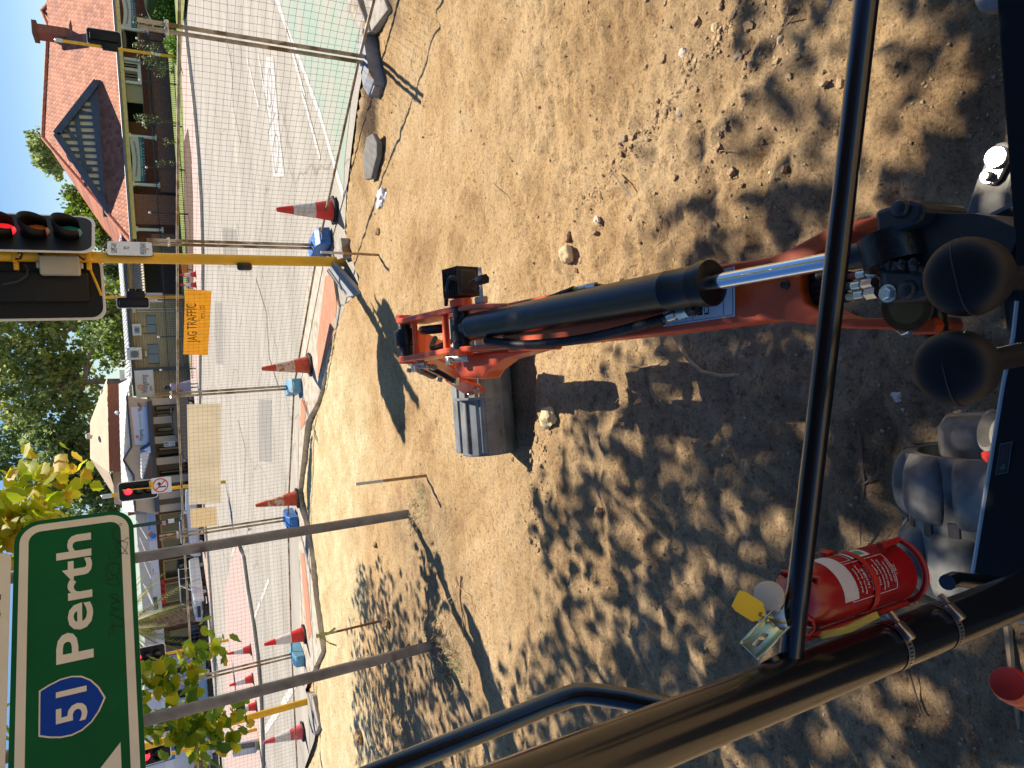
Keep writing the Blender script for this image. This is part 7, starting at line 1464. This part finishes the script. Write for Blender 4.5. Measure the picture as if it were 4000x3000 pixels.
# ---- cars
M_TYRE = mat('tyre', (.012, .012, .012), .7); M_RIM = mat('alloy', (.45, .45, .46), .3, .8)
def car(loc, rz, col, label, suv=True, name='parked_car'):
    t = thing(name, label, 'car', loc, rz, 'cars parked by the shops'); M_P = mat('car_paint', col, .25, coat=.8); Lc_, W_, H_ = (4.6, 1.85, 1.72) if suv else (4.4, 1.78, 1.46)
    prof = [(-2.25, .35), (-2.28, .75), (-2.15, .98), (-.95 if not suv else -1.0, 1.06), (2.1, 1.02), (2.24, .8), (2.26, .35)]
    mb = MB(); mb.prism([V((x, -W_ / 2, z)) for x, z in prof], (0, W_, 0)); mb.build('body', M_P, t, True, .07)
    cab = [(-1.0, 1.0), (-.35, H_ - .06), (.2, H_), (1.5 if suv else 1.0, H_ - .04), (2.0 if suv else 1.75, 1.0)]
    mb = MB(); mb.prism([V((x, -W_ / 2 + .10, z)) for x, z in cab], (0, W_ - .2, 0)); mb.build('window', M_GLASS, t, True, .05)
    MB().rbox((.62, 0, H_ - .01), (1.9 if suv else 1.35, W_ - .34, .07), .03).build('roof', M_P, t, True)
    for s_ in (-1, 1):
        for xa, xb in (((-1.02, 1.02), (-.33, H_ - .05)), ((.35, 1.0), (.35, H_ - .05)), ((1.3, 1.0), (1.35, H_ - .05))): MB().tube([V((xa[0], s_ * (W_ / 2 - .09), xa[1])), V((xb[0], s_ * (W_ / 2 - .13), xb[1]))], .035, 6).build('pillar', M_P, t, True)
        MB().rbox((-2.2, s_ * (W_ / 2 - .28), .84), (.12, .36, .16), .03).build('headlight', mat('headlight', (.75, .76, .78), .1), t, True); MB().rbox((-.75, s_ * (W_ / 2 + .08), 1.08), (.12, .18, .13), .03).build('mirror', M_P, t, True)
        for x in (-1.4, 1.4): w_ = MB().lathe([(.20, -.10), (.33, -.10), (.345, -.06), (.345, .06), (.33, .10), (.20, .10)], (x, s_ * (W_ / 2 - .12), .345), (0, 1, 0), 24).build('tyre', M_TYRE, t, True); MB().lathe([(.05, -.105), (.20, -.10), (.20, .10), (.05, .105)], (x, s_ * (W_ / 2 - .12), .345), (0, 1, 0), 14).build('rim', M_RIM, w_, True)
    MB().rbox((-2.27, 0, .70), (.06, 1.0, .20), .02).build('grille', M_DARK, t, True); MB().rbox((-2.28, 0, .42), (.10, W_ - .2, .14), .03).build('bumper', M_DARK, t, True); MB().rbox((-2.32, 0, .52), (.02, .38, .12), .005).build('number_plate', M_WINW, t, True); return t
car(V((-12.6, 52.3, .02)), math.radians(62), (.62, .66, .70), 'white four wheel drive facing the road left of the lamp post'); car(V((-7.6, 50.6, .02)), math.radians(178), (.50, .58, .70), 'pale blue sedan parked along the kerb behind the beige boards', False); car(V((-20.3, 53.5, .1)), math.radians(15), (.06, .22, .50), 'small blue car behind the leaves between the sign legs', False); car(V((-22.9, 53.8, .1)), math.radians(10), (.30, .42, .58), 'light blue car left of the small blue car behind the leaves', False); car(V((-1.2, 50.4, .05)), math.radians(0), (.05, .05, .055), 'dark car standing in front of the grey canopy behind the fence coupling', False)
# ---- person walking on the footpath
pe = V((AT(764, 1506, 43.5).x, 43.5, .11)); M_SKIN = mat('skin', (.30, .16, .10), .6)
def skin_body(name, joints, edges, m, parent):
    me = bpy.data.meshes.new(name); me.from_pydata([j[0] for j in joints], edges, []); me.materials.append(m); o = bpy.data.objects.new(name, me); sc.collection.objects.link(o); o.parent = parent
    o.modifiers.new('skin', 'SKIN'); 
    for i, j in enumerate(joints): me.skin_vertices[0].data[i].radius = (j[1], j[2] if len(j) > 2 else j[1])
    me.skin_vertices[0].data[0].use_root = True; o.modifiers.new('sub', 'SUBSURF').render_levels = 2; return o
me_t = thing('person', 'person with dark hair in a lavender dress walking on the pink footpath behind the fence', 'person', pe)
jt = [((0, 0, .95), .13, .11), ((0, 0, 1.15), .12, .09), ((0, 0, 1.38), .15, .10), ((0, 0, 1.48), .05), ((0, -.01, 1.58), .075, .085), ((0, -.015, 1.68), .07, .08), ((.17, 0, 1.40), .05), ((.22, .05, 1.15), .036), ((.20, -.10, .95), .028), ((.20, -.13, .88), .03), ((-.17, 0, 1.40), .05), ((-.23, .02, 1.14), .036), ((-.22, -.08, .92), .028), ((-.22, -.10, .85), .03), ((.09, 0, .85), .085), ((.10, -.10, .48), .055), ((.10, -.08, .10), .036), ((.10, -.22, .03), .035), ((-.09, 0, .85), .085), ((-.10, .05, .48), .055), ((-.10, .18, .12), .036), ((-.10, .06, .03), .035)]
skin_body('body', jt, [(0, 1), (1, 2), (2, 3), (3, 4), (4, 5), (2, 6), (6, 7), (7, 8), (8, 9), (2, 10), (10, 11), (11, 12), (12, 13), (0, 14), (14, 15), (15, 16), (16, 17), (0, 18), (18, 19), (19, 20), (20, 21)], M_SKIN, me_t)
MB().lathe([(.34, .38), (.30, .60), (.22, .90), (.17, 1.10), (.19, 1.30), (.20, 1.40), (.10, 1.46)], (0, 0, 0), ZA, 20, sx=1.0, a=(1, 0, 0)).build('dress', mat('lavender_cloth', (.26, .24, .34), .8, var=.1, vs=6), me_t, True)
MB().lathe([(.03, 1.40), (.12, 1.46), (.125, 1.60), (.115, 1.70), (.06, 1.765), (.005, 1.775)], (0, .03, 0), ZA, 16).build('hair', mat('dark_hair', (.02, .015, .013), .5), me_t, True)
# ---- trees
M_EUC = leaf_mat('gum_leaf', (.17, .25, .085), (.44, .54, .20), .58); M_EUC2 = leaf_mat('olive_gum_leaf', (.30, .38, .10), (.60, .64, .20), .58); M_DKG = leaf_mat('dark_green_leaf', (.07, .13, .04), (.22, .32, .09), .45); M_BRG = leaf_mat('bright_green_leaf', (.10, .22, .015), (.30, .42, .03), .4); M_GUMT = mat('gum_trunk', (.42, .30, .22), .8, col2=(.24, .17, .13), vs=1.2)
def tree(name, label, base, trunk_top, blobs, nleaf, size, mats_, r0=.35, limbs=True, group=None):
    t = thing(name, label, 'tree', base, 0, group); MB().tube([V(base), lerp(V(base), V(trunk_top), .5) + V((rnd(-.3, .3), 0, 0)), V(trunk_top)], [r0, r0 * .75, r0 * .5], 10).build('trunk', M_GUMT, t)
    cl = []; tw = sum(b[1] ** 2 for b in blobs)
    for c, r in blobs:
        c = V(c)
        if limbs: MB().tube([V(trunk_top), lerp(V(trunk_top), c, .5) + V((rnd(-.5, .5), rnd(-.5, .5), .4)), c, c + (c - V(trunk_top)).normalized() * r * .7 + V((rnd(-.6, .6), 0, .5))], [r0 * .5, r0 * .3, r0 * .16, .03], 7).build('limb', M_GUMT, t)
        for _ in range(max(4, int(46 * r * r / tw * len(blobs)))):
            u = V((random.gauss(0, 1), random.gauss(0, 1), random.gauss(0, 1))).normalized() * (random.random() ** .4); cl.append((c + u * r, rnd(.35, .8) * (.5 + r * .22)))
    mbs = [MB() for _ in mats_]
    for k in range(nleaf):
        c, r = random.choice(cl); p = c + V((random.gauss(0, r * .5), random.gauss(0, r * .5), random.gauss(0, r * .42))); add_leaf(mbs[(hash((round(c.x, 2), round(c.z, 2))) >> 3) % len(mats_)], p, size * rnd(.6, 1.4), (rnd(-1, 1), rnd(-1, 1), rnd(-.4, 1.2)), 0, True)
    for m_, q in zip(mats_, mbs):
        if q.v: q.build('foliage', m_, t)
    return t
def pxb(l, Y): return [(AT(a, b, Y + rnd(-2, 2)), r) for a, b, r in l]
gY_ = 82; grp = 'tall gum trees behind the buildings'
tree('gum_tree', 'tallest gum tree right of the others, its crown cut by the big signal head', (AT(600, 1250, gY_).x, gY_, 0), AT(330, 1260, gY_), pxb([(40, 1120, 3.0), (90, 1230, 3.0), (200, 1180, 2.8), (250, 1290, 2.6), (-60, 1250, 3.4), (150, 1330, 2.6), (320, 1160, 2.2), (20, 1000, 3), (120, 1050, 2.6)], gY_), 8600, .42, (M_EUC, M_EUC2), .45, True, grp)
tree('gum_tree', 'olive green gum tree in the middle, above the hall roof vents', (AT(600, 1500, gY_).x, gY_, 0), AT(330, 1490, gY_), pxb([(170, 1400, 2.8), (120, 1500, 3.0), (60, 1590, 2.6), (230, 1530, 2.8), (290, 1450, 2.6), (330, 1560, 2.4), (-50, 1450, 3.2), (10, 1360, 2.0), (370, 1400, 2.2), (400, 1330, 2.0)], gY_), 9600, .42, (M_EUC2, M_EUC), .5, True, grp)
tree('gum_tree', 'dark leafy gum tree left of the hall roof, above the median signal', (AT(600, 1780, gY_).x, gY_, 0), AT(330, 1750, gY_), pxb([(250, 1690, 2.9), (270, 1790, 3.0), (300, 1880, 2.6), (190, 1750, 2.6), (340, 1830, 2.6), (390, 1900, 2.3), (150, 1850, 2.4), (310, 1700, 2.2), (420, 1960, 2.0), (330, 1950, 2.2)], gY_), 9600, .40, (M_DKG, M_EUC), .45, True, grp)
tree('gum_tree', 'sparse gum tree with thin crown and open sky behind the green sign corner', (AT(600, 1950, gY_ + 8).x, gY_ + 8, 0), AT(330, 1900, gY_ + 8), pxb([(60, 1720, 2.4), (30, 1830, 2.0), (120, 1640, 2.0), (-50, 1780, 3.0), (80, 1930, 2.2), (200, 2000, 2.4)], gY_ + 8), 4200, .42, (M_EUC, M_DKG), .4, True, grp)
tree('broadleaf_tree', 'dense green tree directly behind the beige building and the far middle signal', (AT(600, 1190, 66).x, 66, 0), AT(480, 1190, 66), pxb([(420, 1170, 1.5), (440, 1230, 1.5), (400, 1290, 1.8), (460, 1300, 1.6), (370, 1200, 1.3), (450, 1370, 1.5)], 66), 5200, .30, (M_DKG, M_BRG, M_EUC), .3)
tree('bright_tree', 'bright yellow green tree rising behind the left end of the tiled roof', (AT(600, 850, 66).x, 66, 0), AT(480, 860, 66), pxb([(330, 790, 1.5), (350, 850, 1.7), (390, 900, 1.8), (440, 920, 1.6), (300, 770, .9), (430, 860, 1.6), (470, 950, 1.2)], 66), 6500, .30, (M_BRG, M_BRG, M_DKG), .3)
tree('background_tree', 'grey green treetop showing above the gable of the tiled house', (AT(600, 570, 80).x, 80, 0), AT(260, 560, 80), pxb([(150, 545, .9), (165, 585, 1.1), (190, 620, 1.3), (215, 660, 1.0), (145, 560, .7)], 80), 1900, .38, (M_EUC,), .3)
tree('cypress', 'narrow dark cypress between the white and the grey building', (AT(500, 1060, 68).x, 68, 0), AT(470, 1058, 68), [(AT(412 + 12 * k, 1050 + 4 * k, 68), .38 + .07 * k) for k in range(7)], 2400, .22, (M_DKG,), .15, False)
for i, (x, y, h) in enumerate(((-38, 60, 9), (-46, 66, 12), (-34, 72, 11))): tree('background_tree', ('dark bushy tree at the far left beyond the white shop', 'larger tree at the far left edge of the street', 'tree behind the shops at the left', 'tree beyond the right end of the tiled house', 'low tree hidden behind the tiled roof')[i], (x, y, 0), (x, y, h * .45), [((x + rnd(-2, 2), y + rnd(-2, 2), h * .7 + rnd(-1, 2)), rnd(1.8, 2.8)) for _ in range(6)], 3000, .42, (M_EUC, M_DKG), .4)
